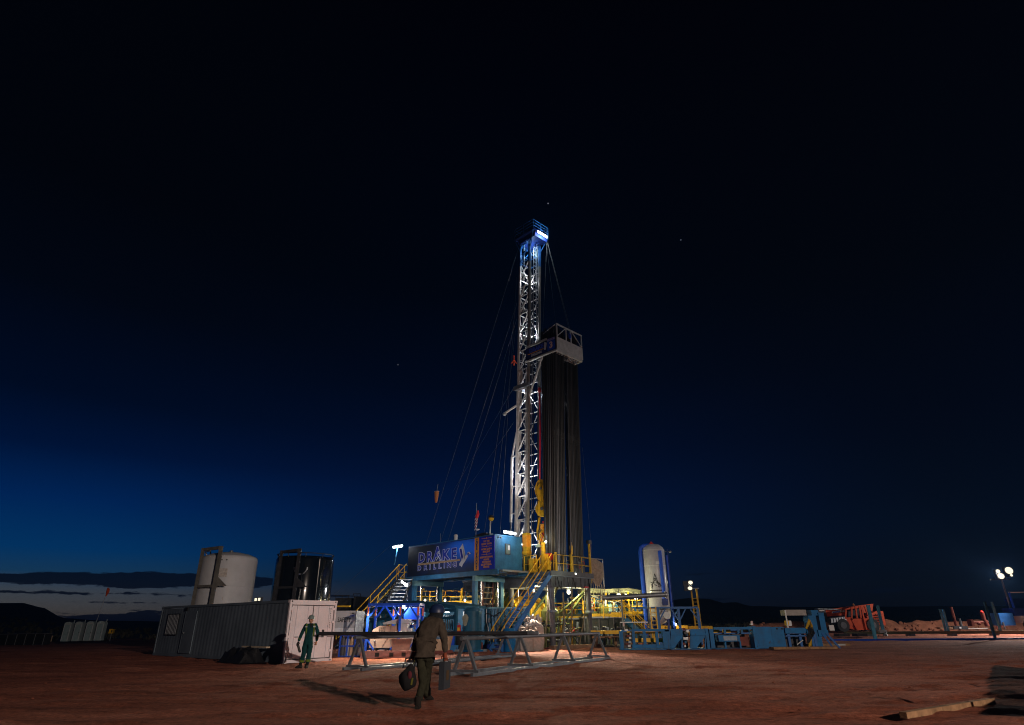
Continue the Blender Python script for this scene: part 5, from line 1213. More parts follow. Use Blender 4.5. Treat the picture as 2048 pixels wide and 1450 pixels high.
part(T, 'front_guard', oval(.30, H * .42, H * .42, -.36, -.322), YELL); part(T, 'center_pin', MB().tube((0, -.42, H * .6), (0, .36, H * .6), .09, 12), STEEL)
for k in range(4): part(T, 'guard_slot', MB().bx(-.26 + k * .09, -.22 + k * .09, -.33, -.323, H * .72, H * .9), BLACK)
part(T, 'clevis', MB().bx(-.18, .18, -.2, .2, -.5, .0), DYEL)
for k, (dx, dy) in enumerate(((-.12, -.15), (.12, -.15), (-.12, .15), (.12, .15))):
    part(T, 'drill_line', MB().tube((dx, dy, H * .9), (dx * .8 + .0, dy + .25, ZT - zb - .4), .022, 6), STEEL)
zs = P(1080, 1034, R(WP, WQ).y).z
T = rig('hook', 'yellow sheave hook hanging under the travelling block', 'hook', WP + .05, WQ, zs); T.rotation_euler[2] -= radians(62)
part(T, 'hook_wheel', MB().tube((0, -.2, .55), (0, .2, .55), .52, 20), DYEL); part(T, 'hook_body', MB().ext([(-.34, -.26, .1), (.2, -.26, .0), (.42, -.26, .6), (.2, -.26, 1.15), (-.3, -.26, 1.1)], (0, .52, 0)), YELL)
part(T, 'hook_pin', MB().tube((0, -.32, .55), (0, .32, .55), .12, 12), STEEL); part(T, 'link_neck', MB().bx(-.16, .12, -.15, .15, 1.1, zb - zs - .45), DSTEEL)
ztd = P(1085, 1100, R(WP, WQ).y).z; H = zs - ztd
T = rig('top_drive', 'yellow and orange top drive full of pipes and hoses below the hook', 'top drive', WP + .05, WQ, ztd); T.rotation_euler[2] -= radians(40)
part(T, 'motor', MB().tube((.05, 0, H * .42), (.05, 0, H * .78), .26, 14), ORS); part(T, 'gearbox', MB().bx(-.32, .36, -.3, .3, H * .24, H * .42), DYEL)
for dx in (-.42, .44): part(T, 'bail', MB().poly([(dx, 0, H * .3), (dx * 1.05, -.05, H * .6), (dx * .6, 0, H * .98)], .07, 8), DYEL)
part(T, 'orange_box', MB().bx(.4, .75, -.25, .25, H * .45, H * .82), mat('orange_box_paint', (.5, .2, .05), .5, rust=.3)); part(T, 'quill', MB().tube((0, 0, -.6), (0, 0, H * .25), .1, 10), STEEL)
part(T, 'grabber', MB().ext([(-.36, -.22, H * .22), (.36, -.22, H * .22), (.2, -.22, -.1), (-.2, -.22, -.1)], (0, .44, 0)), DYEL)
for k in range(9):
    a = k * .7; part(T, 'hose', MB().poly([(.3 * cos(a), -.32 + .05 * (k % 3), H * .75 - .1 * k), (.45 * cos(a + 1), -.38, H * .45), (.35 * cos(a + 2), -.3, H * .2 - .1 * (k % 4))], .03, 6), (BLACK, RED, YELL, GREEN, TAN)[k % 5])
for k in range(8): part(T, 'fitting', MB().bx(-.3 + (k * .37) % .6, -.2 + (k * .37) % .6, -.36, -.3, H * (.1 + .1 * k), H * (.1 + .1 * k) + .12), (YELL, ORS, STEEL, RED)[k % 4])
T = rig('rotary_hose', 'red lit hose hanging along the front of the mast', 'hose', 0, 0, 0)
hp = [P(1079, 780, 43.6), P(1080.5, 850, 43.5), P(1080, 910, 43.4), P(1079.5, 958, 43.3)]
part(T, 'hose', MB().poly([loc_of(x, T) for x in hp], .05, 8), mat('bright_red_hose', (.7, .02, .06), .4)); part(T, 'red_clamp', MB().ball(loc_of(hp[0], T), .14, 8, 6, (1, 1, 1.8)), RED)
part(T, 'standpipe', MB().poly([loc_of(P(1084, 742, 43.6), T), loc_of(P(1088, 900, 43.4), T), loc_of(P(1094, 1110, 43.2), T)], .09, 8), mat('blue_steel_pipe', (.12, .16, .28), .4, .4))

# ================================================================== GUY WIRES, WINDSOCK
CT = lambda p, q, z: R(p, q + mq(z), z)
def wire(a, b_, label, r=.012, sag=0.0):
    a = Vector(a); b_ = Vector(b_); n = 8 if sag else 1; r *= .55
    pts = [a + (b_ - a) * (k / n) - Vector((0, 0, sag * 4 * (k / n) * (1 - k / n))) for k in range(n + 1)]
    return solo('guy_wire', MB().poly([p - a for p in pts], r, 5), mat('wire_rope', (.16, .16, .17), .6, .3), label, 'wire', 'guy wires of the mast', loc=a)
cB = CT(MP0 - .1, MQ1 + .1, ZT - .6)
wire(cB, G(789, 1291), 'outermost guy wire from the crown down to the yard on the left', .012)
mB = CT(MP0 - .1, MQ1 + .2, 26.5); wire(mB, G(815, 1290), 'guy wire from the upper mast to the left, above the windsock', .012)
wire(CT(MP0 - .1, MQ1 + .2, 25), P(895, 1085, 49), 'guy wire from the upper mast to the doghouse roof\'s middle', .012)
wire(CT(MP0 - .2, MQ1 + .2, 19), P(905, 985, 60), 'short guy wire leaving the mast collar toward the dark left', .012)
wire(CT(MP0 - .2, MQ1 + .2, 16), P(930, 985, 56), 'lowest guy wire leaving the mast toward the left', .012)
for k, (u1, v1, zz) in enumerate(((968, 1072, 26.5), (985, 1045, 24.0), (1000, 1070, 29))):
    wire(CT(MP0 - .15, MQ1 + .25, zz), P(u1, v1, 44.5), ('line dropping from the mast to the flag end of the doghouse roof', 'line dropping from the mast to the small lamp on the doghouse roof', 'line dropping from the high mast to the doghouse roof near its corner')[k], .014)
wire(CT(MP1 + .3, MQ0 - .6, ZT - .1), R(B0p + 1.6, Bq0 - .05, ZB + 2.4), 'left of the twin lines from the crown to the platform rail', .022)
wire(CT(MP1 + .38, MQ0 - .6, ZT - .1), R(B0p + 1.75, Bq0 - .05, ZB + 2.4), 'right of the twin lines from the crown to the platform rail', .022)
wire(CT(MP1 + .1, MQ0 - .7, ZT - .3), R(B0p + .2, Bq0 + .1, ZB + 2.35), 'thin line from the crown to the platform\'s front corner', .014)
wire(CT(MP1 + .2, MQ0 - .7, ZT - .4), P(1085, 668, R(4.3, -1.2).y), 'bluish cable hanging from the crown beside the mast', .02)
wire(R(7.0, -2.4, 14), P(1184, 1108, 45.5), 'wire slanting down right of the racked pipes to the tarp', .010)
wire(P(782, 1090, 54), P(662, 1196, 58), 'thin dark wire slanting down left behind the yellow stairs', .014)
sp_ = mB + (G(815, 1290) - mB) * .0
wsY = 49.0; a = P(873.5, 983, wsY); 
T = thing('windsock', 'limp orange windsock hanging in the sky left of the mast', 'windsock', a)
lo = loc_of(P(872, 1005, wsY), T)
part(T, 'sock', MB().poly([(0, 0, 0), (.0, 0, lo.z * .3), (lo.x * .6, 0, lo.z * .7), (lo.x, 0, lo.z)], [.19, .17, .13, .08], 12), SORNG); part(T, 'hoop', MB().poly([(.2 * cos(k), .2 * sin(k), 0) for k in np.linspace(0, 2 * pi, 13)], .02, 5), GALV)
part(T, 'hang_cord', MB().tube((0, 0, 0), loc_of(P(876, 968, wsY), T), .012, 5), GALV)
# pole lamp on the doghouse roof
a = P(979, 1069, 44.2); T = thing('pole_lamp', 'unlit yellow floodlight on a grey pole on the doghouse roof', 'lamp', a)
tp = loc_of(P(981, 1042, 44.2), T); part(T, 'pole', MB().tube((0, 0, -.4), (tp.x, 0, tp.z), .06, 8), GALV); part(T, 'lamp_head', MB().ball((tp.x + .05, 0, tp.z + .15), .2, 10, 8, (1, .8, .8)), DYEL); part(T, 'lamp_hood', MB().lathe([(.24, 0), (.14, .16), (.04, .2)], 12, (tp.x + .05, 0, tp.z + .22)), DSTEEL)
a = P(1028, 722, 46.0); T = thing('escape_device', 'small orange escape handle hanging on a wire left of the platform', 'safety gear', a)
for (x0_, z0_, x1_, z1_) in ((0, .5, 0, -.4), (0, .1, -.22, -.25), (0, .1, .22, -.25)): part(T, 'arm', MB().tube((x0_, 0, z0_), (x1_, 0, z1_), .05, 6), mat('orange_pennant', (.8, .1, .03)))

# ================================================================== PUMP SHED AND YARD GEAR UNDER THE DOGHOUSE
SQ0, SQ1, SP0, SP1 = .3, 10.2, -3.0, -.55
sf = R(SP0, SQ0); zr = P(905, 1212, sf.y + .5).z
T = rig('pump_shed', 'open fronted blue shed with an arched roof and lit machinery under the doghouse', 'shed', SP0, SQ0, 0)
SL = SQ1 - SQ0; SD = SP1 - SP0
n = 14; up_ = [(-.05, SL * k / n, zr + .42 * sin(pi * k / n)) for k in range(n + 1)]; dn_ = [(-.05, SL * k / n, zr - .12) for k in range(n, -1, -1)]
part(T, 'roof', MB().ext(up_ + dn_, (SD + .1, 0, 0)), TEAL2)
part(T, 'eave_beam', MB().bx(-.1, -.052, 0, SL, zr - .34, zr - .14), TEAL2); part(T, 'lower_beam', MB().bx(-.04, .06, 0, SL, zr - .75, zr - .60), TEAL2)
for y in (0, SL * .33, SL * .66, SL): part(T, 'post', MB().bx(-.06, .1, y - .09, y + .09, 0, zr - .12), TEAL2)
part(T, 'back_wall', MB().bx(SD - .06, SD, 0, SL, 0, zr - .12), TEAL2); part(T, 'end_wall', MB().bx(.1, SD - .06, SL - .05, SL, .0, zr - .12), TEAL2); part(T, 'floor', MB().bx(0, SD - .06, 0, SL, .02, .3), MBLUE)
for k, y in enumerate((1.0, 4.2)):
    fx = part(T, 'tube_light', MB().bx(.15, .3, y, y + 1.35, zr - .30, zr - .22), WHITE); part(fx, 'lit_tube', MB().bx(.12, .32, y + .02, y + 1.33, zr - .36, zr - .301), TUBE)
w = R(SP0 + .2, SQ0 + 1.6); lamp((w.x, w.y, zr - .45), 150, (.9, .97, 1), None, size=.2); w = R(SP0 + .2, SQ0 + 4.8); lamp((w.x, w.y, zr - .45), 150, (1, .95, .8), None, size=.2)
# machinery inside
def engine(p, q, label, M, M2, s=1.0):
    T = rig('engine', label, 'engine', p, q, .3, 'machinery inside the blue shed')
    part(T, 'block', MB().bx(-.45 * s, .45 * s, -.7 * s, .7 * s, .15, 1.0 * s), M); part(T, 'sump', MB().bx(-.35 * s, .35 * s, -.6 * s, .6 * s, 0, .148), DSTEEL)
    for k in range(4): part(T, 'cylinder_head', MB().tube((0, (-.5 + k * .33) * s, 1.0 * s), (0, (-.5 + k * .33) * s, 1.2 * s), .12 * s, 10), M2)
    part(T, 'exhaust', MB().poly([(.3, -.5, 1.0 * s), (.3, -.5, 1.5 * s), (.3, .4, 1.55 * s)], .07, 8), RUSTR)
    part(T, 'flywheel', MB().tube((-.55 * s, 0, .6 * s), (-.46 * s, 0, .6 * s), .34 * s, 16), M2)
    for k in range(5): part(T, 'pipe', MB().poly([(-.5 * s, -.6 + k * .28, .3), (-.6 * s, -.55 + k * .28, .8 * s), (-.2, -.6 + k * .3, 1.3 * s)], .025, 6), (GALV, YELL, RED, STEEL, ORS)[k])
engine(-1.9, 8.6, 'yellow engine at the far left end of the blue shed', YELL, DYEL, 1.1); engine(-1.9, 6.4, 'worn yellow engine in the middle of the blue shed', DYEL, ORS); engine(-1.7, 4.2, 'grey engine beneath the shed\'s right tube light', STEEL, TEAL2, .9)
T = rig('pressure_tank', 'upright teal pressure tank behind the blue frame\'s left post', 'tank', -2.55, 9.2, .3); part(T, 'tank_shell', MB().lathe([(.3, 0), (.34, .1), (.34, 1.35), (.26, 1.52), (.05, 1.6)], 18), TEAL2); part(T, 'tank_valve', MB().tube((0, 0, 1.58), (0, 0, 1.8), .05, 8), GALV)
T = rig('tool_rack', 'steel rack with hanging tongs at the right end of the blue shed', 'rack', -2.7, 1.2, .3)
part(T, 'shelf', MB().bx(-.25, .25, -.7, .7, .82, .88), GALV)
for k in range(6): part(T, 'tong', MB().poly([(-.1, -.6 + k * .22, .9), (-.12, -.55 + k * .22, 1.5), (-.05, -.62 + k * .22, 1.75)], .045, 6), DSTEEL)
for x in (-.2, .2): part(T, 'leg', MB().bx(x - .03, x + .03, -.65, -.6, 0, .818), STEEL); 
T = rig('teal_tank', 'round teal tank with a painted lit spot right of the blue shed', 'tank', -2.3, -.45, 0); part(T, 'tank_shell', MB().lathe([(.58, .1), (.58, 2.25), (.42, 2.4), (.08, 2.46)], 30), TEAL2)
part(T, 'lit_spot', MB().ext([(-.57, -.02 + .26 * cos(a) * (1 + .2 * sin(3 * a)), 1.75 + .34 * sin(a)) for a in np.linspace(0, 2 * pi, 15)[:-1]], (-.012, 0, 0)), mat('lit_spot_tone', (.40, .40, .30), .8, var=.4)); part(T, 'base_skid', MB().bx(-.65, .65, -.65, .65, 0, .1), MBLUE)  # spot of lamplight put on the shell as a pale patch
T = rig('switch_house', 'boxy teal steel house with doors behind the long stairs\' foot', 'shed', -.35, -1.0, 0)
part(T, 'house_wall', MB().bx(0, 2.6, 0, 2.5, .35, 2.42), TEAL2); part(T, 'roof', MB().bx(-.08, 2.68, -.08, 2.58, 2.42, 2.5), mat('pale_teal_paint', (.13, .26, .30)))
for k in range(3): dd = part(T, 'door', MB().bx(-.03, -.001, .1 + k * .8, .82 + k * .8, .5, 2.3), TEAL2); part(dd, 'door_handle', MB().bx(-.06, -.031, .7 + k * .8, .74 + k * .8, 1.2, 1.45), GALV)
for k in range(7): part(T, 'conduit', MB().poly([(-.06, .12 + k * .34, .35), (-.06, .12 + k * .34, 1.3 + .12 * (k % 3)), (-.06, .3 + k * .34, 1.55 + .1 * (k % 2)), (-.06, .3 + k * .34, 2.4)], .022, 6), (DSTEEL, TEAL, BLACK, GALV)[k % 4])
for k in range(6): part(T, 'junction_box', MB().bx(-.14, -.061, .1 + k * .42, .26 + k * .42, 1.2 + .2 * (k % 3), 1.45 + .2 * (k % 3)), (DSTEEL, TEAL, GREY)[k % 3])
for k in range(5): part(T, 'side_cable', MB().poly([(.2 + k * .5, -.05, 2.3), (.3 + k * .5, -.12, 1.5), (.15 + k * .5, -.06, .5)], .03, 6), BLACK)
part(T, 'cable', MB().poly([(-.05, .1, 2.2), (-.1, .6, 1.95), (-.06, 1.2, 2.15), (-.09, 1.9, 1.9), (-.05, 2.4, 2.1)], .03, 6), BLACK); part(T, 'skid', MB().bx(-.1, 2.7, -.1, 2.6, 0, .348), DBLUE)
# ground gear in front of the shed
def place(u, v, dz=0.0): p = G(u, v); p.z = dz; return p
T = thing('gear_skid', 'blue steel skid with pumps on the dirt right of the walking man', 'skid', place(905, 1303), RA * .4)
part(T, 'skid_frame', MB().bx(-.9, 1.6, -.4, .9, 0, .35), MBLUE); part(T, 'pump', MB().tube((-.6, .2, .65), (.3, .2, .65), .28, 14), MBLUE); part(T, 'motor', MB().tube((.5, .2, .6), (1.3, .2, .6), .24, 14), BLUE); part(T, 'pipe', MB().tube((.6, -.35, .3), (1.7, -.35, .3), .16, 12), BLUE); part(T, 'pipe_flange', MB().tube((1.66, -.35, .3), (1.74, -.35, .3), .22, 14), RUSTR)
T = thing('concrete_mixer', 'tan machine on a red pallet just right of the walking man\'s jacket', 'machine', place(882, 1306), .3)
part(T, 'pallet', MB().bx(-.6, .6, -.4, .5, 0, .14), RUSTR); part(T, 'body', MB().bx(-.5, .15, -.3, .35, .14, .72), TAN); part(T, 'hopper', MB().lathe([(.2, .14), (.3, .6), (.36, .82), (.36, .88)], 14, (.32, .05, 0)), TAN)
for k, (u, M, h, r, lab) in enumerate(((905, RED, .42, .2, 'red petrol can standing on the black drum'), (932, RED, .38, .14, 'small red can left of the blue drum'), (940, RUSTR, .45, .1, 'thin red bottle beside the blue drum'))):
    p = P(u + 10, 1262, 40.2); T = thing('fuel_can', lab, 'can', (p.x, 40.2, 1.05), 0, 'red cans on the drums')
    part(T, 'can_body', MB().bx(-r, r, -r * .6, r * .6, 0, h), M); part(T, 'can_handle', MB().poly([(-r * .6, 0, h), (-r * .5, 0, h + .1), (r * .4, 0, h + .1), (r * .5, 0, h)], .025, 6), M); part(T, 'can_mark', MB().bx(0, r * .7, -r * .6 - .006, -r * .6 - .001, h * .25, h * .65), YELL)
for k, (u, M, lab) in enumerate(((918, BLACK, 'black drum under the red petrol can'), (934, DSTEEL, 'dark steel drum between the black and blue drums'), (949, RBLUE, 'bright blue drum beside the near support post'), (902, RBLUE, 'wide blue tub left of the black drum'))):
    p = P(u, 1290, 40.2); T = thing('drum', lab, 'drum', (p.x, 40.2, .12), 0, 'drums in front of the teal tank'); part(T, 'drum_body', MB().lathe([(.27, 0), (.29, .05), (.28, .3), (.29, .33), (.28, .6), (.29, .88), (.27, .92)], 18), M); part(T, 'drum_lid', MB().lathe([(.26, .92), (.24, .94), (.02, .94)], 18), STEEL)
solo('drum_stand', MB().bx(-.4, 2.1, -.35, .35, 0, .118), STEEL, 'low grey plate under the row of drums', 'stand', loc=(P(905, 1290, 40.2).x, 40.2, 0))
# bulk bag and blue barrel by the stairs
p = G(1056, 1302); bw = .86
def bag(loc, rz, label, w, h):
    T = thing('bulk_bag', label, 'bag', loc, rz)
    mb = MB(); n = 9
    for j in range(n + 1):
        for i in range(24):
            a = 2 * pi * i / 24; f = j / n; sq = 1 / max(abs(cos(a)), abs(sin(a))) ** .72
            r_ = w * .5 * sq * (1 + .08 * sin(pi * f)) * (1 if j < n - 1 else (.75 if j == n - 1 else .25)); r_ *= 1 + .06 * noise.noise((cos(a) * 3, sin(a) * 3, f * 5))
            mb.v.append((r_ * cos(a), r_ * sin(a), h * f + (.07 * noise.noise((cos(a) * 4, sin(a) * 4, 9)) if j > n - 2 else 0)))
    for j in range(n):
        for i in range(24): i2 = (i + 1) % 24; mb.f.append((j * 24 + i, j * 24 + i2, (j + 1) * 24 + i2, (j + 1) * 24 + i))
    mb.f.append(tuple(n * 24 + k for k in range(24))); part(T, 'bag_body', mb, BAGM)
    for k in range(6):
        a = k * 1.05; part(T, 'bag_fold', MB().poly([(w * .42 * cos(a), w * .42 * sin(a), h * .95), (w * .34 * cos(a + .3), w * .34 * sin(a + .3), h * 1.12 + .05 * (k % 2)), (w * .12 * cos(a + .7), w * .12 * sin(a + .7), h * 1.02)], [.07, .09, .05], 6), BAGM)
    for a in (pi / 4, 3 * pi / 4, 5 * pi / 4, 7 * pi / 4): part(T, 'lift_loop', MB().poly([(w * .56 * cos(a), w * .56 * sin(a), h * .8), (w * .6 * cos(a), w * .6 * sin(a), h * 1.08), (w * .45 * cos(a + .4), w * .45 * sin(a + .4), h * 1.06)], .028, 5), BAGM)
    part(T, 'seam', MB().tube((w * .1, -w * .555, .05), (w * .1, -w * .56, h * .85), .014, 5), GWOOD)
bag((p.x, p.y + .6, 0), .25, 'full white bulk bag on the dirt at the foot of the rig leg', 1.35, 1.2)
bag((p.x + .35, p.y + 2.0, .0), .1, 'second bulk bag with crumpled top behind the first', 1.3, 1.75)
p = G(1019, 1304); T = thing('barrel', 'worn blue barrel beside the bulk bag under the stairs', 'barrel', (p.x, p.y + .3, 0)); part(T, 'barrel_body', MB().lathe([(.34, 0), (.37, .06), (.35, .4), (.37, .43), (.35, .8), (.35, 1.2), (.32, 1.25)], 18), MBLUE); part(T, 'barrel_lid', MB().lathe([(.32, 1.25), (.3, 1.27), (.02, 1.27)], 16), MBLUE)

# ================================================================== LAMPS UNDER THE FLOOR
def bulb(name, label, p, M=TUBEY, pw=120, col=YEL, s=.13, off=(0, -.4, -.1)):
    T = thing(name, label, 'lamp', p); part(T, 'lamp_bulb', MB().ball((0, 0, 0), s, 12, 8, (1, .7, 1.15)), M); part(T, 'lamp_cage', MB().bx(-s, s, -s * .5, s * .9, s * 1.1, s * 1.5), DSTEEL); part(T, 'lamp_bracket', MB().tube((0, .05, s * 1.4), (0, .2, s * 4), .03, 6), DSTEEL)
    lamp(Vector(p) + Vector(off), pw, col, None, size=.12)
bulb('work_lamp', 'upper one of two round lit work lamps behind the long stairs', P(1066.5, 1177, 45), FLOODM, 240, YEL, .13); bulb('work_lamp', 'lower one of two round lit work lamps behind the long stairs', P(1066.5, 1182, 44.8), FLOODM, 80, YEL, .12)
bulb('work_lamp', 'round lit work lamp under the rig floor between the grey legs', P(1137.5, 1184, 45.8), FLOODM, 420, GRN, .15); bulb('work_lamp', 'small lit lamp right of the green brace under the floor', P(1159, 1193, 48), TUBEY, 120, YEL, .13)
bulb('floor_lamp', 'small added lamp on an arm in front of the rig floor below the left pipe bundle', R(3.9, -3.7, ZR - .2), TUBEY, 48, (.85, 1, .7), .04, (0, -.1, .1)); bulb('floor_lamp', 'small lamp on the rig floor beside the yellow wrench machine', R(2.7, -2.2, ZR + 1.9), TUBEY, 90, YEL, .07, (-.1, -.3, .2))  # the arm lamp is added to light the foot of the left pipes
lamp(P(1066.5, 1179, 44.3), 15000, (1, .78, .58), (1.5, 34.5, 0), 72, .2)
bulb('work_lamp', 'small cool lit lamp hanging under the top of the blue lifting frame', P(808, 1213, 33.9), TUBE, 75, (.70, .80, 1), .05, (0, -.15, -.15))
lamp(P(812, 1200, 35.4), 60, (.9, .92, 1), None, size=.1)  # added fill light at the blue frame, no fixture of its own
lamp(P(800, 1209, YF - .25), 1100, (1, .86, .62), G(815, 1322), 120, .1)  # added spot without a fixture, brightens the dirt before the frame
lamp(P(740, 1212, YF - .25), 700, (1, .86, .62), G(720, 1320), 120, .1)  # second added spot, also no fixture, for the dirt farther left
# yellow pump/draw works mass behind the legs
T = rig('draw_works', 'big dull yellow winch drum lit under the rig floor', 'winch', 4.6, 2.3, 0)
part(T, 'drum', MB().tube((-1.3, 0, 2.3), (1.6, 0, 2.3), .75, 22), DYEL)
for x in (-1.35, .15, 1.6): part(T, 'drum_flange', MB().tube((x, 0, 2.3), (x + .12, 0, 2.3), 1.05, 24), YELL)
part(T, 'winch_frame', MB().bx(-1.6, 2.0, -.9, .9, .3, 1.35), GREEN); part(T, 'yellow_guard', MB().bx(-1.7, 1.2, -1.05, -.91, 1.5, 1.85), YELL)
for x in (-1.2, .2, 1.5): part(T, 'stand_leg', MB().bx(x, x + .16, -.8, .8, 0, .3), STEEL)
T = rig('hydraulic_bundle', 'tangle of dark raised hydraulic rams and hoses left of the long stairs', 'machinery', 1.6, 3.2, 0)
for k in range(4): part(T, 'ram', MB().tube((k * .35 - .9, -.3 + .1 * k, .2), (k * .3 + .25, -.2 + .1 * k, ZR - .4), .13, 10), DSTEEL if k % 2 else STEEL)
for k in range(7): part(T, 'hose', MB().poly([(k * .16 + .2, -.5, ZR - .3), (k * .17, -.6, ZR - .9 - .2 * (k % 3)), (k * .2 - .5, -.5, 2.0 + .15 * k), (k * .22 - .9, -.4, .6)], .035, 6), (BLACK, GREY, DSTEEL)[k % 3])
part(T, 'cream_panel', MB().bx(1.1, 2.0, -.4, -.3, 2.0, ZR - .5), mat('cream_panel_paint', (.55, .52, .32), .5, rust=.2)); part(T, 'base', MB().bx(-1.2, 2.2, -.6, .6, 0, .2), STEEL)
random.seed(31)
T = rig('valve_manifold', 'cluster of greenish pipes and valves low between the grey legs', 'pipework', 4.2, -1.6, 0)
for k in range(64):
    x = random.uniform(-1.4, 2.9); y = random.uniform(-.3, 1.6); z = random.uniform(.2, 1.7)
    if k % 3 == 0: part(T, 'pipe', MB().tube((x, y, 0.05), (x + random.uniform(-.3, .3), y, z + .6), random.uniform(.03, .08), 8), random.choice((GREEN, STEEL, DYEL, GREY)))
    elif k % 3 == 1: part(T, 'pipe', MB().tube((x - .5, y, z), (x + .5, y, z + random.uniform(-.2, .2)), random.uniform(.03, .07), 8), random.choice((GREEN, STEEL, DSTEEL)))
    else: part(T, 'valve', MB().poly([(x + .13 * cos(a), y - .1, z + .13 * sin(a)) for a in np.linspace(0, 2 * pi, 11)], .018, 5), random.choice((RED, YELL, GREEN)))

T = rig('scaffold', 'thin yellow green scaffold of rails and pipes behind the grey legs', 'pipework', 5.0, 3.5, 0)
for k in range(10):
    x = -2.2 + k * .55; part(T, 'upright', MB().tube((x, .2 * (k % 3), 0), (x, .2 * (k % 3), 3.3 + .3 * (k % 2)), .035, 6), (GREEN, DYEL, STEEL)[k % 3])
for k in range(7): part(T, 'rail', MB().tube((-2.3, .1, .7 + k * .42), (3.0, .2, .7 + k * .42 + .05 * (k % 2)), .03, 6), (DYEL, GREEN, GREY)[k % 3])
for k in range(8): part(T, 'diagonal', MB().tube((-2.2 + k * .62, .0, .6 + (k % 3) * .7), (-1.5 + k * .62, .3, 1.9 + (k % 2) * .9), .03, 6), (GREEN, DSTEEL, DYEL)[k % 3])
for k in range(9): part(T, 'hose', MB().poly([(-2 + k * .5, -.1, 3.2), (-1.9 + k * .5, -.25, 2.0 - .1 * k % .7), (-2.2 + k * .55, -.15, .6)], .035, 6), (BLACK, GREY, GREEN)[k % 3])

# ================================================================== MUD TANKS, SHAKERS (lit yellow, behind and right of the rig)
YMT = 49.0
def mud_tank(u0, u1, vdeck, vground, Y, label, dep=3.0, seed=1, canopy=None, rz=0.0, gear=22, deckM=STEEL):
    a = P(u0, vdeck, Y); b_ = P(u1, vdeck, Y); Lx = b_.x - a.x; zd = (a.z + b_.z) / 2
    T = thing('mud_tank', label, 'tank', (a.x, Y, 0), rz, 'steel mud tanks beside the rig')
    part(T, 'tank_wall', MB().bx(0, Lx, .1, dep, .25, zd - .12), mat('mud_tank_grey', (.035, .038, .036), .6, rust=.45, var=.4)); part(T, 'deck', MB().bx(-.1, Lx + .1, -.1, dep + .1, zd - .118, zd), deckM); part(T, 'skid', MB().bx(0, Lx, .0, dep, 0, .248), DSTEEL)
    for k in range(int(Lx / 1.1) + 1): part(T, 'wall_rib', MB().bx(min(k * 1.1, Lx - .1), min(k * 1.1, Lx - .1) + .09, .0, .098, .25, zd - .12), GREY)
    part(T, 'toe_board', MB().bx(0, Lx, -.13, -.101, zd, zd + .20), DYEL)
    for k in range(int(Lx / 1.5) + 1):
        x = min(k * 1.5, Lx - .03); part(T, 'rail_post', MB().bx(x - .035, x + .035, -.16, -.131, zd - .1, zd + 1.1), YELL)
    for h in (.6, 1.08): part(T, 'rail', MB().bx(0, Lx, -.155, -.132, zd + h - .025, zd + h + .025), YELL)
    rn = random.Random(seed)
    for k in range(gear):
        x = rn.uniform(.2, Lx - .2); y = rn.uniform(.4, dep - .2); h = rn.uniform(.5, 1.5); M = rn.choice((STEEL, GREY, GALV, DYEL, GREEN, GALV, TEAL, RUSTR, DYEL)); kind = (0, 1, 1, 2, 3, 1, 1, 3)[k % 8]
        if kind == 0: part(T, 'shaker_box', MB().bx(x - .28, x + .28, y - .3, y + .3, zd, zd + h * .7), rn.choice((GREY, STEEL, GREEN, TEAL2))); 
        elif kind == 1: part(T, 'pipe_riser', MB().poly([(x, y, zd), (x, y, zd + h), (x + rn.uniform(-.6, .6), y, zd + h + .1)], rn.uniform(.04, .09), 8), M)
        elif kind == 2: part(T, 'agitator_motor', MB().lathe([(.2, 0), (.2, .35), (.14, .4), (.14, .8), (.02, .86)], 12, (x, y, zd)), M)
        else: part(T, 'valve_wheel', MB().poly([(x + .18 * cos(q), y - .05, zd + h * .6 + .18 * sin(q)) for q in np.linspace(0, 2 * pi, 11)], .022, 5), rn.choice((RED, YELL, GALV))); part(T, 'valve_stem', MB().tube((x, y, zd), (x, y, zd + h * .62), .04, 6), STEEL)
    return T, zd, Lx
T, zd, Lx = mud_tank(1167, 1247, 1233, 1290, YMT, 'mud tank right of the rig with yellow railed walkway full of pipes and valves', 3.2, 3, gear=76)
part(T, 'light_blue_hopper', MB().bx(Lx * .66, Lx * .72, -.0, .3, zd + .35, zd + .85), mat('pale_aqua', (.35, .6, .62), .4)); part(T, 'yellow_gate', MB().bx(Lx - .95, Lx, -.19, -.161, zd - .05, zd + .28), YELL)
T2, zd2, L2 = mud_tank(1090, 1168, 1236, 1290, YMT + 2.5, 'mud tank seen between the grey legs of the rig', 3, 5, gear=52)
T3, zd3, L3 = mud_tank(1230, 1300, 1228, 1285, YMT + 5.5, 'farther mud tank behind the white separator vessel', 3, 8, gear=48)
T4, zd4, L4 = mud_tank(828, 1035, 1206, 1285, 62, 'long far mud tank row seen under the doghouse', 3.5, 11, gear=60)
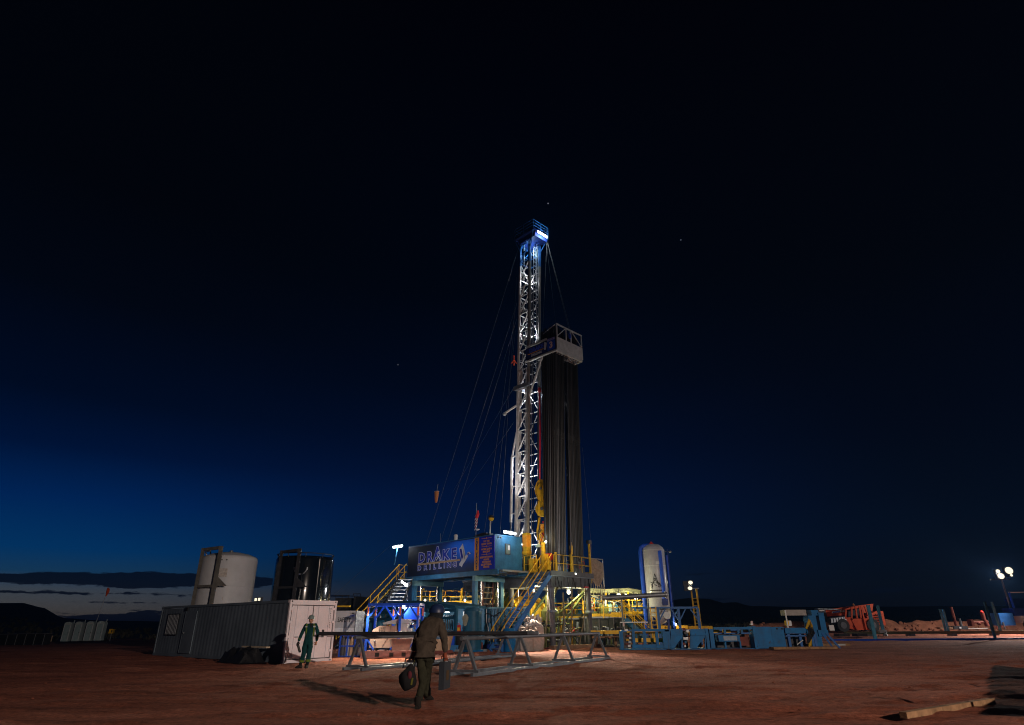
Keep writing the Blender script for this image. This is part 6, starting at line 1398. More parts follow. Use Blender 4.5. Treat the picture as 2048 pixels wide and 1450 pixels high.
# canopies
CAN = mat('canopy_pale_yellow', (.24, .25, .16), .6, rust=.2, var=.3)
def canopy(pts, Y, label, dep=3.4, th=.28, legs_to=2.2, M=CAN):
    W3 = [P(u, v, Y) for u, v in pts]; o = W3[0]; T = thing('canopy', label, 'canopy', (o.x, Y, legs_to))
    loc = [Vector((w.x - o.x, 0, w.z - legs_to)) for w in W3]
    part(T, 'roof_sheet', MB().ext([tuple(p) for p in loc] + [tuple(p - Vector((0, 0, th))) for p in loc[::-1]], (0, dep, 0)), M)
    for a, b_ in zip(loc, loc[1:]): part(T, 'eave_beam', MB().beam(a + Vector((0, -.04, -th - .25)), b_ + Vector((0, -.04, -th - .25)), .07), M)
    for i, p in enumerate(loc):
        for y in (.1, dep - .1): part(T, 'canopy_post', MB().bx(p.x - .05 if i else p.x, p.x + .05, y, y + .08, 0, p.z - th), DYEL)
    for k in range(8):
        f = (k + .5) / 8; x = loc[0].x + (loc[-1].x - loc[0].x) * f; part(T, 'hanger', MB().bx(x - .03, x + .03, -.06, -.01, loc[0].z - th - .3, loc[0].z - th), M)
    return T
canopy([(1163, 1176), (1212, 1178), (1256, 1176), (1287, 1181)], YMT + 1, 'long pale yellow canopy roof over the mud tanks right of the rig', 3.2, .26, zd)
canopy([(900, 1192), (1005, 1190)], 63, 'pale canopy roof seen far off under the doghouse', 3, .22, zd4); canopy([(832, 1197), (885, 1196)], 64, 'low pale canopy roof far off beside the far support frame', 3, .18, zd4)
for (u, v, Y, pw, lab) in ((1206, 1196, YMT + .3, 130, 'lit lamp under the long canopy left of the dark pipe'), (1238, 1191, YMT + .3, 150, 'bright lamp under the canopy\'s middle'), (1252, 1192, YMT + 1.5, 110, 'lamp under the canopy beside the middle one'), (1272, 1196, YMT + 5, 120, 'lamp at the canopy\'s right end near the white vessel'), (1178, 1200, YMT + 2, 110, 'lamp behind the right grey leg over the mud tank')):
    bulb('canopy_lamp', lab, P(u, v, Y), TUBEY, pw * 1.0, (1, .88, .44), .13)
for (u, lab) in ((850, 'small lamp at the left of the far mud tank row'), (890, 'small lamp second from the left on the far mud tank row'), (930, 'small lamp in the middle of the far mud tank row'), (985, 'small lamp at the right of the far mud tank row')): bulb('tank_lamp', lab, P(u, 1200.5, 61.0), TUBEY, 110, (1, .85, .6), .09)
# flow line, right stairs, yellow beams
a = P(1203, 1196, 46.5); b_ = P(1334, 1189, 46.5); 
T = solo('flow_line', MB().poly([(0, 0, 0), (b_ - a) * .5, (b_ - a)], .16, 12), STEEL, 'long dark flow pipe crossing in front of the white vessel', 'pipe', loc=a)
part(T, 'flange', MB().tube((b_ - a) * .97, (b_ - a) * .985, .22, 14), GALV); part(T, 'pipe_support', MB().tube((b_ - a) * .3 + Vector((0, 0, -.1)), Vector(((b_ - a).x * .3, 0, -a.z)), .06, 8), STEEL); part(T, 'pipe_support', MB().tube((b_ - a) * .7 + Vector((0, 0, -.1)), Vector(((b_ - a).x * .7, 0, -a.z)), .06, 8), STEEL)
t0 = P(1247, 1213, 47.5); t1 = P(1305, 1268, 47.5)
T = thing('staircase', 'right staircase with thin yellow rails coming down from the mud tanks', 'staircase', (t0.x, 47.0, 0), 0, 'steel staircases')
zt = P(1247, 1237, 47.5).z; Lr = t1.x - t0.x
for y in (0, .9):
    part(T, 'stringer', MB().beam((0, y, zt - .05), (Lr, y, .05), .06, .30), TEAL)
    part(T, 'handrail', MB().poly([(-.2, y, zt + 1.1), (0, y, zt + 1.1), (Lr, y, 1.1), (Lr + .05, y, .2)], .035, 6), YELL); part(T, 'mid_rail', MB().tube((0, y, zt + .55), (Lr, y, .6), .028, 6), YELL)
    for k in range(4): f = k / 3; part(T, 'rail_post', MB().tube((Lr * f, y, zt * (1 - f)), (Lr * f, y, zt * (1 - f) + 1.1), .032, 6), YELL)
for k in range(9): f = (k + .6) / 9; part(T, 'tread', MB().bx(Lr * f - .13, Lr * f + .13, .03, .87, zt * (1 - f) - .02, zt * (1 - f) + .02), GALV)
T = solo('cross_rail', face_cam(MB(), 1240, 1243.5, 1296, 1245.5, 46.3, .06), GALV, 'thin grey rail in front of the right staircase', 'rail')
for u in (1241, 1268, 1295): part(T, 'post', face_cam(MB(), u, 1245.5, u + 2, 1290, 46.32, .05), GREY)
T = link('yellow_beam', face_cam(MB(), 1183, 1261, 1242, 1268, 44.0, .5).mesh('yellow_beam', YELL), None, label='heavy yellow beam lying low right of the rig\'s grey leg', category='beam')
for u in (1192, 1230): part(T, 'beam_support', face_cam(MB(), u, 1268, u + 4, 1294, 44.1, .3), GWOOD)
solo('ground_beam', face_cam(MB(), 1185, 1272, 1245, 1276, 43.6, .3), GWOOD, 'brown timber beam below the yellow beam', 'beam')
T = thing('yellow_skid', 'yellow lit skid on the ground behind the blue steel legs', 'skid', P(1325, 1262, 50)); T.location.z = 0
a = loc_of(P(1322, 1251, 50), T); b_ = loc_of(P(1376, 1260, 50), T)
part(T, 'skid_beam', MB().bx(a.x, b_.x, 0, .2, a.z - .25, a.z), YELL); part(T, 'skid_beam', MB().bx(a.x, b_.x, 0, .2, b_.z - .2, b_.z), YELL)
for k in range(6): x = a.x + (b_.x - a.x) * k / 5; part(T, 'skid_post', MB().bx(x - .06, x + .06, .02, .18, b_.z + .001, a.z - .251), YELL)
for x in (a.x + .3, b_.x - .3): part(T, 'skid_leg', MB().bx(x - .08, x + .08, .0, .2, 0, b_.z - .2), DYEL)
bulb('yard_lamp', 'low hidden yard lamp lighting the yellow skid', P(1352, 1249, 49.6), TUBEY, 35, (1, .75, .35), .06, (0, 0, .1))
# brush of pipes and dark gear under the mud tanks
T = rig('choke_manifold', 'dark rusty manifold on the ground in front of the mud tank', 'pipework', 8.6, -2.0, 0)
rn = random.Random(5)
for k in range(20):
    x = rn.uniform(-.6, 2.2); y = rn.uniform(-1.6, .6); h = rn.uniform(.4, 1.3); part(T, ('pipe', 'valve_body', 'pipe')[k % 3], MB().poly([(x, y, .05), (x, y, h), (x + rn.uniform(-.6, .6), y + .2, h)], rn.uniform(.04, .1), 8), rn.choice((DSTEEL, GREY, RUSTR, GREEN, STEEL, TEAL)))
part(T, 'skid', MB().bx(-.8, 2.4, -1.8, .8, 0, .12), DSTEEL)

# ================================================================== GAS SEPARATOR
YG = 50.0; VESW = mat('vessel_white_paint', (.36, .37, .43), .25, rust=.05, var=.12, coat=.3)
L_ = P(1291, 1180, YG); R_ = P(1336, 1180, YG); r = (R_.x - L_.x) / 2; cxx = (L_.x + R_.x) / 2
z1 = P(1310, 1101, YG).z; z0 = P(1315, 1232, YG).z
T = thing('gas_separator', 'tall white upright vessel with bright blue pipes and a black derrick emblem', 'vessel', (cxx, YG, 0))
part(T, 'vessel_shell', MB().lathe([(.15, z0 - .62), (r * .45, z0 - .5), (r * .8, z0 - .28), (r, z0), (r, z1), (r * .92, z1 + .2), (r * .6, z1 + .42), (.08, z1 + .52)], 40), VESW)
for z in (z0 + .02, z0 + 1.5, z1 - 1.2, z1 - .02): part(T, 'weld_band', MB().lathe([(r + .002, z - .02), (r + .014, z), (r + .002, z + .02)], 40), WHITE)
pl = loc_of(P(1286.5, 1180, YG), T).x; ztop = P(1295, 1091.5, YG).z
part(T, 'inlet_pipe', MB().poly([(pl, -.1, .2), (pl, -.1, ztop - .45), (pl + .08, -.1, ztop - .15), (pl + .35, -.1, ztop), (pl + .75, -.1, ztop), (pl + .98, -.06, ztop - .12), (pl + 1.08, 0, ztop - .42)], .155, 14), RBLUE)
part(T, 'relief_valve', MB().poly([(pl + .78, 0, ztop + .02), (pl + .95, 0, ztop + .22), (pl + 1.2, 0, ztop - .02), (pl + 1.3, 0, ztop - .3)], [.1, .13, .1, .06], 8), RED)
fr = loc_of(P(1322, 1180, YG), T).x
part(T, 'vent_pipe', MB().poly([(fr, -r * .97, z0 + 1.15), (fr, -r * .97, z1 - .1)], .15, 12), RBLUE); part(T, 'vent_valve', MB().bx(fr - .2, fr + .22, -r * 1.15, -r * .85, z0 + .75, z0 + 1.2), DBLUE); part(T, 'clamp', MB().bx(fr - .4, fr - .13, -r * 1.02, -r * .9, z1 - 1.1, z1 - .9), WHITE)
part(T, 'side_pipe', MB().tube((r + .09, -.25, .4), (r + .09, -.25, z1 - .4), .075, 10), RBLUE); part(T, 'side_pipe', MB().tube((r + .24, -.1, .4), (r + .24, -.1, z1 + .1), .05, 8), DBLUE); part(T, 'gauge', MB().ball((r + .5, 0, z1 - .1), .09, 8, 6), GALV); part(T, 'gauge_arm', MB().tube((r, 0, z1 - .1), (r + .45, 0, z1 - .1), .03, 6), GALV)
for k in range(4): a = pi / 4 + k * pi / 2; part(T, 'leg', MB().bx(r * .85 * cos(a) - .08, r * .85 * cos(a) + .08, r * .85 * sin(a) - .08, r * .85 * sin(a) + .08, 0, z0 + .1), DBLUE)
part(T, 'manway', MB().tube((fr + .05, -r * 1.03, z0 + .02), (fr + .05, -r * .9, z0 + .02), .25, 16), WHITE)
# stippled black derrick print
EM = mat('black_print', (.03, .03, .03), .5); rn = random.Random(12)
ec = loc_of(P(1306, 1165, YG), T)
pr = MB()
def onshell(x, z): x = max(-r * .98, min(r * .98, x)); return Vector((x, -sqrt(r * r - x * x) - .012, z))
eh = (P(1300, 1148, YG).z - P(1300, 1175, YG).z)
segs = [((0, 1), (-.30, 0)), ((0, 1), (.30, 0)), ((-.1, .66), (.1, .66)), ((-.2, .33), (.2, .33)), ((-.1, .66), (.2, .33)), ((.1, .66), (-.2, .33)), ((-.2, .33), (.3, 0)), ((.2, .33), (-.3, 0)), ((.15, .5), (.42, .05)), ((.30, .35), (.55, 0)), ((-.3, .25), (-.3, -.1)), ((-.38, .4), (-.22, .3)), ((-.38, 0), (.6, -.05)), ((-.1, .2), (.1, .12)), ((.3, .2), (.4, .3))]
for (a, b_) in segs:
    A = onshell(ec.x + a[0] * eh * .9, ec.z - eh * .4 + a[1] * eh); B = onshell(ec.x + b_[0] * eh * .9, ec.z - eh * .4 + b_[1] * eh); pr.beam(A, B, .05, .012, (0, 1, 0))
part(T, 'derrick_emblem', pr, EM)
ln = MB()
for k in range(16):
    x = ec.x - .42 + k * .062; ln.beam(onshell(x, ec.z - eh * .62), onshell(x + .045, ec.z - eh * .62), .10 if k % 3 else .06, .012, (0, 1, 0))
part(T, 'printed_line', ln, EM)
# blue skid frame right of it, with ladder
T = thing('blue_trestle', 'blue steel trestle frame standing right of the white vessel', 'frame', (P(1316, 1215, 48.5).x, 48.5, 0))
def lx(u, Y=48.5): return loc_of(P(u, 1230, Y), T).x
zt = P(1355, 1215, 48.5).z; XR = lx(1396)
part(T, 'top_beam', MB().bx(lx(1266), XR + .05, 0, .12, zt - .06, zt + .06), GALV if False else BLUE); part(T, 'top_beam', MB().bx(0, XR + .05, 1.4, 1.52, zt - .06, zt + .06), BLUE)
for u, y in ((1317, 0), (1352, 1.4), (1358, 0), (1397, 0)):
    x = lx(u); ps = part(T, 'post', MB().bx(x - .09, x + .09, y, y + .12, 0, zt - .06), BLUE)
    for dx in (-1, 1):
        if -.2 < x + dx * .55 < XR + .1: part(ps, 'knee_brace', MB().beam((x + dx * .06, y + .06, zt - .85), (x + dx * .55, y + .06, zt - .1), .08), BLUE)
T = thing('yellow_ladder', 'yellow ladder leaning at the foot of the white vessel', 'ladder', (P(1302, 1230, 48.2).x, 48.2, 0)); zl_ = P(1307, 1214, 48.2).z; w = P(1313, 1230, 48.2).x - P(1302, 1230, 48.2).x
for x in (0, w): part(T, 'ladder_rail', MB().bx(x - .035, x + .035, 0, .07, 0, zl_), YELL)
for k in range(9): part(T, 'rung', MB().bx(.036, w - .036, .02, .06, .25 + k * (zl_ - .4) / 8, .30 + k * (zl_ - .4) / 8), YELL)
# middle light tower
YT2 = 66
g0 = P(1395, 1262, YT2); T = thing('light_tower', 'slim lit light tower with twin masts right of the white vessel', 'light tower', (P(1388, 1262, YT2).x + .5, YT2, 0), 0)
zt = P(1378, 1178, YT2).z
for dx in (-.3, .25): part(T, 'mast', MB().bx(dx - .07, dx + .07, -.07, .07, .8, zt), DYEL)
for k in range(8): part(T, 'mast_rung', MB().bx(-.23, .18, -.03, .03, 1.4 + k * (zt - 2) / 8, 1.45 + k * (zt - 2) / 8), DYEL)
part(T, 'base_cart', MB().bx(-1.2, 1.2, -.7, .7, .35, 1.2), YELL)
for x in (-.8, .8): part(T, 'wheel', MB().tube((x - .1, -.75, .35), (x + .1, -.75, .35), .35, 14), BLACK)
part(T, 'crossbar', MB().bx(-.7, .5, -.05, .05, zt, zt + .1), STEEL)
for k, (u, v) in enumerate(((1381, 1165), (1380, 1176.5), (1372, 1167), (1374, 1177))):
    p = loc_of(P(u, v, YT2 - .3), T); hd = part(T, 'floodlight', MB().bx(p.x - .28, p.x + .28, p.y, p.y + .25, p.z - .22, p.z + .22), DSTEEL); 
    if k < 2: part(hd, 'lamp_lens', MB().ball((p.x, p.y, p.z), .23, 12, 8, (1, .3, .75)), FLOODM)
    else: part(hd, 'lamp_lens', MB().bx(p.x + .281, p.x + .295, p.y + .03, p.y + .22, p.z - .1, p.z + .1), FLOODM)
lamp(P(1379, 1171, YT2 - .8), 900, (1, .9, .6), (g0.x - 8, YT2 - 14, 0), 150, .2)
lamp(P(1379, 1171, YT2 + .6), 120, (1, .9, .6), None, size=.2)

# ================================================================== LONG BLUE STEEL MACHINE (right of the rig)
YB = 40.6
B0 = P(1242, 1302, YB); T = thing('blue_catwalk', 'long chipped blue steel catwalk machine lying on the dirt right of the rig', 'machine', (B0.x, YB, 0))
def bb(u0, v0, u1, v1, d=1.0, y=0.0):
    m_ = face_cam(MB(), u0, v0, u1, v1, YB, d); o = T.location; m_.v = [(a - o.x, b_ - o.y + y, max(.0, c - o.z)) for a, b_, c in m_.v]; return m_
def bp(name, M, *a, **k): return part(T, name, bb(*a, **k), M)
bp('base_rail', MBLUE, 1247, 1297, 1642, 1303, d=1.6)
bp('end_post', MBLUE, 1240.5, 1262, 1247, 1303, d=.3)
bp('clutter_box', DSTEEL, 1249, 1266, 1262, 1296.8, d=.6, y=.3)
for k in range(9):
    m_ = bb(1250 + (k * 5) % 11, 1258 + k * 4, 1256 + (k * 5) % 11, 1262 + k * 4, d=.2, y=.05 + .02 * k); part(T, 'hydraulic_fitting', m_, (GALV, DYEL, STEEL, RUSTR)[k % 4])
bp('top_rail', MBLUE, 1264, 1258, 1338, 1263, d=.25); bp('lower_panel', MBLUE, 1264.5, 1289, 1331, 1296.8, d=.12)
for u in (1265, 1287, 1312, 1326): bp('frame_post', MBLUE, u, 1263.2, u + 5.5, 1296.7, d=.14, y=-.03)
bp('yellow_cylinder', YELL, 1271, 1277, 1331, 1285, d=.35, y=.7); bp('yellow_beam', YELL, 1271, 1261, 1336, 1268, d=.2, y=1.3)
bp('back_rail', BLUE, 1250, 1259, 1630, 1263, d=.15, y=1.5)
def arch_panel(u0, v0, u1, v1, hu0, hv0, hu1, hv1):
    """plate with a quarter-round opening at its lower side"""
    W3 = lambda u, v: loc_of(P(u, v, YB), T)
    n = 10; arc = [(hu0 + (hu1 - hu0) * sin(pi / 2 * k / n), hv1 - (hv1 - hv0) * sin(pi / 2 * k / n) ** .8) for k in range(n + 1)]
    pts = [(u0, v1), (u0, v0), (u1, v0), (u1, v1), (hu1, v1)] + arc[::-1]
    part(T, 'arched_panel', MB().ext([W3(u, v) for u, v in pts], (0, .12, 0)), MBLUE)
    part(T, 'inner_back', bb(hu0 - 2, hv0, hu1 + 1, v1 - .5, d=.1, y=.9), DSTEEL); 
bp('end_block', MBLUE, 1331.5, 1259, 1341, 1302, d=1.0)
arch_panel(1341.3, 1258, 1365, 1297, 1350, 1277, 1363, 1296.5); bp('panel_band', MBLUE, 1341.3, 1267, 1365, 1270, d=.06, y=-.065); bp('side_plate', BLUE, 1364, 1259, 1366, 1297, d=1.0, y=.13)
for k in range(10): part(T, 'hydraulic_fitting', bb(1367 + (k * 7) % 11, 1256 + k * 3.7, 1372 + (k * 7) % 9, 1261 + k * 3.7, d=.25, y=.1 + .03 * k), (RUSTR, GALV, DSTEEL, TEAL)[k % 4])
part(T, 'valve_block', bb(1366.5, 1262, 1380, 1297, d=.4, y=.6), DSTEEL)
arch_panel(1380.5, 1258, 1412, 1297, 1394, 1274, 1410, 1296.5); bp('panel_band', MBLUE, 1380.5, 1267, 1412, 1270.5, d=.06, y=-.065)
bp('frame_post', MBLUE, 1412.3, 1257, 1418, 1302, d=.5, y=-.06); bp('frame_post', MBLUE, 1421, 1258, 1429, 1302, d=.5)
bp('top_rail', MBLUE, 1429.3, 1254, 1507, 1259, d=.25); bp('mid_rail', BLUE, 1429.3, 1265.5, 1507, 1268, d=.12, y=.3)
for u in (1448, 1475, 1482): bp('stub_post', MBLUE, u, 1259.2, u + 4, 1266, d=.12)
for u0, u1 in ((1431, 1447), (1455, 1470), (1491, 1504)): bp('yellow_bracket', YELL, u0, 1259.5, u1, 1266 if u0 < 1480 else 1262, d=.2, y=.8)
bp('blue_cylinder', MBLUE, 1437, 1270, 1480, 1283, d=.6); bp('worn_plate', mat('worn_silver_blue', (.22, .28, .36), .4, rust=.5, rcol=(.03, .1, .2)), 1447, 1272, 1474, 1281, d=.01, y=-.013)
bp('dark_backing', DSTEEL, 1430, 1268.5, 1507, 1296.5, d=.1, y=1.4); bp('brown_pack', RUSTR, 1487, 1274, 1506, 1292, d=.5, y=.6)
for u in (1452, 1482): bp('leg', MBLUE, u, 1283.2, u + 3, 1296.8, d=.2, y=.2)
bp('frame_post', MBLUE, 1507.5, 1252, 1514, 1303, d=.8, y=-.05)
for k in range(7): part(T, 'hydraulic_fitting', bb(1504 + (k * 3) % 6, 1247 + k * 3, 1508 + (k * 3) % 6, 1250 + k * 3, d=.2, y=.2), (GALV, RUSTR, WOOD)[k % 3])
bp('large_panel', MBLUE, 1514.3, 1253.5, 1545, 1297, d=.9); bp('large_panel', MBLUE, 1545.2, 1254, 1570, 1296.5, d=.9); 
for u in (1552, 1562): bp('panel_hole', BLACK, u, 1256, u + 3.5, 1259, d=.01, y=-.012)
bp('top_beam', MBLUE, 1570.3, 1255.5, 1625, 1267, d=.5); bp('lower_backing', DSTEEL, 1572, 1268, 1624, 1296, d=.1, y=.9)
for u in (1579, 1602): bp('inner_post', BLUE, u, 1267.2, u + 5, 1296.8, d=.2, y=.15)
bp('inner_rail', BLUE, 1572, 1270, 1622, 1273, d=.1, y=.05); part(T, 'inner_brace', MB().beam(loc_of(P(1594, 1289, YB), T), loc_of(P(1606, 1280, YB), T), .05), GALV)
# control tower at its right end
tw = part(T, 'control_post', bb(1624, 1231, 1639, 1296.8, d=.8, y=.1), MBLUE); part(T, 'control_post', bb(1641, 1225, 1652, 1260, d=.6, y=.1), MBLUE); bp('tower_top', MBLUE, 1626, 1220, 1640, 1231, d=.8, y=.2); bp('tower_cap', GALV, 1641, 1220, 1651, 1222, d=.5, y=.15)
bp('guide_post', BLUE, 1622, 1258, 1627, 1303, d=.15, y=-.1); bp('guide_post', BLUE, 1628, 1262, 1633, 1303, d=.15, y=-.1); bp('lower_box', MBLUE, 1637, 1260, 1657, 1273, d=.5, y=.0); bp('lower_box', MBLUE, 1634, 1273, 1646, 1296.8, d=.5, y=.05)
for (u0, v0, u1, v1) in ((1644, 1266, 1668, 1298), (1652, 1266, 1681, 1297)): part(T, 'stay_brace', MB().beam(loc_of(P(u0, v0, YB), T), loc_of(P(u1, v1, YB - .2), T) * 1.0, .10), BLUE)
bp('white_tag', WHITE, 1657, 1250, 1667, 1261, d=.03, y=-.1); part(T, 'foot_plate', bb(1675, 1288, 1691, 1291, d=.5, y=.0), GALV)
pp_ = bb(1583, 1219, 1624, 1230.5, d=.9, y=.8); part(T, 'grey_awning', pp_, mat('awning_grey', (.30, .28, .27), .8, var=.3)); part(T, 'awning_post', bb(1582, 1219.5, 1584.5, 1256, d=.06, y=.74), GALV)
part(T, 'yellow_motor', bb(1585, 1241, 1590, 1251, d=.3, y=.9), YELL); part(T, 'white_hose_reel', bb(1590, 1241, 1597, 1252, d=.3, y=1.0), WHITE)
part(T, 'hydraulic_arm', MB().poly([loc_of(P(1613, 1258, YB), T), loc_of(P(1619, 1240, YB), T), loc_of(P(1623, 1252, YB), T), loc_of(P(1619, 1300, YB - .1), T)], .09, 8), DYEL)
for k in range(5): part(T, 'hose', MB().poly([loc_of(P(1615 + k * 2, 1250, YB), T), loc_of(P(1617 + k * 3, 1262 + k, YB - .2), T), loc_of(P(1614 + k, 1285, YB - .15), T)], .03, 6), BLACK)
# small markers standing on it
for (u, v, h, M, lab) in ((1330, 1258, 0, 0, ''),): pass
for (u0, v0, u1, v1, lab) in ((1502, 1242, 1506, 1250, 'small white tag on a wire above the long blue machine'), (1246, 1246, 1249, 1252, 'small pink tag at the left end of the blue machine')):
    T2_ = solo('marker_tag', face_cam(MB(), u0, v0, u1, v1, YB + .4, .03), mat('pale_pink_tag', (.5, .38, .4), .6), lab, 'tag'); part(T2_, 'tag_wire', face_cam(MB(), u1 - .6, v1, u1, v1 + 8, YB + .41, .02), GALV)
# timber mats in front of its right end
for k, (u0, u1, v, lab) in enumerate(((1548, 1665, 1296, 'long brown timber mat in front of the blue machine\'s right end'), (1565, 1690, 1292, 'second timber mat behind the long brown one'))):
    a = G(u0, v + 4); b_ = G(u1, v + 2); b_.y = a.y + .15; d = b_ - a
    T3 = thing('timber_mat', lab, 'timber', (a.x, a.y, .0), atan2(d.y, d.x), 'timber mats by the blue machine')
    for j in range(3): part(T3, 'plank', MB().bx(0, d.length, j * .22, j * .22 + .2, .02 + .07 * k, .15 + .07 * k), WOOD)

# ================================================================== FAR RIGHT: rails with stakes, telehandler, light tower, wellhead
YR = 52.0; STAKEB = mat('stake_blue_paint', (.10, .38, .58), .45, rust=.15)
def zat(u, v, Y): return P(u, v, Y).z
a = P(1664, 1281, YR); b_ = P(2110, 1281, YR); zb0 = P(1850, 1285.5, YR).z
T = thing('pipe_rail', 'long dark blue ground rail with tall stakes in front of the dirt berm', 'pipe rail', (a.x, YR, zb0))
part(T, 'rail_beam', MB().bx(0, b_.x - a.x, 0, .3, 0, P(1850, 1277, YR).z - zb0), RBLUE)
part(T, 'rail_foot', MB().bx(.2, 1.2, -.2, .6, -.5, 0), STEEL); part(T, 'rail_foot', MB().bx(8, 9, -.2, .6, -.5, 0), STEEL); part(T, 'rail_foot', MB().bx(14.5, 15.5, -.2, .6, -.5, 0), STEEL)
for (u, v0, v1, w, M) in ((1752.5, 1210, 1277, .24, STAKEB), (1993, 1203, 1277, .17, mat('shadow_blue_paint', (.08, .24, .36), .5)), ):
    x = loc_of(P(u, v1, YR), T).x; zt = P(u - (v1 - v0) * (u - 1024) / 2800, v0, YR).z - zb0
    part(T, 'stake', MB().bx(x - w / 2, x + w / 2, .05, .2, P(1850, 1277, YR).z - zb0, zt), M)
T = thing('pipe_rail', 'second farther ground rail with paired stakes before the berm', 'pipe rail', (P(1690, 1262, 58).x, 58, P(1850, 1268, 58).z))
zb1 = T.location.z; xe = loc_of(P(2110, 1262, 58), T).x; h1 = P(1850, 1262.5, 58).z - zb1
part(T, 'rail_beam', MB().bx(0, xe, 0, .3, 0, h1), mat('rail_olive', (.12, .12, .07), .6, rust=.3))
for k in range(5): part(T, 'rail_foot', MB().bx(xe * (.1 + .2 * k), xe * (.1 + .2 * k) + .5, -.1, .5, -.5, 0), STEEL)
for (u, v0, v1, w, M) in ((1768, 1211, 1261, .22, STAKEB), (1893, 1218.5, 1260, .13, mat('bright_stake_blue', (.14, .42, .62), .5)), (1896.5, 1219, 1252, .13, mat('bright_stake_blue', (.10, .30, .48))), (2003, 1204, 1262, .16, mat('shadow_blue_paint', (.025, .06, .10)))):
    x = loc_of(P(u, v1, 58), T).x; zt = P(u - (v1 - v0) * (u - 1024) / 2800, v0, 58).z - zb1; part(T, 'stake', MB().bx(x - w / 2, x + w / 2, .05, .2, h1, max(zt, .6)), M)
part(T, 'white_foot', MB().bx(loc_of(P(1756, 1262, 58), T).x, loc_of(P(1770, 1262, 58), T).x, -.3, -.05, h1 - .1, h1 + .15), WHITE); part(T, 'grey_hose', MB().poly([loc_of(P(1768, 1272, 57.5), T), loc_of(P(1771, 1266, 57.5), T), loc_of(P(1774, 1272, 57.5), T)], .1, 8), GALV)
# telehandler
YV = 64.0
g = P(1715, 1263.5, YV); T = thing('telehandler', 'orange telescopic handler with its boom lowered, parked beyond the blue machine', 'vehicle', (g.x, YV, g.z))
def tp(u, v): q = loc_of(P(u, v, YV), T); return (q.x, q.z)
def plate(pts, y, d, M, name, par=None): return part(par or T, name, MB().ext([(tp(u, v)[0], y, tp(u, v)[1]) for u, v in pts], (0, d, 0)), M)
plate([(1677, 1241), (1690, 1235), (1702, 1234), (1702, 1258), (1690, 1256)], -.3, 1.0, ORNG, 'front_hood')
cb = plate([(1699, 1256), (1692, 1238), (1740, 1236), (1748, 1252), (1738, 1260), (1706, 1260)], -.25, 2.0, ORNG, 'chassis')
plate([(1733, 1232), (1752, 1222), (1766, 1222), (1772, 1250), (1748, 1250), (1738, 1240)], .0, 1.9, ORNG, 'counterweight')
for k in range(4): part(T, 'step', MB().bx(tp(1750, 1230 + k * 5)[0], tp(1762, 1230 + k * 5)[0], -.12, -.002, tp(1750, 1230 + k * 5)[1], tp(1750, 1230 + k * 5)[1] + .06), BLACK)
cab = plate([(1690, 1217), (1706, 1212.5), (1732, 1211), (1734, 1213.5), (1691, 1219.5)], -.3, 1.6, ORNG, 'cab_roof')
for (u0, v0, u1, v1) in ((1689, 1218, 1688, 1238), (1700.5, 1214, 1700.5, 1240), (1708, 1213, 1711, 1236), (1719, 1212, 1730, 1259), (1726, 1211.5, 1734, 1232), (1699, 1236, 1712, 1260), (1716, 1213, 1719, 1236)):
    a_ = tp(u0, v0); b2 = tp(u1, v1); part(T, 'cab_post', MB().beam((a_[0], -.26, a_[1]), (b2[0], -.26, b2[1]), .13), ORNG)
plate([(1702, 1215), (1730, 1213), (1736, 1236), (1728, 1258), (1712, 1258), (1702, 1238)], .5, .05, mat('dark_cab_interior', (.02, .02, .025), .4), 'cab_interior'); part(T, 'seat', MB().bx(tp(1711, 1240)[0], tp(1721, 1240)[0], .0, .4, tp(1711, 1246)[1], tp(1711, 1231)[1]), BLACK)
bm = plate([(1656, 1219), (1662, 1233), (1700, 1230), (1753, 1224), (1755, 1207), (1700, 1214)], .75, .55, ORNG, 'boom')
plate([(1640, 1218.5), (1657, 1217), (1661, 1238), (1650, 1241), (1644, 1232)], .7, .6, DSTEEL, 'boom_head'); plate([(1641, 1216.5), (1690, 1218), (1689, 1219.5), (1641, 1218.2)], .6, .7, GALV, 'boom_top_plate')
plate([(1671, 1222.5), (1699, 1219), (1699, 1222.5), (1671, 1226.5)], .735, .014, mat('boom_badge_white', (.6, .6, .62), .5), 'boom_badge'); plate([(1673, 1223.2), (1687, 1221.5), (1687, 1223.7), (1673, 1225.6)], .725, .009, RBLUE, 'badge_print')
for k in range(6): plate([(1658.6 + k * 5.3, 1237.4 - k * .75), (1662 + k * 5.3, 1236.9 - k * .75), (1663.6 + k * 5.3, 1245 - k * .75), (1660.2 + k * 5.3, 1245.5 - k * .75)], -.32, .03, WHITE, 'white_plate')
plate([(1657, 1236), (1690, 1232), (1692, 1242), (1660, 1247)], -.28, .8, DSTEEL, 'engine_side'); part(T, 'beacon', MB().tube((tp(1711, 1210)[0], .4, tp(1711, 1211)[1]), (tp(1711, 1210)[0], .4, tp(1711, 1207)[1]), .08, 8), SORNG)
for (u, v, y) in ((1685, 1257, -.35), (1744, 1255, -.35), (1692, 1256, 1.7), (1750, 1254, 1.7)):
    x, z = tp(u, v); wr = .58; wh = part(T, 'wheel', MB().tube((x, y, wr), (x, y + .4, wr), wr, 22), BLACK); part(wh, 'rim', MB().tube((x, y - .02, wr), (x, y - .001, wr), .3, 16), GREY)
    for k in range(14): a_ = k * 2 * pi / 14; part(wh, 'tread_lug', MB().beam((x + wr * .97 * cos(a_), y, wr + wr * .97 * sin(a_)), (x + wr * .97 * cos(a_ + .12), y + .4, wr + wr * .97 * sin(a_ + .12)), .06), BLACK)
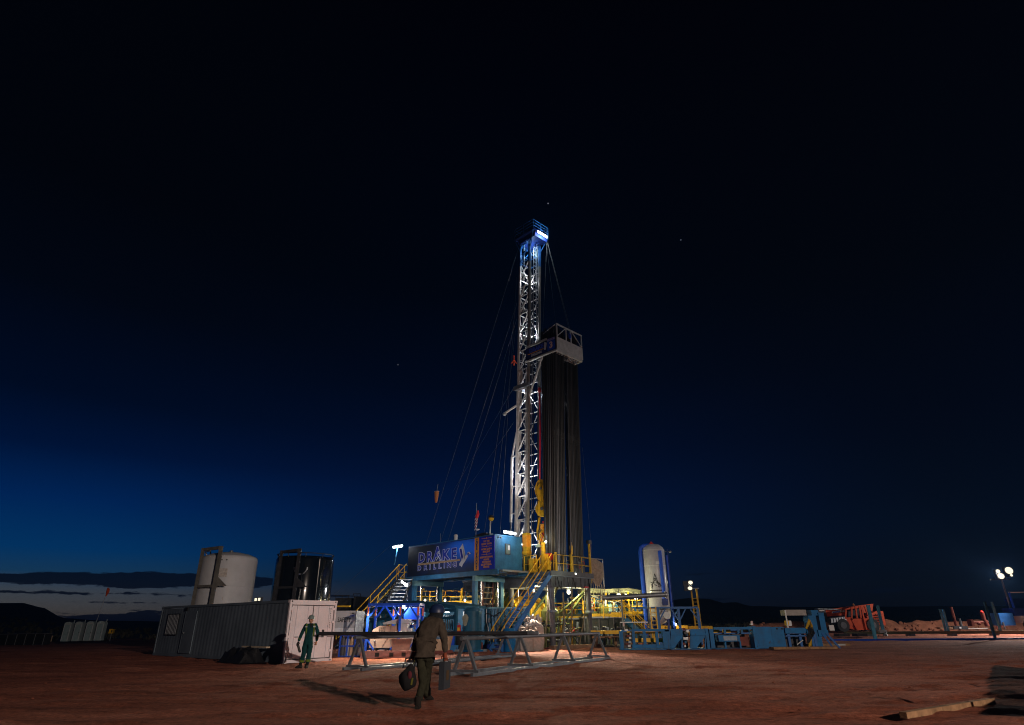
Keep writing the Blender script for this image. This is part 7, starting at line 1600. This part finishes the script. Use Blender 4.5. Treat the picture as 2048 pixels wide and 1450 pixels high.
for (u, v, du, lab) in ((1678, 1267, 22, 'left dark rubber mat by the telehandler wheels'), (1715, 1267, 20, 'right dark rubber mat by the telehandler wheels')): solo('dark_bundle', face_cam(MB(), u, v, u + du, v + 6, 55.5, .9), DSTEEL, lab, 'bundle')
# tall light tower at right edge
YL = 60.0
g = P(2034, 1258, YL); T = thing('light_tower', 'blue light tower trailer with four blazing floodlights at the right edge', 'light tower', (g.x, YL, g.z))
zt = loc_of(P(2014, 1160, YL), T).z
part(T, 'mast', MB().bx(-.07, .07, -.07, .07, 1.2, zt * .45), GALV); part(T, 'mast', MB().bx(-.05, .05, -.05, .05, zt * .45, zt + .15), GALV); part(T, 'crossbar', MB().bx(-1.1, .8, -.05, .05, zt, zt + .12), DSTEEL)
for k, (u, v, s) in enumerate(((2002, 1152, .34), (1996, 1142.5, .22), (2018, 1141, .40), (2023, 1150.5, .14))):
    p = loc_of(P(u, v, YL - .4), T); hd = part(T, 'floodlight', MB().bx(p.x - s, p.x + s, p.y + .03, p.y + .3, p.z - s * .8, p.z + s * .8), DSTEEL); part(hd, 'lamp_lens', MB().ball((p.x, p.y, p.z), s * .95, 14, 10, (1, .25, .82)), FLOODM)
    part(hd, 'lamp_arm', MB().tube((p.x, p.y + .2, p.z), (0, 0, zt), .04, 6), DSTEEL)
lamp(P(2008, 1148, YL - .85), 7500, (.98, .95, .9), P(1700, 1300, 20), 176, .3, blend=.15)
lamp(P(2010, 1146, YL + .9), 4200, (1, .93, .84), P(1960, 1256, 68), 125, .3)  # added back-facing spot with no head built, brightens the berm
lamp(P(2002, 1150, YL - .85), 9000, (.92, .96, 1), R(5, -3, 17), 36, .3)
c0 = loc_of(P(2018, 1252, YL), T).x
part(T, 'trailer_body', MB().bx(c0 + .9, c0 + 3.4, -.6, .8, .5, 1.1), WHITE); part(T, 'blue_hood', MB().bx(c0 + .4, c0 + 3.4, -.6, .8, 1.101, 1.75), DBLUE); part(T, 'side_tank', MB().bx(c0 - 1.0, c0 + .3, -.5, .6, .3, 1.35), BLUE)
for x in (c0 + .5, c0 + 2.6): part(T, 'hood_post', MB().bx(x, x + .12, -.6, -.48, 1.751, 3.1), RBLUE)
part(T, 'hood_top', MB().poly([(c0 + .5, -.54, 3.1), (c0 + 2.3, -.54, 3.1), (c0 + 2.7, -.54, 2.7)], .05, 8), WHITE); part(T, 'back_panel', MB().bx(c0 + .6, c0 + 2.6, .3, .36, 1.751, 2.6), DBLUE); part(T, 'red_light', MB().bx(c0 + 2.45, c0 + 2.6, -.66, -.601, 1.9, 2.5), RED)
for x in (c0 + 1.2, c0 + 2.6): part(T, 'wheel', MB().tube((x, -.75, .34), (x, -.55, .34), .34, 16), BLACK)
for x in (c0 - .9, c0 + 3.2): part(T, 'jack', MB().bx(x, x + .1, -.6, -.5, 0, .6), STEEL)
# red wellhead and posts near the berm
YH = 63.0
g = P(1970, 1254, YH); T = thing('wellhead_tree', 'red wellhead fitting with valves lying before the dirt berm', 'wellhead', (g.x, YH, g.z))
def wp(u, v): return loc_of(P(u, v, YH), T)
part(T, 'riser', MB().poly([wp(1975, 1252), wp(1968, 1238), wp(1964, 1226)], [.22, .16, .2], 10), RUSTR); part(T, 'riser_cap', MB().ball(wp(1963.5, 1224.5), .16, 10, 8), RED)
part(T, 'cross_pipe', MB().tube(wp(1942, 1245), wp(1985, 1244), .10, 10), RUSTR); part(T, 'left_flange', MB().bx(wp(1940, 1250).x, wp(1945, 1250).x, -.3, .3, wp(1940, 1252).z, wp(1940, 1239).z), RUSTR); part(T, 'right_post', MB().bx(wp(1999, 1250).x, wp(2004, 1250).x, -.2, .2, wp(2000, 1254).z, wp(2000, 1238).z), RUSTR); part(T, 'cross_pipe', MB().tube(wp(1985, 1247), wp(2004, 1252), .12, 10), RUSTR)
for (u, v) in ((1958, 1247), (1972, 1243), (1981, 1246), (1985, 1246)): part(T, 'valve_wheel', MB().ball(wp(u, v), .17, 8, 6), RUSTR)
for (u, v, h, M, lab) in ((1912, 1250, 36, RUSTR, 'rust brown leaning post before the berm'), (1922, 1250, 13, GREY, 'short grey post beside the rust brown post'), (1995, 1253, 18, RUSTR, 'rust orange short post by the red wellhead')):
    a_ = P(u, v, YH + 1); zt = P(u, v - h, YH + 1).z; solo('post', MB().tube((0, 0, -.2), (-.0, 0, zt - a_.z), .13, 8), M, lab, 'post', loc=a_)
T = solo('pallet_stack', face_cam(MB(), 1908, 1252, 1936, 1259, 60.5, 1.2), DSTEEL, 'low dark stack on the ground between the stakes and the wellhead', 'stack'); part(T, 'white_tag', face_cam(MB(), 1919, 1254, 1923, 1257, 60.47, .02), WHITE); part(T, 'timber', face_cam(MB(), 1937, 1256, 1990, 1258, 60.6, .4), BAGM); part(T, 'timber', face_cam(MB(), 1880, 1254, 1906, 1258, 60.4, .5), GWOOD)
# far dark tree clump silhouette and roofs behind the left stairs
for (u0, v0, u1, v1, lab) in ((668, 1190, 700, 1222, 'dark unlit tank roof behind the left staircase'), (705, 1187, 722, 1220, 'dark frame standing behind the left staircase')):
    T = solo('dark_cabin', face_cam(MB(), u0, v0 + 6, u1, v1 + 30, 66, 3), DSTEEL, lab, 'cabin'); part(T, 'roof_rail', face_cam(MB(), u0 + 1, v0, u1 - 1, v0 + 1.2, 66, .1), DSTEEL)
    for f in (.1, .5, .9): part(T, 'rail_post', face_cam(MB(), u0 + (u1 - u0) * f, v0 + 1.2, u0 + (u1 - u0) * f + 1, v0 + 6, 66.02, .06), DSTEEL)
solo('yellow_plank', face_cam(MB(), 674, 1211, 699, 1214, 44, .4), YELL, 'yellow beam above the TOTAL SAFETY trailer', 'beam')

# ================================================================== dusty night air round the lamps
hz_ = MB().bx(-3600, 3600, -3600, 3600, -4.2, 37.0)
HZ = bpy.data.materials.new('haze'); HZ.use_nodes = True; t = HZ.node_tree; t.nodes.clear()
pv = t.nodes.new('ShaderNodeVolumePrincipled'); pv.inputs['Color'].default_value = (.20, .46, 1, 1); pv.inputs['Density'].default_value = .00022; pv.inputs['Anisotropy'].default_value = .0
ho = t.nodes.new('ShaderNodeOutputMaterial'); t.links.new(pv.outputs[0], ho.inputs['Volume'])
link('haze', hz_.mesh('haze', HZ, False), None, kind='stuff')
